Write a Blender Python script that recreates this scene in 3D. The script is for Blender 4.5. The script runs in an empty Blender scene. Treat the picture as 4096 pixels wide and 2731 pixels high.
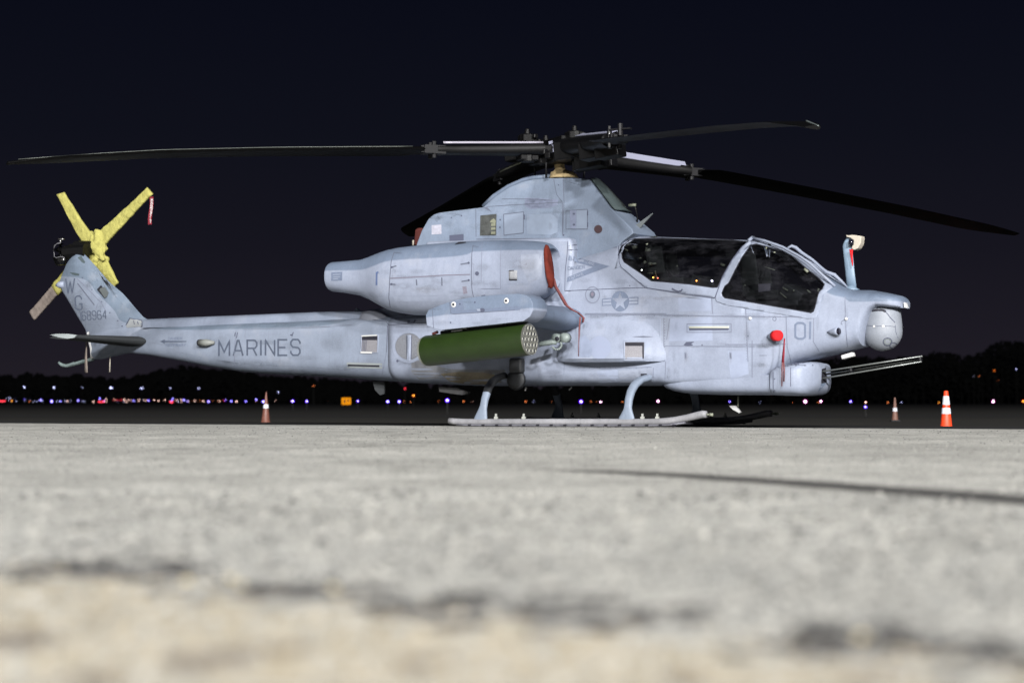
import bpy, bmesh, math, random
from mathutils import Vector, Matrix, noise
from mathutils.bvhtree import BVHTree
from mathutils.geometry import tessellate_polygon

random.seed(7)
sc = bpy.context.scene
COL = sc.collection

# ------------------------------------------------------------------ camera
F = 7600.0            # focal length in photo pixels (photo is 4096 wide)
CAMH = 0.33           # lens height over the concrete
PITCH = math.atan(241.5 / F)
cd = bpy.data.cameras.new('camera')
cam = bpy.data.objects.new('camera', cd)
COL.objects.link(cam)
cam.location = (0, 0, CAMH)
cam.rotation_euler = (math.pi / 2 + PITCH, 0, 0)
cd.sensor_width = 36
cd.lens = F / 4096 * 36
cd.clip_start = 0.05
cd.clip_end = 6000
cd.dof.use_dof = True
cd.dof.focus_distance = 25.2
cd.dof.aperture_fstop = 1.55
sc.camera = cam

# ------------------------------------------------------------------ night sky
w = bpy.data.worlds.new('World')
sc.world = w
w.use_nodes = True
nt = w.node_tree
nt.nodes.clear()
out = nt.nodes.new('ShaderNodeOutputWorld')
bg = nt.nodes.new('ShaderNodeBackground')
tc = nt.nodes.new('ShaderNodeTexCoord')
sep = nt.nodes.new('ShaderNodeSeparateXYZ')
rp = nt.nodes.new('ShaderNodeValToRGB')
nt.links.new(tc.outputs['Generated'], sep.inputs[0])
nt.links.new(sep.outputs['Z'], rp.inputs[0])
els = rp.color_ramp.elements
els[0].position = 0.0
els[0].color = (0.0165, 0.0135, 0.0190, 1)
els[1].position = 0.03
els[1].color = (0.0125, 0.0108, 0.0168, 1)
for p_, c_ in ((0.08, (0.0080, 0.0076, 0.0130)), (0.14, (0.0048, 0.0054, 0.0105)), (0.22, (0.0028, 0.0035, 0.0085)), (1.0, (0.0015, 0.0022, 0.008))):
    e = els.new(p_)
    e.color = (*c_, 1)
nt.links.new(rp.outputs[0], bg.inputs[0])
bg.inputs[1].default_value = 1.0
nt.links.new(bg.outputs[0], out.inputs[0])

# ------------------------------------------------------------------ the apron floodlights behind the photographer
FLOODS = [  # x, y, height of the lamp head, power, colour
    (-34.0, -88.0, 40.0, 255000, (1.0, 0.985, 0.965)),
    (-6.0, -92.0, 41.0, 430000, (1.0, 0.985, 0.965)),
    (20.0, -90.0, 42.0, 520000, (1.0, 0.985, 0.965)),
    (52.0, -82.0, 40.0, 478000, (1.0, 0.985, 0.965)),
]
for fx, fy, fz, fp, fc in FLOODS:
    ld = bpy.data.lights.new('flood_lamp_light', 'POINT')
    ld.energy = fp
    ld.color = fc
    ld.shadow_soft_size = 2.2
    lo = bpy.data.objects.new('flood_lamp_light', ld)
    COL.objects.link(lo)
    lo.location = (fx, fy + 2.4, fz + 0.4)

# ------------------------------------------------------------------ exposure
sc.view_settings.view_transform = 'Standard'
sc.view_settings.look = 'None'
sc.view_settings.gamma = 1
sc.view_settings.exposure = 0
sc.view_settings.use_curve_mapping = False
sc.cycles.max_bounces = 6
sc.cycles.transparent_max_bounces = 12
sc.cycles.caustics_reflective = False
sc.cycles.caustics_refractive = False
sc.cycles.sample_clamp_indirect = 3
sc.cycles.use_denoising = True

# ------------------------------------------------------------------ helpers
ROT = Matrix.Rotation(PITCH, 3, 'X')
CAMP = Vector((0, 0, CAMH))

def ray(px, py):
    v = Vector(((px - 2048) / F, 1.0, -(py - 1365.5) / F))
    return ROT @ v

YAW = math.radians(-30)
MAST = Vector((0.69, 26.0, 0))
HM = Matrix.Translation(MAST) @ Matrix.Rotation(YAW, 4, 'Z')
HI = HM.inverted()
CL = HI @ CAMP

def lray(px, py):
    return HI.to_3x3() @ ray(px, py)

def P(px, py, y):
    """survey helper: point of the aircraft at side distance y that the photo shows at px, py"""
    d = lray(px, py)
    t = (y - CL.y) / d.y
    return CL + d * t

def Wd(px, py, depth):
    d = ray(px, py)
    return CAMP + d * (depth / d.y)

def G(px, py, z=0.0):
    d = ray(px, py)
    return CAMP + d * ((z - CAMH) / d.z)

def newmesh(name, verts, faces, mat, parent=None, smooth=True, mats=None, fm=None):
    me = bpy.data.meshes.new(name)
    me.from_pydata([tuple(v) for v in verts], [], faces)
    me.validate()
    for m in (mats or [mat]):
        me.materials.append(m)
    if fm:
        for p, i in zip(me.polygons, fm):
            p.material_index = i
    if smooth:
        me.shade_smooth()
    o = bpy.data.objects.new(name, me)
    COL.objects.link(o)
    if parent:
        o.parent = parent
    return o

def fix_normals(o):
    bm = bmesh.new(); bm.from_mesh(o.data)
    bmesh.ops.recalc_face_normals(bm, faces=bm.faces)
    bm.to_mesh(o.data); bm.free()
    return o

def from_bm(name, bm, mat, parent=None, smooth=True, angle=None, recalc=True):
    if recalc:
        bmesh.ops.recalc_face_normals(bm, faces=bm.faces)
    me = bpy.data.meshes.new(name)
    bm.to_mesh(me); bm.free()
    for m in (mat if isinstance(mat, (list, tuple)) else [mat]):
        me.materials.append(m)
    if smooth:
        if angle:
            me.shade_smooth()
            me.set_sharp_from_angle(angle=math.radians(angle))
        else:
            me.shade_smooth()
    o = bpy.data.objects.new(name, me)
    COL.objects.link(o)
    if parent:
        o.parent = parent
    return o

def empty(name, loc=(0, 0, 0), rz=0):
    o = bpy.data.objects.new(name, None)
    COL.objects.link(o)
    o.location = loc
    o.rotation_euler = (0, 0, rz)
    o.empty_display_size = 0.3
    return o

def tag(o, label=None, cat=None, group=None, kind=None):
    if label: o['label'] = label
    if cat: o['category'] = cat
    if group: o['group'] = group
    if kind: o['kind'] = kind
    return o

def interp(tab, x):
    if x <= tab[0][0]: return tab[0][1]
    for (a, va), (b, vb) in zip(tab, tab[1:]):
        if x <= b:
            return va + (vb - va) * (x - a) / (b - a) if b > a else vb
    return tab[-1][1]

def sgnpow(v, p):
    return math.copysign(abs(v) ** p, v)

def loft(bm, rings, cap0=True, cap1=True, closed=True):
    vs = [[bm.verts.new(p) for p in r] for r in rings]
    n = len(rings[0])
    m = n if closed else n - 1
    for a, b in zip(vs, vs[1:]):
        for i in range(m):
            j = (i + 1) % n
            try: bm.faces.new((a[i], a[j], b[j], b[i]))
            except ValueError: pass
    for flag, r in ((cap0, vs[0]), (cap1, vs[-1])):
        if flag:
            c = sum((v.co for v in r), Vector()) / n
            cv = bm.verts.new(c)
            for i in range(m):
                bm.faces.new((r[i], r[(i + 1) % n], cv))
    return vs

def box(bm, c, s, rot=None):
    M = Matrix.Translation(Vector(c)) @ (rot.to_4x4() if rot else Matrix.Identity(4)) @ Matrix.Diagonal((s[0], s[1], s[2], 1))
    return bmesh.ops.create_cube(bm, size=1, matrix=M)['verts']

def frame_of(d, up=Vector((0, 0, 1))):
    d = d.normalized()
    s = d.cross(up)
    if s.length < 1e-4: s = d.cross(Vector((1, 0, 0)))
    s.normalize()
    u = s.cross(d).normalized()
    return s, u

def tube(bm, pts, r, n=10, caps=True, flat=None):
    """pts: Vectors, r: radius or list; flat: (a, b) per-axis scale"""
    pts = [Vector(p) for p in pts]
    rings = []
    for i, p in enumerate(pts):
        d = (pts[min(i + 1, len(pts) - 1)] - pts[max(i - 1, 0)])
        s, u = frame_of(d)
        rr = r[i] if isinstance(r, (list, tuple)) else r
        fa, fb = flat or (1, 1)
        rings.append([p + s * (math.cos(2 * math.pi * k / n) * rr * fa) + u * (math.sin(2 * math.pi * k / n) * rr * fb) for k in range(n)])
    loft(bm, rings, caps, caps)

def extrude_poly(bm, pts_a, pts_b):
    """solid between two corresponding outlines"""
    a = [bm.verts.new(p) for p in pts_a]
    b = [bm.verts.new(p) for p in pts_b]
    n = len(a)
    for i in range(n):
        j = (i + 1) % n
        bm.faces.new((a[i], a[j], b[j], b[i]))
    tr = tessellate_polygon([[Vector(p) for p in pts_a]])
    for t in tr:
        bm.faces.new([a[k] for k in t])
        bm.faces.new([b[k] for k in t])

def bevelmod(o, wd, seg=2, ang=35):
    m = o.modifiers.new('bevel', 'BEVEL')
    m.width = wd; m.segments = seg
    m.limit_method = 'ANGLE'; m.angle_limit = math.radians(ang)
    m.harden_normals = False
    return o

# ------------------------------------------------------------------ materials
MATS = {}
KA = 0.72   # one factor dims all aircraft colours to balance them against the lit ground
def mat(name, col, rough=0.6, metal=0.0, emit=None, es=0.0, spec=0.5, bump=0, bscale=40, var=0.0, vscale=6.0):
    if name in MATS: return MATS[name]
    col = tuple(c * KA for c in col)
    m = bpy.data.materials.new(name)
    m.use_nodes = True
    t = m.node_tree
    b = t.nodes['Principled BSDF']
    b.inputs['Base Color'].default_value = (*col, 1)
    b.inputs['Roughness'].default_value = rough
    b.inputs['Metallic'].default_value = metal
    b.inputs['Specular IOR Level'].default_value = spec
    if emit:
        b.inputs['Emission Color'].default_value = (*emit, 1)
        b.inputs['Emission Strength'].default_value = es
    tcn = None
    if var or bump:
        tcn = t.nodes.new('ShaderNodeTexCoord')
    if var:
        n = t.nodes.new('ShaderNodeTexNoise')
        n.inputs['Scale'].default_value = vscale
        n.inputs['Detail'].default_value = 6
        n.inputs['Roughness'].default_value = 0.65
        t.links.new(tcn.outputs['Object'], n.inputs['Vector'])
        mr = t.nodes.new('ShaderNodeMapRange')
        mr.inputs['From Min'].default_value = 0.3
        mr.inputs['From Max'].default_value = 0.7
        mr.inputs['To Min'].default_value = 1 - var
        mr.inputs['To Max'].default_value = 1 + var
        t.links.new(n.outputs[0], mr.inputs[0])
        mx = t.nodes.new('ShaderNodeVectorMath'); mx.operation = 'SCALE'
        mx.inputs[0].default_value = col
        t.links.new(mr.outputs[0], mx.inputs['Scale'])
        t.links.new(mx.outputs[0], b.inputs['Base Color'])
    if bump:
        n2 = t.nodes.new('ShaderNodeTexNoise')
        n2.inputs['Scale'].default_value = bscale
        n2.inputs['Detail'].default_value = 5
        t.links.new(tcn.outputs['Object'], n2.inputs['Vector'])
        bp = t.nodes.new('ShaderNodeBump')
        bp.inputs['Strength'].default_value = bump
        bp.inputs['Distance'].default_value = 0.02
        t.links.new(n2.outputs[0], bp.inputs['Height'])
        t.links.new(bp.outputs[0], b.inputs['Normal'])
    MATS[name] = m
    return m

LIGHT = (0.345, 0.388, 0.500)
DARK = (0.190, 0.240, 0.335)

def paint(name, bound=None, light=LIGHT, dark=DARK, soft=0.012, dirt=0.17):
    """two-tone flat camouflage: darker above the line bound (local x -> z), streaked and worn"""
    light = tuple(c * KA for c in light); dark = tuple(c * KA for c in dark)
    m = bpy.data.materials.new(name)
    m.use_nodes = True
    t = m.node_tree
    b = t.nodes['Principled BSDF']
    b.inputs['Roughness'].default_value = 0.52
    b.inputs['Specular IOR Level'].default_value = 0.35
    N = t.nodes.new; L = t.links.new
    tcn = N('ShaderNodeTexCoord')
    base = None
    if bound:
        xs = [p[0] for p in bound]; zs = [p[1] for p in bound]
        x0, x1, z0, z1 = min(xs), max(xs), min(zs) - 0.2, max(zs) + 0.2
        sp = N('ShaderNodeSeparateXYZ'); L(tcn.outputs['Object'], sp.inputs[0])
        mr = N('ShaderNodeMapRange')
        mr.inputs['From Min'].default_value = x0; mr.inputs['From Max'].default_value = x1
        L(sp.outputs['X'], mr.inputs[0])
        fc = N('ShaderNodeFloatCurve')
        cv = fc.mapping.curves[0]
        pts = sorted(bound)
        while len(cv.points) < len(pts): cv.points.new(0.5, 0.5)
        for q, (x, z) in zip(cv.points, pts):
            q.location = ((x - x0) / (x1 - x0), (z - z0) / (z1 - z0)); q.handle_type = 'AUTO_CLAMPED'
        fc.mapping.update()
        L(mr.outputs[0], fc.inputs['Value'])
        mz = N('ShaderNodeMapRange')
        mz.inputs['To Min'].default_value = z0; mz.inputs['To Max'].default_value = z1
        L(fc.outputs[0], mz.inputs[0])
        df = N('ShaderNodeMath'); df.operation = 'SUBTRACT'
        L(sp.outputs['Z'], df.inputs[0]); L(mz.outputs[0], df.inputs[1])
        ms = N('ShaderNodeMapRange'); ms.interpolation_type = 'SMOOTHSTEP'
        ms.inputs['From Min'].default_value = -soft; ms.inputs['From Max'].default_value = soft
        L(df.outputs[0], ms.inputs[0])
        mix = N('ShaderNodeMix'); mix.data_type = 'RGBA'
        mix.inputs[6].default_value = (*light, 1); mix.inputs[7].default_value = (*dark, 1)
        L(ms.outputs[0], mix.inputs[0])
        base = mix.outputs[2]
    else:
        rgb = N('ShaderNodeRGB'); rgb.outputs[0].default_value = (*light, 1)
        base = rgb.outputs[0]
    # broad weathering
    n1 = N('ShaderNodeTexNoise'); n1.inputs['Scale'].default_value = 2.3; n1.inputs['Detail'].default_value = 8; n1.inputs['Roughness'].default_value = 0.62
    L(tcn.outputs['Object'], n1.inputs['Vector'])
    r1 = N('ShaderNodeMapRange'); r1.inputs['From Min'].default_value = 0.33; r1.inputs['From Max'].default_value = 0.68
    r1.inputs['To Min'].default_value = 1 - dirt; r1.inputs['To Max'].default_value = 1.06
    L(n1.outputs[0], r1.inputs[0])
    # downward streaks
    mp = N('ShaderNodeMapping'); mp.inputs['Scale'].default_value = (9, 9, 0.9)
    L(tcn.outputs['Object'], mp.inputs[0])
    n2 = N('ShaderNodeTexNoise'); n2.inputs['Scale'].default_value = 1.6; n2.inputs['Detail'].default_value = 6; n2.inputs['Roughness'].default_value = 0.7
    L(mp.outputs[0], n2.inputs['Vector'])
    r2 = N('ShaderNodeMapRange'); r2.inputs['From Min'].default_value = 0.5; r2.inputs['From Max'].default_value = 0.75
    r2.inputs['To Min'].default_value = 1.0; r2.inputs['To Max'].default_value = 1 - dirt * 0.75
    L(n2.outputs[0], r2.inputs[0])
    n3 = N('ShaderNodeTexNoise'); n3.inputs['Scale'].default_value = 55; n3.inputs['Detail'].default_value = 3
    L(tcn.outputs['Object'], n3.inputs['Vector'])
    r3 = N('ShaderNodeMapRange'); r3.inputs['From Min'].default_value = 0.3; r3.inputs['From Max'].default_value = 0.7
    r3.inputs['To Min'].default_value = 0.93; r3.inputs['To Max'].default_value = 1.05
    L(n3.outputs[0], r3.inputs[0])
    m1 = N('ShaderNodeMath'); m1.operation = 'MULTIPLY'; L(r1.outputs[0], m1.inputs[0]); L(r2.outputs[0], m1.inputs[1])
    m2 = N('ShaderNodeMath'); m2.operation = 'MULTIPLY'; L(m1.outputs[0], m2.inputs[0]); L(r3.outputs[0], m2.inputs[1])
    vm = N('ShaderNodeVectorMath'); vm.operation = 'SCALE'
    L(base, vm.inputs[0]); L(m2.outputs[0], vm.inputs['Scale'])
    # warm grime where the broad noise is darkest
    mg = N('ShaderNodeMix'); mg.data_type = 'RGBA'
    rg = N('ShaderNodeMapRange'); rg.inputs['From Min'].default_value = 0.58; rg.inputs['From Max'].default_value = 0.8
    rg.inputs['To Min'].default_value = 0; rg.inputs['To Max'].default_value = 0.35
    L(n1.outputs[0], rg.inputs[0]); L(rg.outputs[0], mg.inputs[0])
    L(vm.outputs[0], mg.inputs[6]); mg.inputs[7].default_value = (0.30, 0.29, 0.30, 1)
    L(mg.outputs[2], b.inputs['Base Color'])
    bp = N('ShaderNodeBump'); bp.inputs['Strength'].default_value = 0.08; bp.inputs['Distance'].default_value = 0.02
    n4 = N('ShaderNodeTexNoise'); n4.inputs['Scale'].default_value = 5; n4.inputs['Detail'].default_value = 3
    L(tcn.outputs['Object'], n4.inputs['Vector']); L(n4.outputs[0], bp.inputs['Height']); L(bp.outputs[0], b.inputs['Normal'])
    MATS[name] = m
    return m

def xz(px, py, y):
    p = P(px, py, y)
    return (p.x, p.z)

M_boom = paint('tail_paint', [xz(a, b, -0.25) for a, b in ((180, 1100), (302, 1113), (360, 1170), (432, 1243), (463, 1285), (589, 1312), (700, 1318), (930, 1316), (1197, 1308), (1312, 1302), (1389, 1282), (1445, 1240), (1500, 1225))], light=(0.292, 0.338, 0.432), dark=(0.180, 0.228, 0.300))  # duller than the hull: dimmer light at the tail mixed into the paint
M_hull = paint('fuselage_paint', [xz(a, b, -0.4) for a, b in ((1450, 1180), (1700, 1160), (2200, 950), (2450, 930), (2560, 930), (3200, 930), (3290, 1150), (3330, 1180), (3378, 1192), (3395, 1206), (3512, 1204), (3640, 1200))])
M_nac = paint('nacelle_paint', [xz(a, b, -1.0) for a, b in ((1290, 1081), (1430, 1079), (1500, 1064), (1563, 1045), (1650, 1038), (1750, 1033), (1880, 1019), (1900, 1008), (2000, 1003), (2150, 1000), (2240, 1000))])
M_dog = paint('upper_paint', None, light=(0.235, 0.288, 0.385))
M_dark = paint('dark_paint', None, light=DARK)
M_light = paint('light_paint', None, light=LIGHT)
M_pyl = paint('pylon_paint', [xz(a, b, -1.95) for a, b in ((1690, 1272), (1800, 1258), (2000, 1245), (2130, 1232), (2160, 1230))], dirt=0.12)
M_mark = mat('marking_grey', (0.085, 0.105, 0.155), 0.6, var=0.12, vscale=30)
M_mark2 = mat('marking_pale', (0.165, 0.203, 0.295), 0.6, var=0.1, vscale=30)
M_line = mat('seam_dark', (0.085, 0.095, 0.15), 0.7)
M_line2 = mat('seam_grey', (0.125, 0.14, 0.195), 0.7)
M_line3 = mat('seam_faint', (0.205, 0.23, 0.31), 0.7)
M_hole = mat('recess_black', (0.012, 0.012, 0.022), 0.8)
M_mesh = mat('screen_grey', (0.13, 0.13, 0.15), 0.7, var=0.3, vscale=60)
M_black = mat('rotor_black', (0.003, 0.003, 0.0036), 0.5, spec=0.22, bump=0.05, bscale=20)
M_blade = mat('blade_black', (0.0018, 0.0018, 0.002), 0.55, spec=0.1)
M_blk2 = mat('fitting_black', (0.008, 0.008, 0.010), 0.5, spec=.25)
M_steel = mat('bare_steel', (0.55, 0.55, 0.55), 0.3, metal=0.9)
M_rubber = mat('rubber_black', (0.02, 0.02, 0.02), 0.8)
M_red = mat('red_cover', (0.18, 0.034, 0.024), 0.9, spec=.1, bump=0.5, bscale=25, var=0.25, vscale=8)
M_brightred = mat('bright_red_plug', (0.70, 0.02, 0.025), 0.8, spec=.15, bump=.3, bscale=30, var=.1)
M_ribbon = mat('red_ribbon', (0.26, 0.018, 0.035), 0.9)
M_strap = mat('faded_red_strap', (0.20, 0.06, 0.06), 0.9, var=0.35, vscale=20)
M_yellow = mat('yellow_cloth', (0.46, 0.43, 0.13), 0.9, spec=.1, bump=1.0, bscale=16, var=0.2, vscale=12)
M_brown = mat('tan_cloth', (0.20, 0.165, 0.145), 0.9, bump=0.6, bscale=14, var=0.2, vscale=9)
M_boot = mat('boot_tan', (0.50, 0.38, 0.20), 0.85, bump=0.9, bscale=14, var=0.2, vscale=12)
M_cream = mat('cream_cover', (0.55, 0.50, 0.42), 0.85, bump=0.3, bscale=20)
M_green = mat('olive_tube', (0.016, 0.034, 0.005), 0.42, bump=0.06, bscale=8, var=0.18, vscale=6)
M_white = mat('white_fitting', (0.70, 0.70, 0.70), 0.5)
M_lens = mat('dark_lens', (0.01, 0.01, 0.02), 0.1)
M_ball = paint('sensor_paint', None, light=(0.295, 0.32, 0.37), dirt=0.1)
M_skid = paint('skid_paint', None, light=(0.36, 0.36, 0.385), dirt=0.35)
M_leg = paint('leg_paint', None, light=(0.28, 0.335, 0.43), dirt=0.2)
M_legdark = mat('leg_black', (0.03, 0.032, 0.036), 0.6)
M_seat = mat('cockpit_black', (0.012, 0.014, 0.016), 0.7)
M_seatg = mat('seat_green_grey', (0.016, 0.019, 0.018), 0.8)
M_cream2 = mat('cockpit_cream', (0.26, 0.275, 0.21), 0.6)

def glass_mat():
    m = bpy.data.materials.new('canopy_glass')
    m.use_nodes = True
    t = m.node_tree; t.nodes.clear()
    N = t.nodes.new; L = t.links.new
    o = N('ShaderNodeOutputMaterial')
    tr = N('ShaderNodeBsdfTransparent'); tr.inputs[0].default_value = (0.50, 0.52, 0.54, 1)
    gl = N('ShaderNodeBsdfGlossy'); gl.inputs['Roughness'].default_value = 0.04
    gl2 = N('ShaderNodeBsdfGlossy'); gl2.inputs['Roughness'].default_value = 0.34
    gl2.inputs[0].default_value = (0.35, 0.35, 0.42, 1)
    fr = N('ShaderNodeFresnel'); fr.inputs[0].default_value = 1.5
    mx = N('ShaderNodeMixShader'); mx0 = N('ShaderNodeMixShader'); mx0.inputs[0].default_value = 0.22
    L(gl.outputs[0], mx0.inputs[1]); L(gl2.outputs[0], mx0.inputs[2])
    L(fr.outputs[0], mx.inputs[0]); L(tr.outputs[0], mx.inputs[1]); L(mx0.outputs[0], mx.inputs[2])
    df = N('ShaderNodeBsdfDiffuse'); df.inputs[0].default_value = (.30, .30, .36, 1)
    tcn = N('ShaderNodeTexCoord'); mpn = N('ShaderNodeMapping'); mpn.inputs['Scale'].default_value = (1.6, 1.6, 3.2); L(tcn.outputs['Object'], mpn.inputs[0])
    ns = N('ShaderNodeTexNoise'); ns.inputs['Scale'].default_value = 2.2; ns.inputs['Detail'].default_value = 9; ns.inputs['Roughness'].default_value = .7
    L(mpn.outputs[0], ns.inputs['Vector'])
    rr = N('ShaderNodeMapRange'); rr.inputs['From Min'].default_value = .47; rr.inputs['From Max'].default_value = .75
    rr.inputs['To Min'].default_value = .003; rr.inputs['To Max'].default_value = .06; L(ns.outputs[0], rr.inputs[0])
    mxd = N('ShaderNodeMixShader'); L(rr.outputs[0], mxd.inputs[0]); L(mx.outputs[0], mxd.inputs[1]); L(df.outputs[0], mxd.inputs[2])
    L(mxd.outputs[0], o.inputs[0])
    MATS['canopy_glass'] = m
    return m
M_glass = glass_mat()

# ================================================================== the helicopter
heli = empty('attack_helicopter', MAST, YAW)
tag(heli, 'pale grey attack helicopter with MARINES on its tail boom, parked on the concrete apron', 'helicopter')

def xtab(lst, y):
    """[(px, value)] -> [(local x, value)]"""
    return [(P(a, 1300, y).x, b) for a, b in lst]
def ztab(lst, y):
    r = [(P(a, b, y).x, P(a, b, y).z) for a, b in lst]
    return sorted(r)

Z_TOP = ztab([(372, 1331), (420, 1327), (590, 1300), (700, 1298), (930, 1292), (1197, 1284), (1389, 1277), (1552, 1268), (1605, 1263), (1701, 1260), (2100, 1230), (2200, 1130), (2270, 1060), (2400, 1010), (2480, 975), (2520, 952), (2549, 945), (2644, 948), (2800, 954), (3000, 961), (3061, 968), (3130, 992), (3206, 1028), (3244, 1050), (3283, 1082), (3340, 1122), (3386, 1149), (3428, 1161), (3493, 1161), (3550, 1171), (3608, 1184), (3622, 1196)], 0)
Z_BOT = ztab([(372, 1436), (448, 1418), (493, 1411), (574, 1421), (700, 1444), (800, 1464), (930, 1485), (1025, 1494), (1274, 1506), (1370, 1513), (1500, 1522), (1700, 1535), (1916, 1543), (2300, 1543), (3072, 1541), (3112, 1502), (3180, 1456), (3267, 1428), (3378, 1403), (3447, 1384), (3466, 1310), (3485, 1248), (3512, 1227), (3622, 1231)], -0.2)
HW = xtab([(372, .035), (480, .11), (600, .19), (900, .27), (1200, .33), (1450, .40), (1560, .46), (1800, .52), (2300, .53), (2700, .52), (3070, .505), (3150, .46), (3250, .43), (3400, .37), (3500, .33), (3545, .30), (3575, .22), (3592, .10)], -0.4)
# where the upper rounding starts (sill line) measured on the near side
SILL = ztab([(372, 1370), (600, 1340), (1200, 1330), (1500, 1320), (1700, 1300), (2150, 1270), (2250, 1130), (2330, 1075), (2450, 1075), (2600, 1125), (2900, 1165), (3240, 1205), (3290, 1180), (3400, 1200), (3512, 1212), (3622, 1214)], -0.45)
NLOW = xtab([(372, 2.0), (1400, 2.3), (1600, 2.8), (2200, 3.6), (2640, 4.0), (2680, 6.0), (3050, 6.0), (3110, 3.4), (3400, 2.4), (3622, 5)], -0.4)
NUP = xtab([(372, 2.0), (1400, 2.4), (1700, 3.5), (2200, 2.6), (2500, 2.0), (3000, 1.9), (3300, 2.1), (3622, 2.6)], -0.4)
X0, X1 = Z_TOP[0][0], Z_TOP[-1][0]
XJ = P(1552, 1300, -0.46).x

def hull_ring(x, n=36, inset=0.0):
    zt, zb, hw = interp(Z_TOP, x), interp(Z_BOT, x), interp(HW, x)
    h = zt - zb
    zs = min(max(interp(SILL, x), zb + 0.45 * h), zt - 0.02)
    lowr = min(0.30, (zs - zb) * 0.9)
    zl = zb + lowr
    nl, nu = interp(NLOW, x), interp(NUP, x)
    zt -= inset; zb += inset; hw -= inset
    half = []
    q = n // 2
    for i in range(q // 2 + 1):
        a = -math.pi / 2 + (math.pi / 2) * i / (q // 2)
        half.append((hw * abs(math.cos(a)) ** (2 / nl), zl + lowr_fix(lowr, inset) * sgnpow(math.sin(a), 2 / nl)))
    za, zb_ = zl, zs
    for i in range(1, 9):
        half.append((hw, za + (zb_ - za) * i / 9))
    for i in range(q // 2 + 7):
        a = (math.pi / 2) * i / (q // 2 + 6)
        half.append((hw * abs(math.cos(a)) ** (2 / nu), zs + (zt - zs) * abs(math.sin(a)) ** (2 / nu)))
    ring = [Vector((x, -y, z)) for y, z in half] + [Vector((x, y, z)) for y, z in reversed(half[1:-1])]
    return ring
def lowr_fix(r, inset): return r - inset

# stations: dense over the cockpit
xs = []
x = X0
while x < X1 - 1e-4:
    xs.append(x)
    step = 0.10
    if x > P(2200, 1300, -.5).x: step = 0.05
    if x > P(3380, 1300, -.4).x: step = 0.025
    if x < XJ < x + step: step = XJ - x if XJ - x > 1e-4 else step
    x += step
xs.append(X1)
rings = [hull_ring(x) for x in xs]
bm = bmesh.new(); loft(bm, rings, True, True)
bmesh.ops.recalc_face_normals(bm, faces=bm.faces)
ENV = BVHTree.FromBMesh(bm)

REAR_WIN = [(2300 + a / 2.61375, 850 + b / 2.61375) for a, b in ((620, 280), (565, 300), (520, 335), (487, 370), (490, 430), (496, 480), (515, 520), (650, 610), (800, 715), (950, 727), (1200, 750), (1440, 785), (1490, 782), (1515, 730), (1560, 640), (1640, 500), (1720, 400), (1800, 322), (1780, 308), (1650, 295), (1400, 287), (1150, 282), (900, 277))]
FRONT_WIN = [(2900 + a / 2.61375, 850 + b / 2.61375) for a, b in ((-22, 870), (-30, 840), (0, 770), (40, 740), (110, 600), (180, 470), (270, 345), (330, 335), (440, 362), (600, 405), (700, 462), (850, 588), (990, 700), (1040, 755), (1020, 800), (985, 830), (965, 890), (945, 980), (925, 1035), (900, 1048), (700, 1012), (300, 942), (0, 893))]

def inside(p, poly):
    c = False
    n = len(poly)
    for i in range(n):
        x1, y1 = poly[i]; x2, y2 = poly[(i + 1) % n]
        if (y1 > p[1]) != (y2 > p[1]) and p[0] < (x2 - x1) * (p[1] - y1) / (y2 - y1) + x1:
            c = not c
    return c

def to_px(v):
    wv = HM @ v
    d = ROT.transposed() @ (wv - CAMP)
    return (2048 + F * d.x / d.y, 1365.5 - F * d.z / d.y)

dele = []
for f in bm.faces:
    for v in f.verts:
        q = Vector((v.co.x, -abs(v.co.y), v.co.z))
        s = to_px(q)
        if s[0] < 2400 or s[1] > 1300: continue
        if inside(s, REAR_WIN) or inside(s, FRONT_WIN):
            dele.append(f); break
bmesh.ops.delete(bm, geom=dele, context='FACES')
# cut at the tail joint into two parts
bmh = bm.copy()
bmesh.ops.delete(bm, geom=[f for f in bm.faces if f.calc_center_median().x > XJ], context='FACES')
bmesh.ops.delete(bmh, geom=[f for f in bmh.faces if f.calc_center_median().x < XJ], context='FACES')
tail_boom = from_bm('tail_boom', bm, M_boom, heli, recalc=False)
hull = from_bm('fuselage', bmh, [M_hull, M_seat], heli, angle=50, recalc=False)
m_ = hull.modifiers.new('solid', 'SOLIDIFY'); m_.thickness = .006; m_.offset = -1; m_.material_offset = 1  # inner face black in place of the cabin's shade

# ---------- decal / skin-fitting helpers
def cast(bvh, px, py, off, yfall=-0.5):
    d = lray(px, py).normalized()
    h = bvh.ray_cast(CL, d)
    if h[0] is not None:
        n = h[1]
        if n.dot(d) > 0: n = -n
        return h[0] + n * off
    p = P(px, py, yfall)
    h = bvh.find_nearest(p)
    if h[0] is None: return p
    n = h[1]
    if n.dot(d) > 0: n = -n
    return h[0] + n * off

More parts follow.
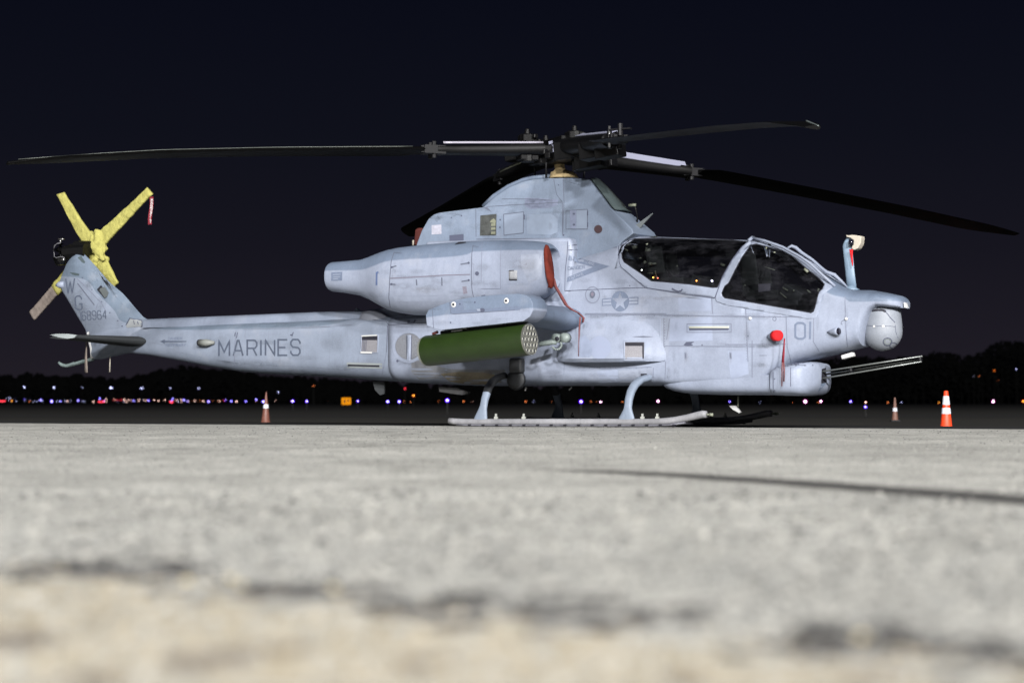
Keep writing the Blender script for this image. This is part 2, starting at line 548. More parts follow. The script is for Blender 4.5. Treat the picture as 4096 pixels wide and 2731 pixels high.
def patch_mesh(outer, holes, bvh, off, step, yfall=-0.5):
    polys = [[Vector((a, b, 0)) for a, b in outer]] + [[Vector((a, b, 0)) for a, b in h] for h in holes]
    flat = [v for p in polys for v in p]
    tri = tessellate_polygon(polys)
    b = bmesh.new()
    vs = [b.verts.new(v) for v in flat]
    for t in tri:
        try: b.faces.new([vs[i] for i in t])
        except ValueError: pass
    if step:
        for ax in (0, 1):
            lo = min(v[ax] for v in flat); hi = max(v[ax] for v in flat)
            c = (math.floor(lo / step) + 1) * step
            while c < hi:
                co = Vector((0, 0, 0)); no = Vector((0, 0, 0)); co[ax] = c; no[ax] = 1
                bmesh.ops.bisect_plane(b, geom=b.verts[:] + b.edges[:] + b.faces[:], plane_co=co, plane_no=no, dist=1e-4)
                c += step
    for v in b.verts:
        v.co = cast(bvh, v.co.x, v.co.y, off, yfall)
    for f in b.faces:
        f.normal_update()
        c = f.calc_center_median()
        if f.normal.dot(c - CL) > 0: f.normal_flip()
    return b

def decal(name, outer, bvh, mt, off=0.003, step=14, holes=(), parent=None, mirror=False, thick=0, yfall=-0.5):
    b = patch_mesh(outer, holes, bvh, off, step, yfall)
    if mirror:
        g = bmesh.ops.duplicate(b, geom=b.verts[:] + b.edges[:] + b.faces[:])['geom']
        for e in g:
            if isinstance(e, bmesh.types.BMVert): e.co.y = -e.co.y
        bmesh.ops.reverse_faces(b, faces=[e for e in g if isinstance(e, bmesh.types.BMFace)])
    o = from_bm(name, b, mt, parent or heli, recalc=False)
    if thick:
        m = o.modifiers.new('solid', 'SOLIDIFY'); m.thickness = thick; m.offset = -1
    return o

def ribbon(pts, w, close=False):
    """list of quads (px space) along a polyline with mitred joints"""
    n = len(pts)
    L_, R_ = [], []
    for i in range(n):
        a = pts[(i - 1) % n] if (i > 0 or close) else None
        c = pts[(i + 1) % n] if (i < n - 1 or close) else None
        p = pts[i]
        ds = []
        for q, s in ((a, -1), (c, 1)):
            if q is not None:
                v = Vector((q[0] - p[0], q[1] - p[1])) * s
                if v.length > 1e-6: ds.append(v.normalized())
        d = sum(ds, Vector((0, 0))).normalized() if len(ds) > 1 and sum(ds, Vector((0, 0))).length > .1 else ds[0]
        nn = Vector((-d.y, d.x))
        k = 1.0
        if len(ds) > 1:
            k = 1 / max(0.5, abs(nn.dot(Vector((-ds[0].y, ds[0].x)))))
        ww = w[i] if isinstance(w, (list, tuple)) else w
        L_.append((p[0] + nn.x * ww / 2 * k, p[1] + nn.y * ww / 2 * k))
        R_.append((p[0] - nn.x * ww / 2 * k, p[1] - nn.y * ww / 2 * k))
    m = n if close else n - 1
    return [(L_[i], L_[(i + 1) % n], R_[(i + 1) % n], R_[i]) for i in range(m)]

def strokes(name, lines, bvh, mt, w=3, off=0.004, parent=None, step=14, close=False, yfall=-0.5):
    b = bmesh.new()
    for k, ln in enumerate(lines):
        if len(ln) < 2: continue
        # densify
        pts = []
        cl = close
        seq = list(ln) + ([ln[0]] if cl else [])
        for (ax, ay), (bx, by) in zip(seq, seq[1:]):
            L0 = math.hypot(bx - ax, by - ay); m = max(1, int(L0 / step))
            for i in range(m): pts.append((ax + (bx - ax) * i / m, ay + (by - ay) * i / m))
        if not cl: pts.append(seq[-1])
        for q in ribbon(pts, w, cl):
            vv = [b.verts.new(cast(bvh, a, c, off + 0.0002 * (k % 5), yfall)) for a, c in q]
            try:
                f = b.faces.new(vv); f.normal_update()
                if f.normal.dot(f.calc_center_median() - CL) > 0: f.normal_flip()
            except ValueError: pass
    return from_bm(name, b, mt, parent or heli, smooth=False, recalc=False)

def letters(name, glyphs, bvh, mt, w, parent, **k):
    for g in glyphs: strokes(name, g, bvh, mt, w, parent=parent, **k)

def circle(cx, cy, r, n=20, ry=None):
    return [(cx + r * math.cos(2 * math.pi * i / n), cy + (ry or r) * math.sin(2 * math.pi * i / n)) for i in range(n)]

def dots(name, pts, bvh, mt, r=2.2, off=0.004, parent=None, kind='stuff'):
    b = bmesh.new()
    for p in pts:
        rr = r * (p[2] if len(p) > 2 else 1)
        c = [b.verts.new(cast(bvh, a, e, off)) for a, e in circle(p[0], p[1], rr, 6)]
        f = b.faces.new(c); f.normal_update()
        if f.normal.dot(f.calc_center_median() - CL) > 0: f.normal_flip()
    o = from_bm(name, b, mt, parent or heli, smooth=False, recalc=False)
    if kind: o['kind'] = kind
    return o

# block lettering as strokes in a unit box
c_ = .22
GL = {
 'A': [[(0, 0), (.42, 1), (.58, 1), (1, 0)], [(.16, .33), (.84, .33)]],
 'B': [[(0, 0), (0, 1), (.8, 1), (1, .85), (1, .65), (.8, .52), (1, .4), (1, .15), (.8, 0), (0, 0)], [(0, .52), (.8, .52)]],
 'C': [[(1, .7), (1, .85), (.75, 1), (.25, 1), (0, .85), (0, .15), (.25, 0), (.75, 0), (1, .15), (1, .3)]],
 'D': [[(0, 0), (0, 1), (.7, 1), (1, .8), (1, .2), (.7, 0), (0, 0)]],
 'E': [[(1, 1), (0, 1), (0, 0), (1, 0)], [(0, .5), (.8, .5)]],
 'F': [[(1, 1), (0, 1), (0, 0)], [(0, .5), (.8, .5)]],
 'G': [[(1, .72), (1, .85), (.75, 1), (.25, 1), (0, .85), (0, .15), (.25, 0), (.75, 0), (1, .15), (1, .42), (.6, .42)]],
 'H': [[(0, 0), (0, 1)], [(1, 0), (1, 1)], [(0, .5), (1, .5)]],
 'I': [[(.5, 0), (.5, 1)]],
 'K': [[(0, 0), (0, 1)], [(1, 1), (.08, .45)], [(.3, .6), (1, 0)]],
 'L': [[(0, 1), (0, 0), (1, 0)]],
 'M': [[(0, 0), (0, 1), (.5, .25), (1, 1), (1, 0)]],
 'N': [[(0, 0), (0, 1), (1, 0), (1, 1)]],
 'O': [[(.25, 0), (0, .15), (0, .85), (.25, 1), (.75, 1), (1, .85), (1, .15), (.75, 0), (.25, 0)]],
 'P': [[(0, 0), (0, 1), (.8, 1), (1, .85), (1, .6), (.8, .45), (0, .45)]],
 'R': [[(0, 0), (0, 1), (.8, 1), (1, .85), (1, .62), (.8, .48), (0, .48)], [(.6, .48), (1, 0)]],
 'S': [[(1, .72), (1, .85), (.78, 1), (.22, 1), (0, .85), (0, .68), (.2, .52), (.8, .48), (1, .34), (1, .15), (.78, 0), (.22, 0), (0, .15), (0, .28)]],
 'T': [[(0, 1), (1, 1)], [(.5, 1), (.5, 0)]],
 'U': [[(0, 1), (0, .15), (.25, 0), (.75, 0), (1, .15), (1, 1)]],
 'V': [[(0, 1), (.5, 0), (1, 1)]],
 'W': [[(0, 1), (.25, 0), (.5, .8), (.75, 0), (1, 1)]],
 'Y': [[(0, 1), (.5, .5), (1, 1)], [(.5, .5), (.5, 0)]],
 'J': [[(1, 1), (1, .15), (.75, 0), (.25, 0), (0, .15), (0, .3)]],
 'X': [[(0, 0), (1, 1)], [(0, 1), (1, 0)]],
 '0': [[(.25, 0), (0, .12), (0, .88), (.25, 1), (.75, 1), (1, .88), (1, .12), (.75, 0), (.25, 0)]],
 '1': [[(.5, 0), (.5, 1)]],
 '4': [[(.75, 0), (.75, 1), (0, .3), (1, .3)]],
 '6': [[(1, .8), (.75, 1), (.25, 1), (0, .85), (0, .15), (.25, 0), (.75, 0), (1, .15), (1, .4), (.75, .55), (0, .5)]],
 '8': [[(.2, .53), (0, .7), (0, .88), (.2, 1), (.8, 1), (1, .88), (1, .7), (.8, .53), (1, .4), (1, .12), (.8, 0), (.2, 0), (0, .12), (0, .4), (.2, .53), (.8, .53)]],
 '9': [[(0, .2), (.25, 0), (.75, 0), (1, .15), (1, .85), (.75, 1), (.25, 1), (0, .85), (0, .6), (.25, .45), (1, .5)]],
}
def glyph_lines(ch, bl, br, tl, tr):
    """corner pixels bottom-left, bottom-right, top-left, top-right"""
    r = []
    for s in GL[ch]:
        ln = []
        for u, v in s:
            x = (bl[0] * (1 - u) + br[0] * u) * (1 - v) + (tl[0] * (1 - u) + tr[0] * u) * v
            y = (bl[1] * (1 - u) + br[1] * u) * (1 - v) + (tl[1] * (1 - u) + tr[1] * u) * v
            ln.append((x, y))
        r.append(ln)
    return r

def text_line(s, bl, br, h, gap=0.28, lean=0.0):
    """string between two baseline pixels, letter height h px"""
    n = len(s)
    k = n + (n - 1) * gap
    dx, dy = (br[0] - bl[0]) / k, (br[1] - bl[1]) / k
    out_ = []
    for i, ch in enumerate(s):
        if ch not in GL: continue
        a = (bl[0] + dx * i * (1 + gap), bl[1] + dy * i * (1 + gap))
        b = (a[0] + dx, a[1] + dy)
        L_ = math.hypot(dx, dy); nx, ny = dy / L_ * 1, -dx / L_
        out_ += glyph_lines(ch, a, b, (a[0] + nx * h + lean, a[1] + ny * h), (b[0] + nx * h + lean, b[1] + ny * h))
    return out_

# ---------- canopy
glass1 = decal('canopy_window', REAR_WIN, ENV, M_glass, off=-0.004, step=10, mirror=True)
glass2 = decal('canopy_window', FRONT_WIN, ENV, M_glass, off=-0.004, step=10, mirror=True)
glass1['label'] = 'long rear cockpit window'; glass2['label'] = 'front cockpit window'

def grow(poly, d):
    n = len(poly)
    area = sum(poly[i][0] * poly[(i + 1) % n][1] - poly[(i + 1) % n][0] * poly[i][1] for i in range(n))
    s = 1 if area > 0 else -1
    r = []
    for i in range(n):
        a, p, c = Vector(poly[i - 1]), Vector(poly[i]), Vector(poly[(i + 1) % n])
        d1 = (p - a).normalized(); d2 = (c - p).normalized()
        n1 = Vector((d1.y, -d1.x)) * s; n2 = Vector((d2.y, -d2.x)) * s
        m = (n1 + n2)
        if m.length < .2: m = n1
        m.normalize()
        k = 1 / max(.6, m.dot(n1))
        r.append((p.x + m.x * d * k, p.y + m.y * d * k))
    return r

# frame band round both windows: one plate with two holes, top edge kept just under the roof line
FR = [(2460, 1075), (2476, 1020), (2505, 975), (2545, 952), (2640, 952), (2800, 957), (2990, 965), (3012, 956), (3062, 968), (3130, 993), (3205, 1030), (3243, 1052), (3282, 1086), (3318, 1118), (3330, 1150), (3290, 1180), (3282, 1215), (3268, 1272), (3230, 1275), (3050, 1245), (2900, 1219), (2866, 1206), (2860, 1190), (2740, 1172), (2583, 1152), (2482, 1068)]
def clampin(o_): return o_
fr = decal('canopy_frame', FR, ENV, [M_light, M_seat], off=0.006, step=12, holes=[REAR_WIN, FRONT_WIN], mirror=True, thick=0.012)
fr.modifiers['solid'].material_offset = 1  # black inner face stands for the shade inside the cockpit
bm = bmesh.new(); bm.from_mesh(fr.data)
dz = []
for f in bm.faces:
    c = f.calc_center_median(); q = to_px(Vector((c.x, -abs(c.y), c.z)))
    if inside(q, grow(REAR_WIN, -3)) or inside(q, grow(FRONT_WIN, -3)): dz.append(f)
bmesh.ops.delete(bm, geom=dz, context='FACES'); bm.to_mesh(fr.data); bm.free()
# roof spine between the two sides
bm = bmesh.new()
rr = []
xa, xb = P(2520, 950, 0).x, P(3345, 1120, 0).x
k = xa
while k < xb:
    rg = hull_ring(k, 36, 0.006)
    nr = len(rg)
    top = sorted(rg, key=lambda v: -v.z)[:5]
    top = sorted(top, key=lambda v: v.y)
    rr.append(top); k += 0.06
loft(bm, rr, False, False, closed=False)
roof = from_bm('canopy_roof', bm, M_light, heli)
bm = bmesh.new(); rr = []; k = xa
while k < xb - .1:
    rg = hull_ring(k, 36, 0.035)
    rr.append(sorted(sorted(rg, key=lambda v: -v.z)[:9], key=lambda v: v.y)); k += 0.06
loft(bm, rr, False, False, closed=False)
from_bm('roof_shade_sheet', bm, M_seat, heli)  # dark sheet added so the roof underside looks shaded
m_ = roof.modifiers.new('solid', 'SOLIDIFY'); m_.thickness = 0.01; m_.offset = -1

# double windscreen bow, handles, mirrors
bm = bmesh.new()
tube(bm, [P(a, b, y) for a, b, y in ((3150, 992, -.12), (3167, 984, -.08), (3185, 992, -.08), (3205, 1010, -.08), (3250, 1040, -.10), (3283, 1070, -.12), (3306, 1089, -.12), (3338, 1100, -.1), (3362, 1122, -.08), (3390, 1150, -.05))], [.012, .022, .024, .022, .020, .020, .024, .026, .02, .012], 8)
tube(bm, [P(a, b, y) for a, b, y in ((3010, 952, -.12), (3061, 964, -.16), (3130, 988, -.2), (3200, 1026, -.24), (3243, 1056, -.27), (3290, 1100, -.3), (3340, 1145, -.28))], .018, 8)
tube(bm, [P(a, b, y) for a, b, y in ((2996, 962, -.22), (3008, 951, -.10), (3016, 951, 0.1))], .022, 8)
from_bm('windscreen_bow', bm, M_light, heli)
bm = bmesh.new()
tube(bm, [P(a, b, -.30) for a, b in ((3003, 968), (2975, 990), (2945, 1030), (2905, 1100), (2880, 1160), (2868, 1195))], [.02] * 6, 8, flat=(1.0, 1.3))
from_bm('canopy_post', bm, M_light, heli)
strokes('canopy_seam', [[(2476, 985), (2478, 1050), (2487, 1070), (2583, 1150), (2740, 1176), (2860, 1192)]], ENV, M_line, 2.4, off=0.012)
strokes('canopy_seam', [[(2862, 1190), (2890, 1110), (2930, 1040), (2968, 990), (2992, 972)]], ENV, M_line, 3.5, off=0.013)
strokes('window_seal', [REAR_WIN, FRONT_WIN], ENV, M_hole, 3.5, off=0.0075, close=True, step=12)
strokes('canopy_handle', [[(2690, 1154), (2700, 1160), (2716, 1166), (2727, 1163), (2732, 1156)]], ENV, M_line, 5, off=0.02)

# cockpit interior
bm = bmesh.new()
for f in range(2):
    pass
tub = bmesh.new()
cx0, cx1 = P(2490, 1050, -.3).x, P(3290, 1200, -.3).x
rings_t = []
k = cx0 - 0.05
while k < cx1:
    zf = interp(Z_BOT, k) + 0.45
    zs_ = interp(SILL, k) - 0.12
    hw = interp(HW, k) - 0.06
    rings_t.append([Vector((k, -hw, zs_)), Vector((k, -hw, zf)), Vector((k, hw, zf)), Vector((k, hw, zs_))])
    k += 0.15
loft(tub, rings_t, False, False, closed=False)
bw = [Vector((cx0 - .05, -.4, .9)), Vector((cx0 - .05, .4, .9)), Vector((cx0 - .05, .34, P(2500, 960, 0).z)), Vector((cx0 - .05, -.34, P(2500, 960, 0).z))]
bw = [tub.verts.new(v) for v in bw]
tub.faces.new(bw)
from_bm('cockpit_tub', tub, M_seat, heli, smooth=False)

def seat(px, py_top, py_bot, yl=0.0):
    b = bmesh.new()
    p0 = P(px, py_bot, yl); p1 = P(px - 22, py_top, yl)
    h = p1.z - p0.z
    ang = math.atan2(p0.x - p1.x, h)
    rot = Matrix.Rotation(-ang, 3, 'Y')
    c = (p0 + p1) / 2
    box(b, c, (0.10, 0.42, h), rot)
    box(b, p0 + Vector((0.22, 0, 0.02)), (0.44, 0.42, 0.12))
    box(b, p1 + Vector((0.03, 0, 0.02)), (0.13, 0.26, 0.20), rot)
    for s in (-1, 1):
        box(b, c + Vector((0.09, s * .22, 0.05)), (0.22, 0.03, h * .7), rot)
    o = from_bm('seat', b, M_seatg, heli, smooth=False)
    bevelmod(o, 0.025, 2)
    return o
s1 = seat(2640, 985, 1140)
s2 = seat(3010, 1010, 1190)
b = bmesh.new()   # coaming, panels
box(b, P(2840, 1150, 0), (0.34, 0.62, 0.22), Matrix.Rotation(0.4, 3, 'Y'))
box(b, P(3190, 1190, 0), (0.30, 0.55, 0.24), Matrix.Rotation(0.5, 3, 'Y'))
box(b, P(2760, 1168, -.34), (0.9, 0.10, 0.10))
box(b, P(3080, 1215, -.30), (0.8, 0.10, 0.08))
o = from_bm('instrument_panel', b, M_seat, heli, smooth=False); bevelmod(o, 0.02)
b = bmesh.new()
def bit(x, y, dx, dy, r, yl=-0.30):
    tube(b, [P(x, y, yl), P(x + dx, y + dy, yl)], r, 6)
for q in ((2497, 990, 26, -16, .010), (2494, 993, 18, 10, .012), (2532, 992, 14, -8, .028), (2584, 995, 4, -3, .013), (2583, 1003, 18, -4, .022), (2556, 1033, 10, -1, .009), (2577, 1046, 6, 6, .022), (2596, 1055, 10, 0, .022), (2606, 1055, 18, -1, .012), (2621, 1082, 3, 16, .010), (2625, 1100, 4, 16, .012), (2587, 975, 2, 6, .018), (2569, 1080, 2, 0, .012), (2590, 1093, 22, -1, .006), (2708, 1062, 1, 5, .010), (2883, 1057, 16, 5, .018)):
    bit(*q)
from_bm('harness_fitting', b, M_cream2, heli)
b = bmesh.new()
for q in ((3064, 992, 3, 1, .016), (3098, 1007, 0, 5, .014), (3060, 1068, 40, 12, .006), (3173, 1162, 4, 1, .014), (3142, 1207, 4, 0, .012), (3275, 1154, -4, 12, .012), (3228, 1160, 14, 10, .010), (2977, 1142, 5, -2, .012), (3165, 1215, 8, 2, .018), (3218, 1076, 14, 12, .018), (2905, 1195, 8, 0, .008), (3130, 1150, 22, 12, .01), (3120, 1170, 26, 22, .008)):
    bit(*q)
from_bm('cockpit_fitting', b, M_cream2, heli)
b = bmesh.new()
pp = [P(3033, 1136, -.33), P(3082, 1134, -.33), P(3080, 1163, -.33), P(3034, 1168, -.33)]
extrude_poly(b, pp, [q + Vector((0, .012, 0)) for q in pp])
from_bm('placard', b, mat('placard_grey', (0.16, 0.15, 0.19), 0.7), heli, smooth=False)
b = bmesh.new()   # roof rail and window bow seen through the glass
tube(b, [P(a, c, -.05) for a, c in ((2540, 962), (2700, 966), (2850, 972), (2985, 975))], .022, 8)
tube(b, [P(a, c, .2) for a, c in ((2600, 968), (2640, 1010), (2672, 1080), (2725, 1140))], .03, 8)
tube(b, [P(a, c, .15) for a, c in ((3090, 1000), (3060, 1060), (3040, 1130))], .03, 8)
from_bm('inner_frame', b, M_seatg, heli)

# ---------- upper cowling (rotor pylon fairing)
DOG = [(1664, 982), (1687, 921), (1714, 875), (1735, 858), (1760, 850), (1844, 840), (1932, 829), (1978, 788), (2036, 749), (2093, 726), (2131, 718), (2208, 712), (2300, 712), (2352, 716), (2374, 742), (2437, 828), (2483, 871), (2528, 915), (2534, 932), (2490, 965), (2462, 1000), (2455, 1060), (1664, 1060)]
def dog_y(z):
    return max(0.14, 0.50 - (z - 1.95) * 0.235)
def PD(px, py):
    y = 0.45
    for _ in range(8):
        p = P(px, py, -y); y = dog_y(p.z)
    return P(px, py, -y)
dn = [PD(a, b) for a, b in DOG]
df = [Vector((v.x, -v.y, v.z)) for v in dn]
bm = bmesh.new()
extrude_poly(bm, dn, df)
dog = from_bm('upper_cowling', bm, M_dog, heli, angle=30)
bevelmod(dog, 0.045, 3, 30)
# dark panel on the sloping front
bm = bmesh.new()
ia, ib = 13, 15
fa = []
for (i, off) in ((13, 0), (15, 0)):
    pass
def dl(i, t): return dn[i].lerp(dn[i + 1], t)
A1_, A2_ = dl(13, .05), dn[15].lerp(dn[16], .3)
def mir(v): return Vector((v.x, -v.y, v.z))
up = Vector((0.03, 0, 0.02))
q = [A1_ + up + Vector((0, .03, 0)), dn[14] + up + Vector((0, .03, 0)), dn[15] + up + Vector((0, .03, 0)), A2_ + up + Vector((0, .03, 0))]
vs_ = [[bm.verts.new(v) for v in q], [bm.verts.new(Vector((v.x + .02, 0, v.z + .01))) for v in q], [bm.verts.new(mir(v)) for v in q]]
for a, c in zip(vs_, vs_[1:]):
    for i in range(3): bm.faces.new((a[i], a[i + 1], c[i + 1], c[i]))
fpan = from_bm('cowl_front_panel', bm, mat('front_dark', (0.06, 0.085, 0.09), 0.8, bump=.6, bscale=60), heli)
m_ = fpan.modifiers.new('solid', 'SOLIDIFY'); m_.thickness = 0.02
# raised rear rim
bm = bmesh.new()
rim = [P(a, b, -0.06) for a, b in ((1934, 826), (1975, 786), (2034, 747), (2092, 722), (2131, 713), (2205, 706))]
tube(bm, rim, .035, 8)
from_bm('cowling_rim', bm, M_dark, heli)

# ---------- engine nacelles
NAC = [(1297, 1054, 1164, .19), (1303, 1050, 1168, .20), (1360, 1046, 1173, .20), (1430, 1040, 1184, .215), (1470, 1028, 1199, .24), (1506, 1015, 1217, .28), (1535, 1006, 1230, .315), (1563, 999, 1241, .345), (1602, 991, 1252, .365), (1660, 984, 1260, .38), (1750, 975, 1262, .385), (1850, 967, 1260, .385), (1950, 962, 1252, .385), (2050, 961, 1236, .375), (2120, 963, 1216, .35), (2170, 967, 1194, .32), (2198, 974, 1176, .29), (2210, 984, 1163, .26)]
NY = -0.74
def nac_ring(px, t, b_, hw, n=40, k=1.0, dx=0):
    fb_ = min(1, max(0, (1563 - px) / 260))
    x = P(px, 1100, NY - hw * fb_).x + dx
    zt, zb = P(px, t, NY).z, P(px, b_, NY).z
    cz, h = (zt + zb) / 2, (zt - zb) / 2
    e = 2 / 2.25
    return [Vector((x, NY + hw * k * sgnpow(math.cos(2 * math.pi * i / n), e), cz + h * k * sgnpow(math.sin(2 * math.pi * i / n), e))) for i in range(n)]
bm = bmesh.new()
rg = [nac_ring(*NAC[0], k=.55, dx=.35), nac_ring(*NAC[0], k=.86, dx=.3), nac_ring(*NAC[0], k=.9)] + [nac_ring(*s) for s in NAC]
rg += [nac_ring(*NAC[-1], k=.9, dx=.01), nac_ring(*NAC[-1], k=.84, dx=-.06), nac_ring(*NAC[-1], k=.8, dx=-.25)]
loft(bm, rg)
bmesh.ops.recalc_face_normals(bm, faces=bm.faces)
NACB = BVHTree.FromBMesh(bm)
bm2 = bm.copy()
nac = from_bm('engine_nacelle', bm, M_nac, heli, angle=60, recalc=False)
for v in bm2.verts: v.co.y = -v.co.y
bmesh.ops.reverse_faces(bm2, faces=bm2.faces)
from_bm('engine_nacelle', bm2, M_nac, heli, angle=60, recalc=False)
# fairing that joins nacelle, intake and fuselage side
bm = bmesh.new()
def sidebox(outl, y0, y1):
    a = [P(px, py, y0) for px, py in outl]
    return a, [Vector((v.x, y1, v.z)) for v in a]
DKA, DKB = sidebox([(1700, 965), (2280, 950), (2290, 1000), (2290, 1130), (2270, 1185), (2230, 1210), (1700, 1215)], -0.545, 0.545)
extrude_poly(bm, DKA, DKB)
nf = from_bm('engine_deck', bm, M_light, heli, angle=30); bevelmod(nf, 0.05, 3)

# ---------- stub wing, pylon
def wing_side(s):
    bm = bmesh.new()
    rings_w = []
    for t in (0, .35, .7, 1.0):
        y = -0.45 - 1.2 * t
        le = P(2342 - 0, 1285, -0.5).x + (P(2142, 1265, -1.65).x - P(2342, 1285, -0.5).x) * t
        zc = P(2330, 1278, -0.5).z + (P(2130, 1250, -1.65).z - P(2330, 1278, -0.5).z) * t
        th = 0.205 * (1 - t) + 0.15 * t
        ch = 1.15 * (1 - t) + 0.95 * t
        n = 28
        ring = []
        for i in range(n):
            a = 2 * math.pi * i / n
            u = (1 - math.cos(a)) / 2
            zz = th * (math.sin(a) ** 1 if False else math.copysign(abs(math.sin(a)) ** .9, math.sin(a))) * (1 - .72 * u ** 1.5)
            ring.append(Vector((le - ch * u, y * s, zc + zz + .05 * u)))
        rings_w.append(ring)
    loft(bm, rings_w)
    return bm
bmw = wing_side(1)
bmesh.ops.recalc_face_normals(bmw, faces=bmw.faces)
WINGB = BVHTree.FromBMesh(bmw)
from_bm('stub_wing', bmw, M_dark, heli, angle=50)
from_bm('stub_wing', wing_side(-1), M_dark, heli, angle=50)

PYL = [(1703, 1261), (1713, 1241), (1750, 1224), (1799, 1207), (1860, 1193), (1929, 1184), (2000, 1178), (2074, 1175), (2104, 1181), (2122, 1196), (2131, 1215), (2132, 1240), (2120, 1265), (2094, 1284), (1983, 1297), (1765, 1320), (1735, 1313), (1707, 1303)]
def pylon(s):
    bm = bmesh.new()
    a = [P(px, py, -1.97) for px, py in PYL]
    b = [Vector((v.x, -1.60, v.z)) for v in a]
    if s < 0:
        a = [mir(v) for v in a]; b = [mir(v) for v in b]
    extrude_poly(bm, a, b)
    return bm
bmp = pylon(1)
bmesh.ops.recalc_face_normals(bmp, faces=bmp.faces)
PYLB = BVHTree.FromBMesh(bmp)
pyl = from_bm('weapon_pylon', bmp, M_pyl, heli, angle=30); bevelmod(pyl, 0.06, 4)
pyl2 = from_bm('weapon_pylon', pylon(-1), M_pyl, heli, angle=30); bevelmod(pyl2, 0.06, 4)
decal('pylon_panel', [(1799, 1211), (1850, 1201), (1858, 1240), (2070, 1224), (2085, 1232), (2080, 1240), (1808, 1256), (1802, 1250)], PYLB, M_mark2, off=.003, parent=pyl)
strokes('pylon_seam', [[(1799, 1208), (1803, 1252), (1815, 1256), (2060, 1240)], [(1730, 1235), (1735, 1312)]], PYLB, M_line2, 2, parent=pyl)
for (a, c) in ((1815, 1218), (2026, 1203)):
    b = bmesh.new()
    ct = cast(PYLB, a, c, .004)
    for r0, r1, yy in ((.037, .024, 0),):
        n = 20
        v0 = [b.verts.new(ct + Vector((math.cos(6.2832 * i / n) * r0, -.001, math.sin(6.2832 * i / n) * r0))) for i in range(n)]
        v1 = [b.verts.new(ct + Vector((math.cos(6.2832 * i / n) * r1, -.012, math.sin(6.2832 * i / n) * r1))) for i in range(n)]
        v2 = [b.verts.new(ct + Vector((math.cos(6.2832 * i / n) * r1 * .5, -.004, math.sin(6.2832 * i / n) * r1 * .5))) for i in range(n)]
        for i in range(n):
            j = (i + 1) % n
            b.faces.new((v0[i], v0[j], v1[j], v1[i])); b.faces.new((v1[i], v1[j], v2[j], v2[i]))
        b.faces.new(v2)
    o = from_bm('access_port', b, M_white, pyl)
    decal('port_bore', circle(a, c, 5, 12), PYLB, M_hole, off=.014, parent=pyl)
dots('pylon_screw', [(1840, 1216, 1.8), (1900, 1209, 1.8), (1803, 1290, 1.5), (1936, 1172, 1.2)], PYLB, M_line, 2.2, parent=pyl, kind=None)
decal('latch', circle(1930, 1240, 11, 14, 8), PYLB, M_line, off=.008, parent=pyl)
decal('latch', [(1908, 1236), (1922, 1235), (1924, 1245), (1912, 1244)], PYLB, M_light, off=.012, parent=pyl)

# ---------- cheek blister low on the side
BL = [(2225, 1330, 1440, .0), (2260, 1290, 1448, .11), (2320, 1270, 1450, .20), (2400, 1262, 1450, .235), (2500, 1260, 1449, .22), (2580, 1262, 1447, .14), (2640, 1290, 1446, .03), (2660, 1300, 1440, .0)]
def blister(s):
    bm = bmesh.new()
    rr = []
    for px, t, b_, k in BL:
        hw = interp(HW, P(px, 1350, -.55).x) - .02
        x = P(px, 1350, -.55).x
        zt, zb = P(px, t, -.6).z, P(px, b_, -.6).z
        kk = k + .025
        ring = [Vector((x, -(hw - .03), zb)), Vector((x, -(hw + kk * .8), zb + .005)), Vector((x, -(hw + kk), zb + .05))]
        for i in range(1, 9):
            u = i / 8
            ring.append(Vector((x, -(hw + kk * (1 - u) ** 1.0 * (1 - .25 * u) ), zb + .05 + (zt - zb - .05) * u)))
        ring.append(Vector((x, -(hw - .05), zt - .02)))
        if s < 0: ring = [mir(v) for v in ring]
        rr.append(ring)
    loft(bm, rr)
    return bm
bmb = blister(1); bmesh.ops.recalc_face_normals(bmb, faces=bmb.faces)
BLB = BVHTree.FromBMesh(bmb)
from_bm('side_blister', bmb, M_light, heli, angle=40)
from_bm('side_blister', blister(-1), M_light, heli, angle=40)

# ---------- belly fairing and gun turret
BELLY = [(2630, 1545, .2), (2660, 1556, .40), (2691, 1566, .45), (2744, 1575, .48), (2850, 1579, .495), (3000, 1580, .50), (3094, 1580, .50)]
bm = bmesh.new()
rr = []
for px, zb_, hw in BELLY:
    x = P(px, 1550, -.35).x
    zb2 = P(px, zb_, -.3).z; zt = P(px, 1500, -.3).z
    n = 26
    ring = []
    for i in range(n + 1):
        a = math.pi * i / n
        ring.append(Vector((x, -hw * sgnpow(math.cos(a), .45), zt - (zt - zb2) * abs(math.sin(a)) ** .42)))
    rr.append(ring)
loft(bm, rr)
bmesh.ops.recalc_face_normals(bm, faces=bm.faces)
BELB = BVHTree.FromBMesh(bm)
from_bm('belly_fairing', bm, M_light, heli, angle=50, recalc=False)
TUR = [(3088, 1478, 1578, .48), (3096, 1470, 1581, .535), (3118, 1459, 1582, .55), (3180, 1449, 1583, .55), (3237, 1446, 1581, .53), (3262, 1445, 1575, .48), (3282, 1447, 1562, .40), (3296, 1452, 1545, .26)]
bm = bmesh.new(); rr = []
for px, t_, b_, hw in TUR:
    x = P(px, 1520, -.4 + .42 * min(1, max(0, (px - 3170) / 110))).x
    zt, zb2 = P(px, t_, -.4).z, P(px, b_, -.3).z
    cz, h = (zt + zb2) / 2, (zt - zb2) / 2
    n = 36
    rr.append([Vector((x, -hw * sgnpow(math.cos(6.28318 * i / n), .45), cz - h * sgnpow(math.sin(6.28318 * i / n), .45))) for i in range(n)])
loft(bm, rr)
bmesh.ops.recalc_face_normals(bm, faces=bm.faces)
TURB = BVHTree.FromBMesh(bm)
turret = from_bm('gun_turret', bm, M_light, heli, angle=50, recalc=False)
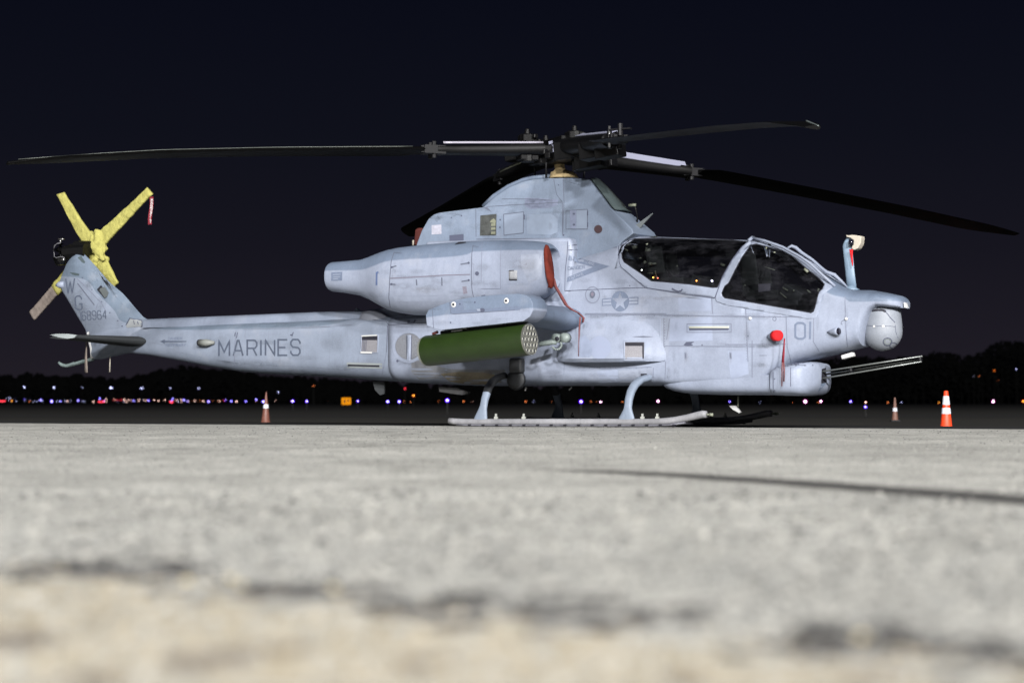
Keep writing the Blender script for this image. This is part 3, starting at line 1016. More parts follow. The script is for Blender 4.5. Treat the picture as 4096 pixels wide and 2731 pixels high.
decal('turret_opening', [(3286, 1476), (3302, 1470), (3306, 1528), (3284, 1534)], TURB, M_hole, off=.006, parent=turret)
decal('turret_skirt', [(3270, 1568), (3297, 1540), (3304, 1530), (3284, 1534)], TURB, M_dark, off=.006, parent=turret)
bm = bmesh.new()
gd = (P(3684, 1447, -.03) - P(3286, 1508, -.03))
g0a, g0b = P(3250, 1520, -.05), P(3686, 1446, -.05)
g1a, g1b = P(3250, 1492, -.05), P(3690, 1424, -.05)
g2a, g2b = P(3250, 1505, .05), P(3688, 1437, .05)
for a, b in ((g0a, g0b), (g1a, g1b), (g2a, g2b)):
    tube(bm, [a, a.lerp(b, .55), b], [.012, .0105, .009], 10)
from_bm('gun_barrel', bm, mat('gun_metal', (0.30, 0.32, 0.31), 0.35, metal=.6), turret)
bm = bmesh.new()
for t in (.36, .985):
    ca = g0a.lerp(g0b, t); cb = g1a.lerp(g1b, t); cc = g2a.lerp(g2b, t)
    ctr = (ca + cb + cc) / 3
    tube(bm, [ctr - gd.normalized() * .02, ctr + gd.normalized() * .02], .040 if t > .9 else .044, 12)
from_bm('barrel_clamp', bm, M_blk2, turret)
dots('turret_screw', [(3152, 1463, 1.4), (3184, 1462, 1.4), (3219, 1461, 1.4), (3250, 1461, 1.4), (3099, 1468, 2), (3099, 1515, 1.5), (3099, 1561, 1.5)], TURB, M_line2, 2.2, parent=turret, kind=None)
strokes('turret_seam', [[(3094, 1578), (3093, 1490), (3100, 1472), (3118, 1460), (3180, 1452), (3255, 1446)], [(3163, 1470), (3163, 1545)]], TURB, M_line, 2.5, parent=turret)

# ---------- nose sensor ball
BC = P(3531, 1326, 0.0)
BR = 78 / (F / ((HM @ BC).y))
bm = bmesh.new()
prof = []
for i in range(15):
    a = -math.pi / 2 + (math.pi / 2) * i / 14
    prof.append((BR * math.cos(a), BC.z + BR * math.sin(a)))
zt = P(3531, 1236, 0).z
prof += [(BR * .995, BC.z + .06), (BR * .97, BC.z + .14), (BR * .93, BC.z + .22), (BR * .90, zt)]
n = 48
loft(bm, [[Vector((BC.x + r * math.cos(6.28318 * i / n), r * math.sin(6.28318 * i / n), z)) for i in range(n)] for r, z in prof], False, True)
bmesh.ops.recalc_face_normals(bm, faces=bm.faces)
BALLB = BVHTree.FromBMesh(bm)
ball = from_bm('sensor_ball', bm, M_ball, heli, recalc=False)
strokes('yoke_seam', [[(3486, 1245), (3505, 1240), (3535, 1240), (3548, 1252), (3562, 1272), (3580, 1290)]], BALLB, M_line, [6], parent=ball) if False else None
strokes('yoke_seam', [[(3488, 1243), (3505, 1240), (3530, 1240), (3543, 1246)]], BALLB, M_hole, 9, parent=ball, yfall=-.2)
strokes('yoke_seam', [[(3540, 1244), (3552, 1258), (3564, 1274), (3580, 1290)]], BALLB, M_line, 3, parent=ball, yfall=-.2)
strokes('panel_seam', [[(3466, 1302), (3500, 1304), (3560, 1304), (3580, 1307)], [(3580, 1300), (3583, 1330), (3592, 1352)]], BALLB, M_line2, 2, parent=ball, yfall=-.2)
strokes('lens_ring', [circle(3550, 1366, 17, 20, 15)], BALLB, M_line, 3, parent=ball, close=True, step=50, yfall=-.2)
strokes('lens_ring', [circle(3574, 1381, 15, 20, 11)], BALLB, M_line, 2.5, parent=ball, close=True, step=50, yfall=-.2)
decal('lens', circle(3550, 1366, 14, 18, 12), BALLB, mat('lens_grey', (.22, .25, .25), .15), off=.002, parent=ball, step=0)
dots('bolt', [(3497, 1305, 1.6), (3533, 1305, 1.8)], BALLB, M_white, 3, off=.006, parent=ball, kind=None)
# hood lip
bm = bmesh.new()
a = [P(3588, 1207, -.16), P(3606, 1207, -.16), P(3608, 1231, -.16), P(3586, 1228, -.16)]
extrude_poly(bm, a, [Vector((v.x, -.02, v.z)) for v in a])
o = from_bm('hood_lip', bm, M_light, heli, smooth=False)
bm = bmesh.new()
a = [P(3615, 1210, -.12), P(3622, 1211, -.12), P(3629, 1231, -.12), P(3617, 1230, -.12)]
extrude_poly(bm, a, [Vector((v.x, -.06, v.z)) for v in a])
o = from_bm('hood_bracket', bm, M_white, heli, smooth=False)

# ---------- combined skin for side markings
bm = bmesh.new()
for r_ in (rings,):
    loft(bm, r_, True, True)
extrude_poly(bm, DKA, DKB)
bmesh.ops.recalc_face_normals(bm, faces=bm.faces)
SIDEB = BVHTree.FromBMesh(bm)
bm.free()
bm = bmesh.new(); extrude_poly(bm, dn, df); bmesh.ops.recalc_face_normals(bm, faces=bm.faces)
DOGB = BVHTree.FromBMesh(bm); bm.free()
def z8(ox, oy, s): return lambda x, y: (ox + x / s, oy + y / s)
A2 = z8(0, 1200, 2.61375); A3 = z8(700, 1100, 2.61375); A4 = z8(1200, 900, 2.61375); A5 = z8(1900, 900, 2.61375)
A7 = z8(1500, 450, 2.61375); A8 = z8(2100, 400, 2.61375); B1 = z8(2300, 850, 2.61375); B2 = z8(2900, 850, 2.61375)
B3 = z8(2200, 1250, 2.85125); B4 = z8(2900, 1250, 2.61333); A1 = z8(0, 700, 2.61375); T4 = z8(200, 950, 5.2275)
def mp(f, *pts): return [f(*p) for p in pts]

# MARINES
ml = []
for ch, x0, x1 in (('M', 461, 571), ('A', 612, 712), ('R', 757, 856), ('I', 880, 920), ('N', 948, 1043), ('E', 1080, 1176), ('S', 1213, 1308)):
    f = lambda x: (1 - (x - 455) / 860)
    yb = 836 + 8 * f(x0); yt = 672 + 15 * f(x0)
    ml.append(glyph_lines(ch, A3(x0, yb), A3(x1, yb), A3(x0, yt), A3(x1, yt)))
letters('marines_letter', ml, ENV, M_mark, 6.6, tail_boom, step=10)
# DANGER arrow
strokes('danger_lettering', text_line('DANGER', A2(1760, 414), A2(1905, 414), 9), ENV, M_mark2, 1.6, parent=tail_boom)
strokes('danger_lettering', text_line('KEEPAWAY', A2(1735, 482), A2(1945, 482), 10, gap=.22), ENV, M_mark2, 1.8, parent=tail_boom)
decal('danger_arrow', mp(A2, (1675, 433), (1725, 410), (1725, 425), (1950, 428), (1950, 438), (1725, 441), (1725, 457)), ENV, M_mark, parent=tail_boom)
# 01
g01 = [glyph_lines('0', B2(736, 1318), B2(838, 1320), B2(736, 1153), B2(838, 1155)), [mp(B2, (893, 1140), (888, 1322))]]
letters('number_digit', g01, ENV, M_mark2, 8.5, hull, step=10)
# star and bars
def shift(f, dx, dy): return f
cx, cy, R = A5(1518, 797)[0], A5(1518, 797)[1], 36.5
star = []
for i in range(10):
    a = -math.pi / 2 + i * math.pi / 5
    r = R * (1.0 if i % 2 == 0 else .40)
    star.append((cx + r * .93 * math.cos(a), cy + r * 1.08 * math.sin(a)))
decal('roundel_disc', circle(cx, cy, R * .99, 36, R * 1.12), SIDEB, M_mark2, holes=[star], parent=hull)
T7 = z8(2250, 1020, 5.2275)
strokes('roundel_bar', [mp(T7, (1020, 905), (835, 925), (835, 1055), (1025, 1045)), mp(T7, (1020, 972), (835, 988))], SIDEB, M_mark2, 3.2, parent=hull)
strokes('roundel_bar', [mp(T7, (1395, 890), (1582, 885), (1580, 1025), (1395, 1030)), mp(T7, (1395, 960), (1580, 952))], SIDEB, M_mark2, 3.2, parent=hull)
# jet intake chevron
decal('danger_chevron', mp(A5, (985, 318), (1410, 432), (960, 598), (968, 545), (1235, 440), (975, 368)), SIDEB, M_mark2, parent=hull)
strokes('intake_lettering', text_line('DANGER', A5(975, 470), A5(1150, 455), 12), SIDEB, M_mark2, 1.8, parent=hull)
strokes('intake_lettering', text_line('JET', A5(1020, 362), A5(1090, 384), 11) + text_line('INTAKE', A5(1110, 388), A5(1250, 424), 11) + text_line('INTAKE', A5(985, 575), A5(1140, 520), 10), SIDEB, M_light, 1.6, off=.006, parent=hull)
# filler cap
strokes('filler_ring', [circle(*A5(1230, 730), 28, 26, 32)], SIDEB, M_line3, 4, close=True, step=50, parent=hull)
decal('filler_cap', circle(*A5(1232, 724), 11, 16, 14), SIDEB, M_line2, off=.012, parent=hull)
decal('filler_cap', circle(*A5(1232, 724), 6, 12, 8), SIDEB, mat('cap_purple', (.20, .18, .24), .6), off=.016, parent=hull)

# seams on hull
seams = [mp(A5, (975, 262), (1485, 235)), mp(A5, (975, 130), (965, 300), (945, 480), (940, 690)), mp(A5, (980, 218), (1230, 180), (1500, 120)),
         mp(A5, (940, 688), (1560, 660), (1800, 655))]
strokes('panel_seam', seams, SIDEB, M_line, 2.2, parent=hull)
seams2 = [mp(A5, (1150, 935), (2091, 940)), mp(A5, (1150, 925), (2000, 925)), mp(B1, (160, 1072), (880, 1070), (1580, 1085), (2091, 1090)), mp(B1, (930, 1100), (930, 1560)),
          mp(B1, (990, 1110), (960, 1330)), mp(B1, (920, 1395), (1880, 1400)), mp(B1, (1780, 920), (1790, 1100), (1810, 1560)), mp(B1, (1430, 870), (1440, 1060)),
          mp(B2, (0, 1080), (650, 1090), (930, 1095)), mp(B2, (640, 1090), (650, 1400), (690, 1560)), mp(B2, (0, 1380), (640, 1375)), mp(B2, (1255, 880), (1262, 1190), (1280, 1400)),
          mp(B2, (930, 1050), (925, 1350), (985, 1450)), mp(B4, (285, 290), (285, 735)), mp(B4, (285, 735), (285, 850)), mp(B3, (1310, 830), (1320, 560)), mp(B3, (1180, 630), (1175, 780))]
strokes('panel_seam', seams2, SIDEB, M_line3, 3.2, parent=hull)
strokes('panel_seam', [mp(B3, (1280, 826), (1700, 816), (2281, 812))], SIDEB, M_line, 4, parent=hull)
strokes('panel_seam', [mp(B4, (0, 745), (200, 743), (350, 745))], SIDEB, M_line, 4, parent=hull)
strokes('panel_seam', [mp(B3, (240, 580), (600, 640), (1160, 620)), mp(A5, (940, 1350), (930, 1560))], SIDEB, M_line3, 2.5, parent=hull)
# rivets
rv = []
for i in range(34):
    x = 1160 + i * 55
    rv.append(A5(x, 941 + i * .3 + 0) + (random.uniform(.6, 1.1),)) if x < 2080 else rv.append(B1(x - 1568 + 520 - 1045 + 1045, 1080) + (.7,))
for i in range(22): rv.append(B1(470 + i * 72, 1072 + i * .8) + (random.uniform(.7, 1.3),))
for i in range(16): rv.append(B1(940, 1115 + i * 29) + (.8,)); rv.append(B2(225, 1110 + i * 28) + (.6,))
for i in range(20): rv.append(B2(40 + i * 44, 1378) + (.6,))
for i in range(14): rv.append(B2(40 + i * 60, 1083) + (.7,))
for i in range(14): rv.append(B3(330 + i * 60, 628) + (.8,))
for i in range(16): rv.append(B4(i * 20 + 5, 752) + (.5,))
rv.append(A5(1375, 940) + (2.2,)); rv.append(A5(1620, 634) + (1.4,)); rv.append(B1(1810, 1290) + (2.0,)); rv.append(B1(1330, 1385) + (1.8,)); rv.append(A5(1045, 1212) + (2.5,))
dots('rivet_row', rv, SIDEB, M_line2, 1.9, parent=hull)
for c in ((1833, 1248), (1833, 1304), (1833, 1361)):
    decal('vent_hole', circle(*A5(*c), 4.5, 12), SIDEB, M_line, off=.008, parent=hull)
# touched up paint patches
PT1 = mat('paint_patch_blue', (0.29, 0.335, 0.455), .55, var=.12, vscale=9)
PT2 = mat('paint_patch_warm', (0.322, 0.358, 0.452), .55, var=.18, vscale=9)
PT3 = mat('paint_patch_pale', (0.350, 0.398, 0.530), .55, var=.08, vscale=9)
decal('paint_patch', [(2316, 1352), (2340, 1340), (2366, 1370), (2370, 1400), (2358, 1440), (2318, 1444)], BLB, PT1, off=.004, parent=hull)
decal('paint_patch', circle(2400, 1390, 44, 20, 46), BLB, mat('paint_patch_lilac', (.312, .354, .482), .55), off=.0025, parent=hull)
decal('paint_patch', mp(B1, (885, 1110), (1430, 1095), (1440, 1340), (960, 1345), (890, 1320)), SIDEB, PT3, off=.002, parent=hull)
decal('paint_patch', mp(B1, (1080, 890), (1420, 880), (1425, 1030), (1085, 1035)), SIDEB, PT3, off=.002, parent=hull)
decal('paint_patch', mp(B1, (900, 1100), (1000, 1100), (975, 1500), (890, 1500)), SIDEB, PT2, off=.0028, parent=hull)
decal('paint_patch', mp(B1, (850, 820), (1180, 865), (1330, 905), (900, 880)), SIDEB, PT2, off=.002, parent=hull)
decal('paint_patch', mp(B4, (30, 400), (230, 400), (250, 640), (60, 700)), SIDEB, PT3, off=.002, parent=hull)
decal('paint_patch', mp(B3, (540, 660), (770, 650), (780, 790), (560, 800)), SIDEB, PT3, off=.002, parent=hull)
decal('paint_patch', mp(B3, (785, 660), (1170, 640), (1165, 780), (1000, 800), (800, 800)), SIDEB, PT2, off=.002, parent=hull)
# oil stain on the belly, and the pod's cast shadow painted beside it
decal('oil_and_shade_mark', mp(z8(1600, 1150, 2.61375), (420, 900), (620, 880), (900, 890), (1090, 930), (1060, 985), (900, 1010), (700, 1010), (520, 980)), SIDEB, mat('oil_brown', (.26, .22, .15), .6, var=.35, vscale=5), off=.002, parent=hull)
decal('oil_and_shade_mark', mp(z8(1600, 1150, 2.61375), (120, 740), (500, 850), (800, 860), (1100, 860), (1080, 900), (600, 890), (420, 960), (200, 960), (120, 880)), SIDEB, mat('pod_shade_grey', (.25, .26, .29), .7, var=.25, vscale=5), off=.001, parent=hull)

# recessed boxes: screened openings
def opening(name, outer, bvh, par, frame_m, in_m, top=0, fr=6, slats=0, right=0):
    o = decal(name, grow(outer, fr), bvh, frame_m, off=.006, holes=[outer], parent=par, thick=.008)
    decal(name + '_screen', outer, bvh, in_m, off=.002, parent=par)
    if top:
        xs_ = [p[0] for p in outer]; ys_ = [p[1] for p in outer]
        x0, x1, y0, y1 = min(xs_), max(xs_), min(ys_), max(ys_)
        decal(name + '_gap', [(x0 + 1, y0 + 1), (x1 - 1, y0 + 1), (x1 - 1, y0 + top), (x0 + 1, y0 + top)], bvh, M_hole, off=.0035, parent=par)
        if right:
            decal(name + '_gap', [(x1 - right, y0 + top), (x1 - 1, y0 + top), (x1 - 1, y1 - 4), (x1 - right, y1 - 4)], bvh, M_hole, off=.0035, parent=par)
    return o
M_scr = mat('intake_screen', (.27, .265, .29), .7, var=.25, vscale=90)
opening('side_vent', mp(A5, (1568, 1225), (1768, 1225), (1768, 1405), (1568, 1405)), BLB, hull, M_light, M_scr, top=15, right=7, fr=5)
vt = opening('rear_vent', mp(A4, (650, 1165), (812, 1158), (806, 1330), (640, 1330)), ENV, tail_boom, M_light, M_scr, top=17, fr=4)
strokes('vent_rim', [mp(A4, (640, 1330), (760, 1334))], ENV, M_white, 7, off=.014, parent=tail_boom)
strokes('vent_rim', [mp(A4, (648, 1160), (812, 1152))], ENV, M_white, 5, off=.014, parent=tail_boom)
strokes('vent_slat', [mp(A4, (655 + i * 14, 1200), (648 + i * 14, 1326)) for i in range(0, 4)], ENV, M_line, 2, off=.006, parent=tail_boom)
decal('boom_slot', mp(A4, (502, 1455), (832, 1465), (832, 1483), (502, 1473)), ENV, M_hole, off=.005, parent=tail_boom)
decal('slot_plate', mp(A4, (490, 1435), (860, 1445), (860, 1500), (490, 1492)), ENV, mat('greenish_grey', (.33, .36, .37), .6), off=.002, parent=tail_boom)
# round exhaust grille behind the pod
gc = A4(1140, 1270)
strokes('grille_rim', [circle(*gc, 60, 30, 60)], SIDEB, M_light, 12, off=.012, close=True, step=50, parent=hull)
decal('grille_screen', circle(*gc, 54, 28, 52), SIDEB, mat('grille_grey', (.19, .20, .23), .75, var=.3, vscale=70), off=.004, parent=hull)
decal('grille_bar', mp(A4, (1118, 1150), (1165, 1150), (1160, 1420), (1122, 1420)), SIDEB, M_light, off=.016, parent=hull, thick=.012)
strokes('grille_shadow', [mp(A4, (1168, 1160), (1164, 1400))], SIDEB, M_line, 3, off=.008, parent=hull)
dots('screw', [A4(1145, 1115) + (1.4,), A4(1020, 1420) + (2.2,)], SIDEB, M_line, 2.4, parent=hull, kind=None)
decal('step_recess', mp(A4, (1125, 1000), (1150, 1000), (1150, 1015), (1185, 1015), (1205, 985), (1212, 1000), (1195, 1030), (1125, 1030)), SIDEB, M_line, off=.004, parent=hull)
strokes('deck_seam', [mp(A4, (750, 990), (900, 1010), (930, 1045), (1320, 1018)), mp(A4, (1215, 970), (1310, 965)), mp(A4, (918, 1050), (905, 1330))], SIDEB, M_line2, 2.5, parent=hull)
# slot vent on the cheek
decal('slot_vent', mp(B1, (1195, 1190), (1612, 1187), (1612, 1208), (1195, 1210)), SIDEB, mat('vent_bright', (.62, .64, .55), .5), off=.010, parent=hull, thick=.008)
decal('slot_vent_gap', mp(B1, (1195, 1212), (1612, 1210), (1605, 1228), (1195, 1232)), SIDEB, M_line, off=.005, parent=hull)
strokes('slot_vent_frame', [mp(B1, (1172, 1165), (1635, 1162), (1635, 1250), (1172, 1252))], SIDEB, M_line3, 3, close=True, parent=hull)
decal('grab_hole', mp(B1, (1135, 1385), (1165, 1352), (1250, 1350), (1215, 1372), (1240, 1385), (1180, 1400)), SIDEB, M_line, off=.004, parent=hull)
decal('scoop_shadow', mp(A5, (1640, 1168), (1760, 1160), (1870, 1168), (1760, 1176)), BLB, M_line2, off=.005, parent=hull)
decal('latch_block', mp(B3, (1036, 695), (1106, 695), (1106, 727), (1036, 727)), SIDEB, M_hole, off=.006, parent=hull)
for q in ((1155, 1500), (1625, 1500)):
    strokes('latch_mark', [mp(B1, (q[0], q[1] - 40), (q[0] + 4, q[1] + 30))], SIDEB, M_line3, 9, off=.003, parent=hull)
    strokes('latch_mark', [mp(B1, (q[0] + 2, q[1] - 25), (q[0] + 2, q[1] + 15))], SIDEB, M_line2, 3, off=.006, parent=hull)
strokes('small_stencil', [mp(B4, (360, 448), (440, 448))], SIDEB, M_line2, 2, parent=hull)
# bright fasteners
for (a, c) in (B1(1832, 1106), B2(1268, 1112)):
    bm = bmesh.new(); bmesh.ops.create_uvsphere(bm, u_segments=10, v_segments=6, radius=.022, matrix=Matrix.Translation(cast(SIDEB, a, c, .004)))
    from_bm('latch_knob', bm, M_white, hull)
strokes('lanyard', [mp(B2, (1255, 1118), (1218, 1140), (1215, 1168), (1232, 1168))], SIDEB, M_line2, 2, parent=hull)
strokes('small_stencil', [circle(*B2(518, 1112), 7, 12)], SIDEB, M_line2, 2.5, close=True, step=50, parent=hull)
# red plugged sensor fairing and open sensor fairing near the nose
def teardrop(cx_, cy_, rx, ry, length, depth, name, lensmat, lr):
    c = cast(SIDEB, cx_, cy_, 0.0)
    back = cast(SIDEB, cx_ - length, cy_ + 3, 0.0)
    b = bmesh.new()
    tip = c + Vector((.02, -depth, 0))
    tube(b, [back, back.lerp(tip, .4) + Vector((0, -.01, 0)), back.lerp(tip, .75), tip], [.01, ry * .6, ry * .92, ry], 18)
    o = from_bm(name, b, M_light, hull)
    return c, tip
k = 1 / (F / 25.3)
c, tip = teardrop(*B2(560, 1290), 0, 20 * k, 46, .12, 'warning_sensor', None, 0)
plug = empty('sensor_plug', (0, 0, 0)); plug.parent = None
plug.matrix_world = HM
tag(plug, 'bright red round plug with a hanging ribbon on the side of the helicopter nose', 'sensor plug')
b = bmesh.new()
tube(b, [tip + Vector((-.04, .03, 0)), tip + Vector((.0, -.0, 0)), tip + Vector((.045, -.03, 0.0)), tip + Vector((.05, -.034, 0))], [20 * k, 21 * k, 20 * k, 15 * k], 20)
o = from_bm('plug_cap', b, M_brightred, plug)
def hangstrip(name, pts, w_, m, par, bvh=None, yl=-.5, off=.012):
    b = bmesh.new()
    vs = []
    for i, p in enumerate(pts):
        ww = w_[i] if isinstance(w_, (list, tuple)) else w_
        if bvh: q = cast(bvh, p[0], p[1], off, yl)
        else: q = P(p[0], p[1], yl if len(p) < 3 else p[2])
        vs.append((b.verts.new(q + Vector((-ww / 2, 0, 0))), b.verts.new(q + Vector((ww / 2, 0, 0)))))
    for a, c in zip(vs, vs[1:]): b.faces.new((a[0], a[1], c[1], c[0]))
    o = from_bm(name, b, m, par)
    mm = o.modifiers.new('solid', 'SOLIDIFY'); mm.thickness = .004; mm.offset = 0
    return o
ry = P(*B4(615, 280), -.62)
hangstrip('ribbon', [B4(622, 270) + (-.64,), B4(618, 340) + (-.63,), B4(612, 420) + (-.62,), B4(604, 520) + (-.62,)], [.02, .018, .03, .035], M_ribbon, plug)
hangstrip('ribbon', [B4(600, 500) + (-.62,), B4(596, 600) + (-.61,), B4(594, 770) + (-.60,)], .014, M_strap, plug)
hangstrip('ribbon', [B4(612, 500) + (-.62,), B4(618, 600) + (-.61,), B4(616, 720) + (-.60,)], .018, M_strap, plug)
c, tip = teardrop(*B2(1185, 1243), 0, 15 * k, 44, .06, 'warning_sensor', None, 0)
b = bmesh.new(); tube(b, [tip, tip + Vector((.012, -.004, 0))], 12.5 * k, 18)
from_bm('sensor_lens', b, M_lens, hull)

# underside nose strobe
b = bmesh.new(); box(b, P(*B4(1288, 452), -.1), (.16, .10, .055), Matrix.Rotation(-.25, 3, 'Y'))
o = from_bm('nose_light_fitting', b, M_white, hull); bevelmod(o, .012)

# ---------- upper cowling details
decal('louvre_opening', mp(A7, (1103, 1078), (1272, 1062), (1268, 1285), (1098, 1290)), DOGB, mat('cowl_inside', (.065, .07, .068), .7, var=.5, vscale=14), off=.004, parent=dog)
decal('hose_bundle', mp(A7, (1215, 1130), (1245, 1110), (1268, 1135), (1262, 1165), (1205, 1150)), DOGB, mat('hose_cream', (.24, .25, .18), .6), off=.010, parent=dog)
for yy in (1165, 1205, 1250):
    decal('hose_bundle', mp(A7, (1218, yy), (1264, yy - 4), (1264, yy + 24), (1218, yy + 26)), DOGB, MATS['hose_cream'], off=.012, parent=dog)
decal('name_plate', mp(A7, (593, 1180), (695, 1172), (697, 1270), (593, 1278)), DOGB, mat('plate_white', (.46, .46, .55), .6, var=.2, vscale=25), off=.003, parent=dog)
decal('dark_panel', mp(A7, (780, 1285), (928, 1272), (928, 1342), (780, 1352)), DOGB, M_line, off=.004, parent=dog)
for q in (((1345, 1065), (1555, 1040), (1552, 1262), (1350, 1285)),):
    strokes('door_seam', [mp(A7, *q)], DOGB, M_line2, 2.6, close=True, parent=dog)
decal('door_panel', mp(A7, (1352, 1070), (1548, 1048), (1546, 1256), (1356, 1278)), DOGB, mat('door_tone', (.255, .305, .40), .55, var=.1, vscale=6), off=.003, parent=dog)
strokes('door_seam', [mp(A8, (540, 1150), (655, 1145), (655, 1350), (540, 1352), (430, 1350), (430, 1160))], DOGB, M_line2, 2.4, close=True, parent=dog)
decal('door_panel', mp(A8, (540, 1156), (648, 1152), (648, 1345), (540, 1346)), DOGB, MATS['door_tone'], off=.003, parent=dog)
strokes('hinge', [mp(A8, (656, 1160), (656, 1210)), mp(A8, (656, 1280), (656, 1330)), mp(A7, (1562, 1070), (1562, 1120))], DOGB, M_line, 4.5, parent=dog)
strokes('cowl_seam', [mp(A7, (1055, 1010), (1058, 1300)), mp(A7, (1130, 990), (1400, 970), (1950, 940)), mp(A7, (1870, 700), (1900, 860), (1960, 940), (1965, 1290)), mp(A7, (1060, 1325), (2015, 1315)),
                       mp(A8, (400, 830), (410, 1060), (395, 1410)), mp(A7, (1330, 905), (1600, 905), (1850, 920))], DOGB, M_line2, 2.2, parent=dog)
decal('door_panel', mp(A7, (1590, 1070), (1840, 1060), (1910, 1110), (1910, 1250), (1840, 1280), (1590, 1270)), DOGB, mat('door_tone2', (.248, .30, .395), .55, var=.1, vscale=6), off=.0022, parent=dog)
decal('dark_mark', mp(A8, (0, 1020), (350, 1040), (340, 1100), (250, 1130), (60, 1140), (0, 1110)), DOGB, mat('dull_blue', (.215, .245, .35), .6, var=.2, vscale=8), off=.0015, parent=dog)  # darker blue band on the cowling side
decal('dark_mark', mp(A8, (470, 1150), (535, 1150), (535, 1345), (475, 1345)), DOGB, MATS['dull_blue'], off=.004, parent=dog)
decal('round_inlet', circle(*A8(767, 1352), 16.5, 24), DOGB, mat('inlet_brown', (.055, .028, .035), .7), off=.006, parent=dog)
dots('cowl_screw', [A7(1310, 1123) + (1.6,), A7(1308, 1202) + (1.6,), A7(1972, 1283) + (1.7,), A7(905, 1080) + (1.4,), A7(800, 1100) + (1.2,), A8(352, 890) + (1.2,), A8(512, 1190) + (2.2,), A8(512, 1305) + (2,)], DOGB, M_line, 2.3, parent=dog, kind=None)
decal('cowl_foot', mp(A8, (965, 1365), (1120, 1355), (1150, 1385), (1000, 1385), (985, 1418), (962, 1415)), SIDEB, M_line2, off=.01, parent=hull)

# antennas and lamp on the spine
b = bmesh.new()
a = mp(A8, (1125, 1345), (1155, 1310), (1330, 1182), (1332, 1192), (1180, 1360), (1160, 1375))
a = [P(x_, y_, -.03) for x_, y_ in a]
extrude_poly(b, a, [v + Vector((0, .02, 0)) for v in a])
from_bm('blade_antenna', b, mat('antenna_grey', (.17, .19, .20), .6), heli, smooth=False)
b = bmesh.new()
tube(b, [P(*A8(945, 1108), .1), P(*A8(1030, 1105), .1)], .012, 8)
tube(b, [P(*A8(1140, 1100), .1), P(*A8(1165, 1150), .12), P(*A8(1175, 1250), .12), P(*A8(1160, 1320), .12)], .012, 8)
from_bm('antenna_mount', b, M_blk2, heli)
b = bmesh.new()
tube(b, [P(*A8(1085, 1103), .1), P(*A8(1158, 1098), .1)], .020, 8)
from_bm('antenna_tip', b, M_cream2, heli)

# ---------- air data probe with its cover
b = bmesh.new()
st = [(3388, 950, .020, .045), (3379, 970, .022, .055), (3377, 985, .022, .062), (3383, 1040, .022, .062), (3389, 1100, .022, .062), (3394, 1150, .024, .066)]
rr = []
for a, c, t_, ch in st:
    p = P(a + 12, c, 0)
    rr.append([p + Vector((ch * math.cos(6.283 * i / 14), t_ * math.sin(6.283 * i / 14), 0)) for i in range(14)])
loft(b, rr)
probe = from_bm('probe_mast', b, mat('probe_blue', (.27, .37, .49), .5), heli)
b = bmesh.new()
rr = []
for c, rx_, rz_ in ((0, .03, 0), (.0, .10, -.05),):
    pass
tube(b, [P(3398, 1146, 0), P(3400, 1156, 0), P(3402, 1166, 0)], [.06, .08, .12], 14)
from_bm('probe_foot', b, MATS['probe_blue'], heli)
pc = empty('probe_cover'); pc.matrix_world = HM
tag(pc, 'cream cloth cover with a red ribbon on the upright probe above the nose', 'probe cover')
b = bmesh.new()
a = [P(*B2(x_, y_), -.07) for x_, y_ in ((1262, 232), (1285, 240), (1330, 232), (1425, 246), (1418, 320), (1388, 375), (1345, 395), (1318, 375), (1335, 330), (1340, 290), (1300, 262), (1268, 256))]
extrude_poly(b, a, [v + Vector((0, .14, 0)) for v in a])
o = from_bm('cover_bag', b, M_cream, pc, angle=30); bevelmod(o, .02, 3)
b = bmesh.new(); tube(b, [P(*B2(1322, 285), -.08), P(*B2(1316, 335), -.08)], .035, 10)
from_bm('bag_opening', b, M_lens, pc)
hangstrip('ribbon', [B2(1318, 385) + (-.09,), B2(1322, 450) + (-.09,), B2(1330, 520) + (-.085,), B2(1334, 560) + (-.085,)], [.05, .03, .022, .008], M_brightred, pc)

# ---------- nacelle details
strokes('nacelle_seam', [mp(A4, (1030, 235), (985, 290), (955, 380), (940, 560), (930, 760), (945, 860)), mp(A4, (1838, 165), (1810, 220), (1798, 300), (1792, 560), (1800, 680), (1815, 750))], NACB, M_line2, 2.8, parent=nac, yfall=-1.1)
strokes('nacelle_seam', [mp(A4, (940, 558), (1200, 545), (1500, 525), (1780, 517))], NACB, mat('seam_mauve', (.20, .19, .25), .7), 4.2, parent=nac, yfall=-1.1)
strokes('nacelle_seam', [mp(A5, (275, 200), (265, 440), (268, 665)), mp(A5, (75, 180), (65, 600)), mp(A5, (60, 665), (270, 665))], NACB, M_line3, 2, parent=nac, yfall=-1.1)
strokes('nacelle_latch', [mp(A4, (1680, 412), (1765, 397)), mp(A4, (1690, 590), (1768, 577)), mp(A4, (1218, 570), (1222, 630)), mp(A4, (1484, 550), (1486, 635)), mp(A4, (965, 440), (1010, 428)), mp(A4, (955, 617), (1000, 622))], NACB, M_line2, 5, parent=nac, yfall=-1.1)
dots('nacelle_screw', [A4(963, 443) + (2,), A4(956, 618) + (2.2,), A4(1765, 397) + (2.2,), A4(1766, 577) + (2.2,), A4(1853, 507) + (4,), A5(930, 105) + (2,)], NACB, M_line, 2.2, off=.006, parent=nac, kind=None)
strokes('nacelle_slot', [mp(A4, (822, 492), (804, 500), (802, 628))], NACB, mat('slot_blue', (.12, .17, .33), .6), 6.5, off=.005, parent=nac, yfall=-1)
decal('nacelle_plate', mp(A4, (327, 495), (443, 490), (441, 580), (327, 583)), NACB, M_mark2, off=.003, parent=nac)
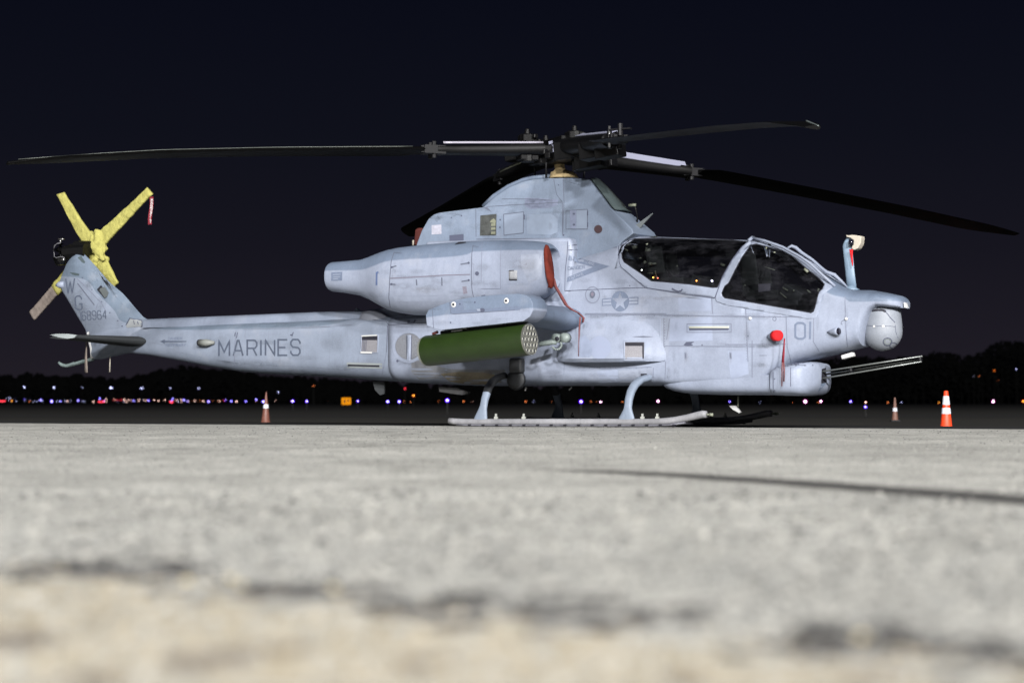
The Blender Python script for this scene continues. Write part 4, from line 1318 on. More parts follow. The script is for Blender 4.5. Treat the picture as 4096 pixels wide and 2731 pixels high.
decal('nacelle_plate', mp(A4, (1698, 643), (1742, 640), (1752, 715), (1708, 720)), NACB, mat('plate_mauve', (.25, .235, .30), .6, var=.3, vscale=50), off=.003, parent=nac)
strokes('plate_print', [mp(A4, (345, 520), (425, 515)), mp(A4, (350, 545), (420, 540)), mp(A4, (350, 565), (400, 560))], NACB, M_light, 3, off=.005, parent=nac)
decal('nacelle_inlet', mp(A5, (355, 478), (442, 475), (442, 570), (358, 572)), NACB, mat('inlet_grey', (.40, .41, .44), .6, var=.3, vscale=60), off=.008, parent=nac, thick=.008)
strokes('inlet_lip', [mp(A5, (358, 572), (442, 571))], NACB, M_hole, 4, off=.012, parent=nac)
strokes('inlet_lip', [mp(A5, (358, 478), (410, 476))], NACB, M_hole, 3, off=.012, parent=nac)
decal('nacelle_scoop', mp(A4, (1618, 210), (1660, 185), (1735, 182), (1735, 190), (1680, 200)), NACB, M_hole, off=.01, parent=nac, yfall=-.8)
decal('nacelle_handle', mp(A4, (1880, 750), (1905, 735), (1935, 728), (1945, 742), (1910, 745)), NACB, M_line, off=.006, parent=nac)
decal('paint_patch', mp(A5, (480, 310), (700, 300), (700, 560), (560, 600), (480, 420)), NACB, PT2, off=.0015, parent=nac)
decal('paint_patch', mp(A4, (950, 565), (1780, 530), (1790, 740), (1500, 800), (1000, 800), (950, 700)), NACB, mat('paint_patch_dusty', (.318, .358, .462), .58, var=.1, vscale=12), off=.0012, parent=nac)

# engine intake cover (cloth, can be pulled out)
ic = empty('intake_cover'); ic.matrix_world = HM
tag(ic, 'faded red cloth intake cover with a long strap at the front of the near engine', 'intake cover')
b = bmesh.new()
c0 = P(2187, 1067, NY - .15)
rr = []
n = 28
for t, kk in ((-.03, .55), (-.027, .9), (-.01, 1.0), (.015, .97), (.03, .85), (.036, .4)):
    ring = []
    for i in range(n):
        a = 6.28318 * i / n
        dz = .295 * math.sin(a) * kk
        ring.append(Vector((c0.x + t + .045 + (-.10 * math.sin(a) * .35), NY - .17 + .085 * math.cos(a) * kk, c0.z + dz)))
    rr.append(ring)
loft(b, rr)
from_bm('cover_pad', b, M_red, ic)
hangstrip('strap', [A5(790, 440) + (-.92,), A5(800, 520) + (-.90,), A5(815, 570) + (-.88,), A5(838, 640) + (-.85,), A5(875, 700) + (-.85,), A5(915, 770) + (-.84,), A5(955, 840) + (-.86,), A5(1010, 885) + (-.84,), A5(1080, 918) + (-.78,), A5(1135, 970) + (-.74,), A5(1125, 1020) + (-.74,)], [.02, .03, .07, .055, .05, .055, .05, .05, .035, .035, .03], M_strap, ic)
hangstrip('strap', [A5(800, 500) + (-.93,), A5(795, 600) + (-.92,), A5(770, 655) + (-.93,)], [.03, .06, .03], MATS['red_cover'], ic)
hangstrip('strap', [A5(1100, 960) + (-.76,), A5(1090, 1080) + (-.75,), A5(1086, 1200) + (-.73,), A5(1083, 1370) + (-.73,)], [.02, .02, .012, .008], M_strap, ic)
# red exhaust/oil cooler plug at the rear of the cowling
rp_ = empty('exhaust_plug'); rp_.matrix_world = HM
tag(rp_, 'dark red plug stuffed in the rear end of the upper cowling', 'plug')
b = bmesh.new()
a = [P(*A7(x_, y_), 0.1) for x_, y_ in ((415, 1225), (455, 1205), (520, 1210), (520, 1330), (440, 1390), (400, 1385), (410, 1300))]
extrude_poly(b, a, [v + Vector((0, .3, 0)) for v in a])
o = from_bm('plug_cushion', b, mat('dark_red', (.10, .016, .012), .8), rp_); bevelmod(o, .03, 3)
hangstrip('tag_strip', [A7(400, 1335) + (.05,), A7(396, 1390) + (.05,)], .03, M_cream, rp_)

# ---------- tail boom fittings
bm = bmesh.new()   # drive shaft tunnel on top of the boom
rr = []
for px, t, b_ in ((585, 1276, 1300), (700, 1270, 1297), (850, 1264, 1294), (1025, 1257, 1288), (1266, 1247, 1281), (1408, 1243, 1276), (1440, 1242, 1276), (1460, 1243, 1280)):
    p0, p1 = P(px, t, -.06), P(px, b_ + 12, -.06)
    rr.append([Vector((p0.x, .15 * math.cos(math.pi * i / 12) * -1, p1.z + (p0.z - p1.z) * math.sin(math.pi * i / 12) ** .5)) for i in range(13)])
loft(bm, rr)
shaft = from_bm('driveshaft_cover', bm, paint('shaft_paint', None, light=(.285, .33, .43)), tail_boom, angle=50)
bm = bmesh.new()   # aft fairing hump behind the engines
rr = []
for px, t, hw in ((1436, 1246, .10), (1455, 1240, .22), (1483, 1235, .30), (1517, 1233, .34), (1550, 1241, .36), (1590, 1258, .34), (1640, 1268, .3)):
    p0 = P(px, t, -.1); zb2 = P(px, 1300, -.1).z
    rr.append([Vector((p0.x, -hw * math.cos(math.pi * i / 12), zb2 + (p0.z - zb2) * math.sin(math.pi * i / 12) ** .6)) for i in range(13)])
loft(bm, rr)
from_bm('aft_fairing', bm, paint('fairing_paint', None, light=(.29, .31, .37)), hull, angle=50)
bm = bmesh.new()
a = mp(A4, (560, 895), (590, 870), (610, 885), (630, 905)); a = [P(x_, y_, 0) for x_, y_ in a]
extrude_poly(bm, a, [v + Vector((0, .04, 0)) for v in a])
from_bm('shaft_fin', bm, M_dark, tail_boom, smooth=False)
strokes('boom_seam', [mp(A3, (600, 500), (1300, 480), (1790, 462)), mp(A3, (1798, 400), (1798, 462)), mp(A3, (935, 415), (925, 500))], ENV, M_line2, 2, parent=tail_boom)
strokes('boom_seam', [mp(A3, (640, 580), (620, 800), (625, 1000)), mp(A4, (925, 1045), (905, 1330), (860, 1560))], ENV, M_line3, 2.4, parent=tail_boom)
strokes('boom_mark', [mp(A3, (632, 600), (625, 640)), mp(A3, (655, 598), (645, 660)), mp(A3, (1240, 595), (1225, 640))], ENV, M_line, 3, parent=tail_boom)
decal('boom_mark', mp(A3, (1205, 620), (1232, 618), (1228, 632), (1208, 634)), ENV, M_line, off=.005, parent=tail_boom)
b = bmesh.new()   # countermeasure pod on the boom side
p = cast(ENV, *A3(340, 705), .03)
tube(b, [cast(ENV, *A3(290, 708), .05), cast(ENV, *A3(360, 708), .06), cast(ENV, *A3(425, 705), .03)], [.055, .055, .02], 14, flat=(1, 1))
o = from_bm('sensor_pod', b, mat('pod_olive_grey', (.24, .25, .235), .6), tail_boom)
b = bmesh.new(); tube(b, [cast(ENV, *A3(272, 710), .05), cast(ENV, *A3(291, 708), .05)], [.05, .055], 12)
from_bm('sensor_pod_end', b, M_hole, tail_boom)
# fin
FIN = [(310, 1004), (287, 1021), (264, 1052), (245, 1098), (236, 1125), (240, 1155), (268, 1200), (302, 1258), (339, 1319), (345, 1345), (356, 1361), (366, 1400), (373, 1437), (448, 1419), (520, 1390), (600, 1380), (612, 1292), (589, 1278), (570, 1267), (536, 1229), (490, 1175), (432, 1126), (383, 1068), (350, 1032), (328, 1010)]
bm = bmesh.new()
fo = [P(a, c, -.02) for a, c in FIN]
ce = sum(fo, Vector()) / len(fo)
mid = [v + Vector((0, .02, 0)) for v in fo]
ins = []
for i, v in enumerate(fo):
    a, c = fo[i - 1], fo[(i + 1) % len(fo)]
    d = (c - a).normalized(); nrm = Vector((d.z, 0, -d.x))
    if (v + nrm * .01 - ce).length > (v - ce).length: nrm = -nrm
    ins.append(v + nrm * .085)
lft = [Vector((v.x, -.095, v.z)) for v in ins]; rgt = [Vector((v.x, .095, v.z)) for v in ins]
vm_ = [bm.verts.new(v) for v in mid]; vl = [bm.verts.new(v) for v in lft]; vr = [bm.verts.new(v) for v in rgt]
for i in range(len(fo)):
    j = (i + 1) % len(fo)
    bm.faces.new((vm_[i], vm_[j], vl[j], vl[i])); bm.faces.new((vm_[i], vm_[j], vr[j], vr[i]))
for t in tessellate_polygon([lft]):
    bm.faces.new([vl[k] for k in t]); bm.faces.new([vr[k] for k in t])
bmesh.ops.recalc_face_normals(bm, faces=bm.faces)
FINB = BVHTree.FromBMesh(bm)
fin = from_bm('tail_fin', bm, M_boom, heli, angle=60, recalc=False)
WG = [glyph_lines('W', A1(692, 1235), A1(775, 1235), A1(688, 1085), A1(782, 1080)), glyph_lines('G', A1(795, 1408), A1(862, 1408), A1(785, 1268), A1(850, 1262))]
letters('tail_code_letter', WG, FINB, M_mark, 5, fin, yfall=-.1, step=8)
sn = []
for i, ch in enumerate('168964'):
    x0 = 838 + i * 50
    if ch == '1': sn.append([mp(A2, (838, 120), (852, 212))])
    else:
        x0 = 862 + (i - 1) * 54
        sn.append(glyph_lines(ch, A2(x0, 212 - i * 3), A2(x0 + 38, 212 - i * 3), A2(x0 - 6, 122 - i * 3), A2(x0 + 32, 122 - i * 3)))
letters('serial_digit', sn, FINB, M_mark, 3.2, fin, yfall=-.1, step=8)
strokes('fin_seam', [mp(T4, (580, 960), (930, 1410))], FINB, M_line2, 4.5, parent=fin, yfall=-.1)
strokes('fin_seam', [mp(T4, (560, 850), (900, 1180), (1100, 1400), (1180, 1568)), mp(T4, (1000, 1380), (960, 1500))], FINB, M_line3, 3, parent=fin, yfall=-.1)
decal('fin_light', mp(T4, (1070, 995), (1120, 1050), (1200, 1240), (1145, 1275), (1000, 1110), (985, 1085)), FINB, M_hole, off=.006, parent=fin)
decal('fin_light_cover', mp(T4, (1060, 1060), (1150, 1040), (1240, 1150), (1200, 1240), (1150, 1260), (1045, 1100)), FINB, mat('olive_grey', (.12, .135, .14), .6), off=.012, parent=fin)
decal('fin_mark', mp(T4, (580, 425), (650, 380), (740, 520), (710, 545), (670, 520)), FINB, mat('teal_dark', (.06, .085, .095), .7), off=.004, parent=fin)
decal('fin_mark', mp(T4, (410, 725), (500, 735), (615, 760), (610, 795), (540, 795), (470, 770)), FINB, MATS['teal_dark'], off=.004, parent=fin)
dots('fin_screw', [T4(680, 840) + (1.3,), T4(880, 1090) + (1.2,), T4(1080, 1340) + (1.2,)], FINB, M_line, 2, parent=fin, kind=None)
# equipment hatch at the fin root
SK2 = z8(0, 1200, 2.61375)
decal('root_hatch', mp(SK2, (1320, 270), (1365, 195), (1480, 215), (1492, 240), (1480, 275), (1330, 290)), FINB, mat('hatch_grey', (.36, .38, .40), .6), off=.006, parent=fin, yfall=-.1)
strokes('root_hatch_edge', [mp(SK2, (1320, 262), (1360, 190), (1482, 215), (1492, 260), (1478, 285)), mp(SK2, (1400, 215), (1410, 255)), mp(SK2, (1440, 225), (1450, 255))], FINB, M_line, 3, off=.009, parent=fin, yfall=-.1)
dots('hatch_screw', [SK2(1278, 272) + (1.4,), SK2(1410, 278) + (1.4,), SK2(1527, 272) + (1.6,), SK2(1232, 217) + (1.2,), SK2(1150, 132) + (1.2,)], FINB, M_line, 2.2, parent=fin, kind=None)
b = bmesh.new()   # small trailing edge light housing
tube(b, [P(*T4(300, 980), -.08), P(*T4(200, 990), -.08), P(*T4(130, 995), -.08)], [.05, .055, .02], 12)
from_bm('tail_light', b, M_light, fin)

# stabilisers
def stab(s):
    bm = bmesh.new(); rr = []
    for t in [i / 5 for i in range(6)]:
        y = -0.16 - 1.02 * t
        le0, te0 = P(585, 1345, -.16), P(430, 1345, -.16)
        le1, te1 = P(300, 1342, -1.18), P(199, 1340, -1.18)
        le = le0.x + (le1.x - le0.x) * t; te = te0.x + (te1.x - te0.x) * t
        zc = P(480, 1366, -.16).z + (P(240, 1347, -1.18).z - P(480, 1366, -.16).z) * t
        ch = le - te; th = .105 * (1 - t) + .045 * t
        n = 20; ring = []
        for i in range(n):
            a = 6.28318 * i / n; u = (1 - math.cos(a)) / 2
            ring.append(Vector((le - ch * u, y * s, zc + th * math.sin(a) * (1 - .7 * u ** 1.3) - .01 * u)))
        rr.append(ring)
    loft(bm, rr)
    return bm
M_stab = mat('stabiliser_shade', (.030, .034, .038), .75)  # near-black puts the shade of the underside into the colour
from_bm('stabiliser', stab(1), M_stab, heli, angle=50)
from_bm('stabiliser', stab(-1), M_stab, heli, angle=50)
bm = bmesh.new()   # pale tip cap
a = [P(x_, y_, -1.19) for x_, y_ in mp(A2, (520, 362), (600, 352), (700, 352), (800, 365), (770, 395), (700, 402), (620, 392))]
extrude_poly(bm, a, [v + Vector((0, .03, 0)) for v in a])
from_bm('stabiliser_tip', bm, mat('tip_pale', (.42, .47, .48), .6), heli, smooth=False)
bm = bmesh.new()
tube(bm, [P(*A2(920, 350), -.5), P(*A2(928, 350), -.5)], .03, 8)
from_bm('marker_lamp', bm, M_white, heli)
# tail bumper
b = bmesh.new()
tube(b, [P(*A2(975, 612), 0), P(*A2(900, 635), 0), P(*A2(800, 660), 0), P(*A2(700, 688), 0), P(*A2(650, 680), 0), P(*A2(615, 652), 0)], [.035, .034, .033, .03, .028, .022], 10)
from_bm('tail_bumper', b, mat('bumper_green', (.33, .42, .42), .5), heli)
b = bmesh.new(); tube(b, [P(*A2(935, 425), -.03), P(*A2(955, 500), -.03), P(*A2(960, 560), -.03), P(*A2(965, 610), -.03)], [.022, .025, .025, .03], 8)
from_bm('bumper_strut', b, M_white, heli)
b = bmesh.new(); tube(b, [P(*A2(968, 600), -.02), P(*A2(880, 615), -.02), P(*A2(780, 645), -.02)], .008, 6)
from_bm('bumper_cable', b, M_blk2, heli)
tie = empty('tie_down_strap'); tie.matrix_world = HM
tag(tie, 'faded tan strap hanging below the near stabiliser at the tail', 'strap')
hangstrip('strap_web', [A2(903, 410) + (-.75,), A2(902, 500) + (-.75,), A2(898, 600) + (-.75,), A2(900, 700) + (-.75,), A2(901, 758) + (-.75,)], [.02, .025, .045, .06, .065], M_brown, tie)
tie2 = empty('thin_tie_strap'); tie2.matrix_world = HM
tag(tie2, 'thin pale strap hanging under the tail boom just ahead of the bumper', 'strap')
hangstrip('strap_web', [A2(1152, 585) + (-.1,), A2(1148, 670) + (-.1,), A2(1145, 752) + (-.1,)], [.012, .02, .022], M_cream, tie2)

# ---------- tail rotor gear and covered blades
TY = 0.34
HUBT = P(371, 991, TY)
b = bmesh.new()
tube(b, [Vector((HUBT.x - .0, -.02, HUBT.z - .04)), Vector((HUBT.x, TY - .05, HUBT.z)), Vector((HUBT.x, TY + .12, HUBT.z))], [.13, .11, .09], 14)
tube(b, [P(262, 1010, -.02), P(300, 1005, .0), P(345, 1004, .05)], [.11, .10, .12], 14)
for i in range(26):
    a = P(random.uniform(275, 350), random.uniform(985, 1035), random.uniform(0, .2))
    box(b, a, (random.uniform(.04, .10),) * 3, Matrix.Rotation(random.random() * 3, 3, 'Y'))
from_bm('tail_gearbox', b, M_black, heli, smooth=False)
b = bmesh.new()   # dark strobe and camera cluster behind the fin top
tube(b, [P(242, 975, -.02), P(242, 1000, -.02), P(240, 1030, -.02), P(243, 1060, -.02)], [.06, .115, .115, .08], 18)
from_bm('tail_sensor', b, mat('gloss_black', (.008, .008, .009), .12), heli)
b = bmesh.new()
tube(b, [P(*T4(175, 32), -.06), P(*T4(285, 36), -.06)], .012, 8)
tube(b, [P(*T4(218, 40), -.06), P(*T4(222, 110), -.06)], .013, 8)
tube(b, [P(*T4(240, 465), -.16), P(*T4(300, 462), -.16)], .014, 8)
from_bm('sensor_bracket', b, M_steel, heli)
b = bmesh.new()
tube(b, [P(*T4(x_, y_), -.13) for x_, y_ in ((222, 115), (150, 125), (95, 170), (75, 260), (85, 330), (90, 400), (130, 425), (200, 405), (230, 398), (290, 415), (305, 450))], .006, 6)
from_bm('sensor_cable', b, mat('cable_grey', (.22, .22, .24), .4), heli)

cov = empty('tail_rotor_cover', (0, 0, 0)); cov.matrix_world = HM
tag(cov, 'yellow cloth cover wrapped over the four blades of the tail rotor', 'rotor cover')
def sleeve(tip_px, wt, wr, y0, y1, mt_, t0=0.0, t1=1.0, name='sleeve', root=None, slant=0.0):
    rootv = root or HUBT
    tp = P(tip_px[0], tip_px[1], y1)
    d = (tp - rootv); Ln = d.length; d.normalize()
    side = Vector((0, 1, 0)).cross(d).normalized()
    b = bmesh.new(); rr = []
    m = 26
    for i in range(m + 1):
        t = t0 + (t1 - t0) * i / m
        p = rootv + d * (Ln * t)
        p.y = y0 + (y1 - y0) * t
        wdt = (wr + (wt - wr) * min(1, t * 1.15)) / 2
        th = .05 + .03 * (1 - t)
        ring = []
        for k in range(20):
            a = 6.28318 * k / 20
            q = p + side * (wdt * sgnpow(math.cos(a), .45)) + Vector((0, th * .5 * sgnpow(math.sin(a), .7), 0))
            nz = noise.noise(Vector((q.x * 9 + q.z * 5, q.z * 9 - q.x * 3, q.y * 8)))
            nz2 = noise.noise(Vector((q.x * 24 + q.z * 20, q.z * 5, q.y * 14)))
            q += side * (nz * .007 * (1.4 - t)) + Vector((0, nz2 * .026, 0)) * (1.1 - t * .6)
            ring.append(q)
        rr.append(ring)
    # slanted tip
    cq = sum(rr[-1], Vector()) / 20
    rr[-1] = [q + d * (q - cq).dot(side) * slant for q in rr[-1]]
    loft(b, rr)
    return from_bm(name, b, mt_, cov)
TIP_UR, TIP_UL, TIP_LL, TIP_LR = (601, 763), (243, 775), (129, 1263), (462, 1142)
sleeve(TIP_UR, .155, .27, TY, TY, M_yellow, slant=.15)
sleeve(TIP_UL, .155, .25, TY - .02, TY, M_yellow, t0=.05, slant=-.5)
sleeve(TIP_LL, .19, .28, TY, TY, M_yellow, t1=.62)
sleeve(TIP_LL, .185, .20, TY, TY, M_brown, t0=.62, t1=1.0).data.materials[0] = M_brown
sleeve(TIP_LR, .16, .34, TY, TY, M_yellow)
b = bmesh.new()   # bunched cloth round the hub
for i in range(7):
    c = HUBT + Vector((random.uniform(.0, .20), random.uniform(-.08, .02), random.uniform(-.36, .10)))
    bmesh.ops.create_icosphere(b, subdivisions=3, radius=random.uniform(.10, .16), matrix=Matrix.Translation(c) @ Matrix.Rotation(random.random() * 3, 4, 'Y') @ Matrix.Diagonal((.62, .45, 1.5, 1)))
for v in b.verts:
    nz = noise.noise(v.co * 9); v.co += v.co.normalized() * 0 + Vector((nz * .04, noise.noise(v.co * 12 + Vector((5, 5, 5))) * .05, nz * .02))
from_bm('hub_wrap', b, M_yellow, cov)
rb = empty('warning_streamer'); rb.matrix_world = HM
tag(rb, 'red REMOVE BEFORE FLIGHT streamer hanging from the right blade tip of the yellow cover', 'streamer')
b = bmesh.new()
SA, SB, SC, SD = [P(*A1(x_, y_), TY - .02) for x_, y_ in ((1565, 232), (1602, 225), (1588, 518), (1550, 516))]
vs_ = []
for i in range(11):
    t = i / 10; q = .012 * math.sin(t * 6)
    vs_.append((b.verts.new(SA.lerp(SD, t) + Vector((0, q, 0))), b.verts.new(SB.lerp(SC, t) + Vector((0, q, 0)))))
for a, c in zip(vs_, vs_[1:]): b.faces.new((a[0], a[1], c[1], c[0]))
bmesh.ops.recalc_face_normals(b, faces=b.faces)
STB = BVHTree.FromBMesh(b)
o = from_bm('streamer_cloth', b, M_ribbon, rb)
strokes('streamer_lettering', text_line('REMOVEBEFOREFLIGHT', A1(1578, 250), A1(1568, 500), 8, gap=.3), STB, mat('streamer_white', (.75, .7, .7), .7), 1.6, off=.004, parent=rb, yfall=TY)

# ---------- skids
def tubepts(b, lst, r, flat=None): tube(b, lst, r, 12, flat=flat)
def skid(s):
    sy = -1.07
    def Q(px, py):
        v = P(px, py, sy); return Vector((v.x, s * v.y * -1 if False else (v.y if s > 0 else -v.y), v.z))
    root = empty('skid_tmp')
    pts = [(1797, 1682), (1820, 1685), (1850, 1686.5), (1900, 1687), (2100, 1687), (2400, 1687), (2600, 1687), (2650, 1685), (2700, 1680), (2750, 1670), (2790, 1661), (2812, 1656), (2826, 1657)]
    b = bmesh.new()
    tubepts(b, [Q(*p) for p in pts], [.040] + [.043] * 9 + [.047, .047, .042])
    sk = from_bm('landing_skid', b, M_skid, heli)
    b = bmesh.new()
    shoe = [(1830, 1697), (1870, 1700), (2200, 1701.5), (2600, 1701.5), (2680, 1699), (2740, 1690)]
    tubepts(b, [Q(*p) for p in shoe], .026, (1.6, .55))
    from_bm('wear_shoe', b, mat('shoe_grey', (.16, .16, .19), .6, var=.3, vscale=12), sk)
    b = bmesh.new()
    for i in range(16):
        px = 1885 + i * 54.5
        if px > 2710: break
        box(b, Q(px, 1699.5) + Vector((0, -.045 * s if s > 0 else .045, 0)), (.035, .03, .022))
    from_bm('shoe_bolt', b, M_hole, sk, smooth=False)
    for px in (1984, 2095, 2570, 2629):
        b = bmesh.new()
        box(b, Q(px, 1672), (.045, .03, .04)); box(b, Q(px, 1663), (.022, .02, .06))
        o = from_bm('wheel_lug', b, mat('lug_grey', (.42, .43, .40), .6), sk, smooth=False)
    b = bmesh.new(); tubepts(b, [Q(2826, 1657), Q(2838, 1657.5)], .012)
    tubepts(b, [Q(2838, 1657.5), Q(2852, 1658)], .02)
    from_bm('tow_fitting', b, M_cream2, sk)
    return sk
sk1 = skid(1); sk2 = skid(-1)

def leg(s, foot, pts_px, base_w, dark_top):
    """cross-tube half: from the skid up and in to the belly"""
    b = bmesh.new()
    n = len(pts_px)
    rr = []
    for i, (px, py, y, ch, th) in enumerate(pts_px):
        p = P(px, py, y)
        if s < 0: p.y = -p.y
        rr.append((p, ch, th))
    rings_ = []
    for i, (p, ch, th) in enumerate(rr):
        d = (rr[min(i + 1, n - 1)][0] - rr[max(i - 1, 0)][0]); d.x *= .15; d.normalize()
        X = Vector((1, 0, 0)); nrm = X.cross(d).normalized()
        rings_.append([p + X * (ch / 2 * sgnpow(math.cos(6.28318 * k / 16), .75)) + nrm * (th / 2 * sgnpow(math.sin(6.28318 * k / 16), .75)) for k in range(16)])
    split = dark_top
    loft(b, rings_[:split + 1], True, True)
    o = from_bm('cross_tube', b, M_leg, heli, angle=50)
    if split < n - 1:
        b = bmesh.new(); loft(b, rings_[split:], True, True)
        from_bm('cross_tube_shaded', b, M_legdark, o, angle=50)  # upper run darkened: shade under the belly held in the colour
    return o
for s in (1, -1):
    front = [(2505, 1681, -1.07, .235, .05), (2507, 1668, -1.07, .215, .055), (2511, 1640, -1.06, .125, .06), (2512, 1628, -1.05, .105, .07), (2516, 1596, -1.02, .105, .08), (2524, 1566, -.96, .11, .085), (2538, 1540, -.86, .115, .085), (2560, 1520, -.70, .12, .085), (2590, 1510, -.50, .12, .085), (2625, 1506, -.30, .12, .085)]
    l1 = leg(s, None, front, 0, 9)
    rear = [(1922, 1683, -1.07, .215, .05), (1923, 1670, -1.07, .20, .055), (1931, 1636, -1.06, .125, .06), (1935, 1622, -1.05, .105, .07), (1939, 1600, -1.02, .10, .08), (1947, 1573, -.97, .11, .085), (1955, 1548, -.90, .115, .085), (1972, 1524, -.78, .12, .085), (1998, 1506, -.60, .12, .085), (2035, 1498, -.40, .12, .085)]
    l2 = leg(s, None, rear, 0, 5)
bm = bmesh.new()   # dark wheel-like bumper where the rear cross tube enters the belly
for s in (1,):
    rr = []
    for t, r in ((0, .06), (.03, .12), (.10, .145), (.2, .15), (.3, .15)):
        c = P(2065, 1517, -.62 + t)
        rr.append([Vector((c.x + r * 1.0 * math.cos(6.28318 * i / 24), c.y, c.z + r * math.sin(6.28318 * i / 24))) for i in range(24)])
    loft(bm, rr)
from_bm('belly_fuel_drain', bm, M_legdark, heli, angle=50)
b = bmesh.new()
for (a, c, wd_, h_) in (((2083, 1450), None, .25, .16),):
    box(b, P(2068, 1462, -.60), (.20, .12, .20))
o = from_bm('pod_shadow_block', b, M_legdark, heli, smooth=False); bevelmod(o, .03)  # dark block placed for the shadow under the pod's front

# belly antennas
b = bmesh.new()
a = mp(z8(1600, 1150, 2.61375), (405, 1040), (590, 1050), (700, 1085), (718, 1095), (680, 1120), (600, 1118), (410, 1088)); a = [P(x_, y_, -.05) for x_, y_ in a]
extrude_poly(b, a, [v + Vector((0, .06, 0)) for v in a])
from_bm('belly_antenna', b, mat('belly_grey', (.20, .20, .21), .6), heli, smooth=False)
b = bmesh.new()
a = [P(x_, y_, 0) for x_, y_ in ((1490, 1525), (1537, 1528), (1535, 1575), (1520, 1580), (1500, 1560))]
extrude_poly(b, a, [v + Vector((0, .03, 0)) for v in a])
from_bm('belly_antenna', b, mat('belly_dark', (.05,.055,.06), .7), heli, smooth=False)
b = bmesh.new()
tube(b, [P(2953, 1585, 0), P(2952, 1625, 0)], .012, 6)
from_bm('antenna_post', b, M_cream2, heli)
b = bmesh.new()
a = [P(x_, y_, -.02) for x_, y_ in ((2916, 1622), (2942, 1622), (2962, 1648), (2957, 1652), (2930, 1637))]
extrude_poly(b, a, [v + Vector((0, .04, 0)) for v in a])
from_bm('belly_antenna', b, M_white, heli, smooth=False)
b = bmesh.new(); tube(b, [P(2104, 1548, -.2), P(2101, 1562, -.2)], [.018, .012], 6); tube(b, [P(2287, 1548, -.1), P(2276, 1560, -.1)], .008, 6)
from_bm('drain_pipe', b, M_white, heli)

# ---------- weapon arm and hook beside the pod
hk = z8(1600, 1150, 2.61375)
b = bmesh.new()
tube(b, [P(*hk(1460, 590), -1.0), P(*hk(1590, 570), -.95), P(*hk(1640, 575), -.92)], [.035, .035, .03], 8)
cc = P(*hk(1645, 530), -.9)
for k, (xx, yy, r) in enumerate(((1645, 530, .062), (1730, 525, .065))):
    c = P(*hk(xx, yy), -.9)
    tube(b, [c + Vector((0, -.05, 0)), c + Vector((0, .05, 0))], r, 14)
for i in range(12):
    a0, a1 = math.radians(200 + i * 22), math.radians(222 + i * 22)
    c = P(*hk(1640, 600), -.94)
    if i < 9: tube(b, [c + Vector((math.cos(a0) * .07, 0, math.sin(a0) * .06)), c + Vector((math.cos(a1) * .07, 0, math.sin(a1) * .06))], .015, 6)
from_bm('tie_down_ring', b, mat('hook_grey', (.22, .26, .25), .5, var=.4, vscale=20), heli)
b = bmesh.new(); c = P(*hk(1640, 535), -.96); tube(b, [c + Vector((0, -.0, 0)), c + Vector((0, .02, 0))], .03, 12)
from_bm('ring_bore', b, M_hole, heli)

# ================================================================== rocket pod (a store hung under the pylon)
pod = empty('rocket_pod'); pod.matrix_world = HM
tag(pod, 'dark olive green tubular rocket pod hanging under the stub wing', 'rocket pod')
YP = -1.80
pf, pr_ = P(2121, 1357.5, YP), P(1703, 1404, YP)
ax = (pf - pr_); Lp = ax.length; axn = ax.normalized()
sv, uv = frame_of(axn)
RP = .202
def pring(t, r, n=40): return [pr_ + axn * t + sv * (r * math.cos(6.28318 * i / n)) + uv * (r * math.sin(6.28318 * i / n)) for i in range(n)]
b = bmesh.new()
loft(b, [pring(0.02, RP * .985), pring(.04, RP), pring(Lp - .04, RP), pring(Lp - .02, RP * .99)], True, True)
from_bm('pod_body', b, M_green, pod, angle=40)
b = bmesh.new(); loft(b, [pring(-.03, RP * .80), pring(-.015, RP * .93), pring(.025, RP * .955)], True, True)
from_bm('rear_ring', b, mat('pod_rear', (.45, .47, .42), .4, metal=.6), pod, angle=40)
b = bmesh.new(); loft(b, [pring(Lp - .03, RP * .992), pring(Lp + .004, RP * .992), pring(Lp + .006, RP * .94), pring(Lp - .012, RP * .93)], False, False)
from_bm('front_ring', b, mat('pod_rim', (.42, .42, .38), .35, metal=.8), pod, angle=30)
b = bmesh.new(); loft(b, [pring(Lp - .03, RP * .93), pring(Lp - .008, RP * .93)], True, True)
from_bm('front_plate', b, mat('pod_plate', (.30, .30, .26), .45, metal=.5, var=.4, vscale=30), pod, angle=30)
hexp = []
for qx in range(-2, 3):
    for ry_ in range(-2, 3):
        if abs(qx + ry_) <= 2:
            hexp.append(((qx + ry_ / 2) * .083, ry_ * .072))
b0 = bmesh.new(); n = 16
def tring(t, r): return [axn * t + sv * (r * math.cos(6.28318 * i / n)) + uv * (r * math.sin(6.28318 * i / n)) for i in range(n)]
loft(b0, [tring(0, .037), tring(.012, .036), tring(.012, .029), tring(-.04, .028)], False, False)
tm = from_bm('launch_tube', b0, mat('tube_alloy', (.26, .26, .23), .5, metal=.3), pod)
b1 = bmesh.new(); vs_ = [b1.verts.new(v) for v in tring(.0006, .028)]; b1.faces.new(vs_)
tb_ = from_bm('tube_bore', b1, M_hole, pod, smooth=False)
first = True
for hx, hy in hexp:
    c = pr_ + axn * (Lp - .006) + sv * hx + uv * hy
    if first: t_, u_ = tm, tb_; first = False
    else:
        t_, u_ = tm.copy(), tb_.copy(); COL.objects.link(t_); COL.objects.link(u_); t_.parent = pod; u_.parent = pod
    t_.location = c; u_.location = c + axn * .001
b = bmesh.new()   # sway braces between pod and pylon
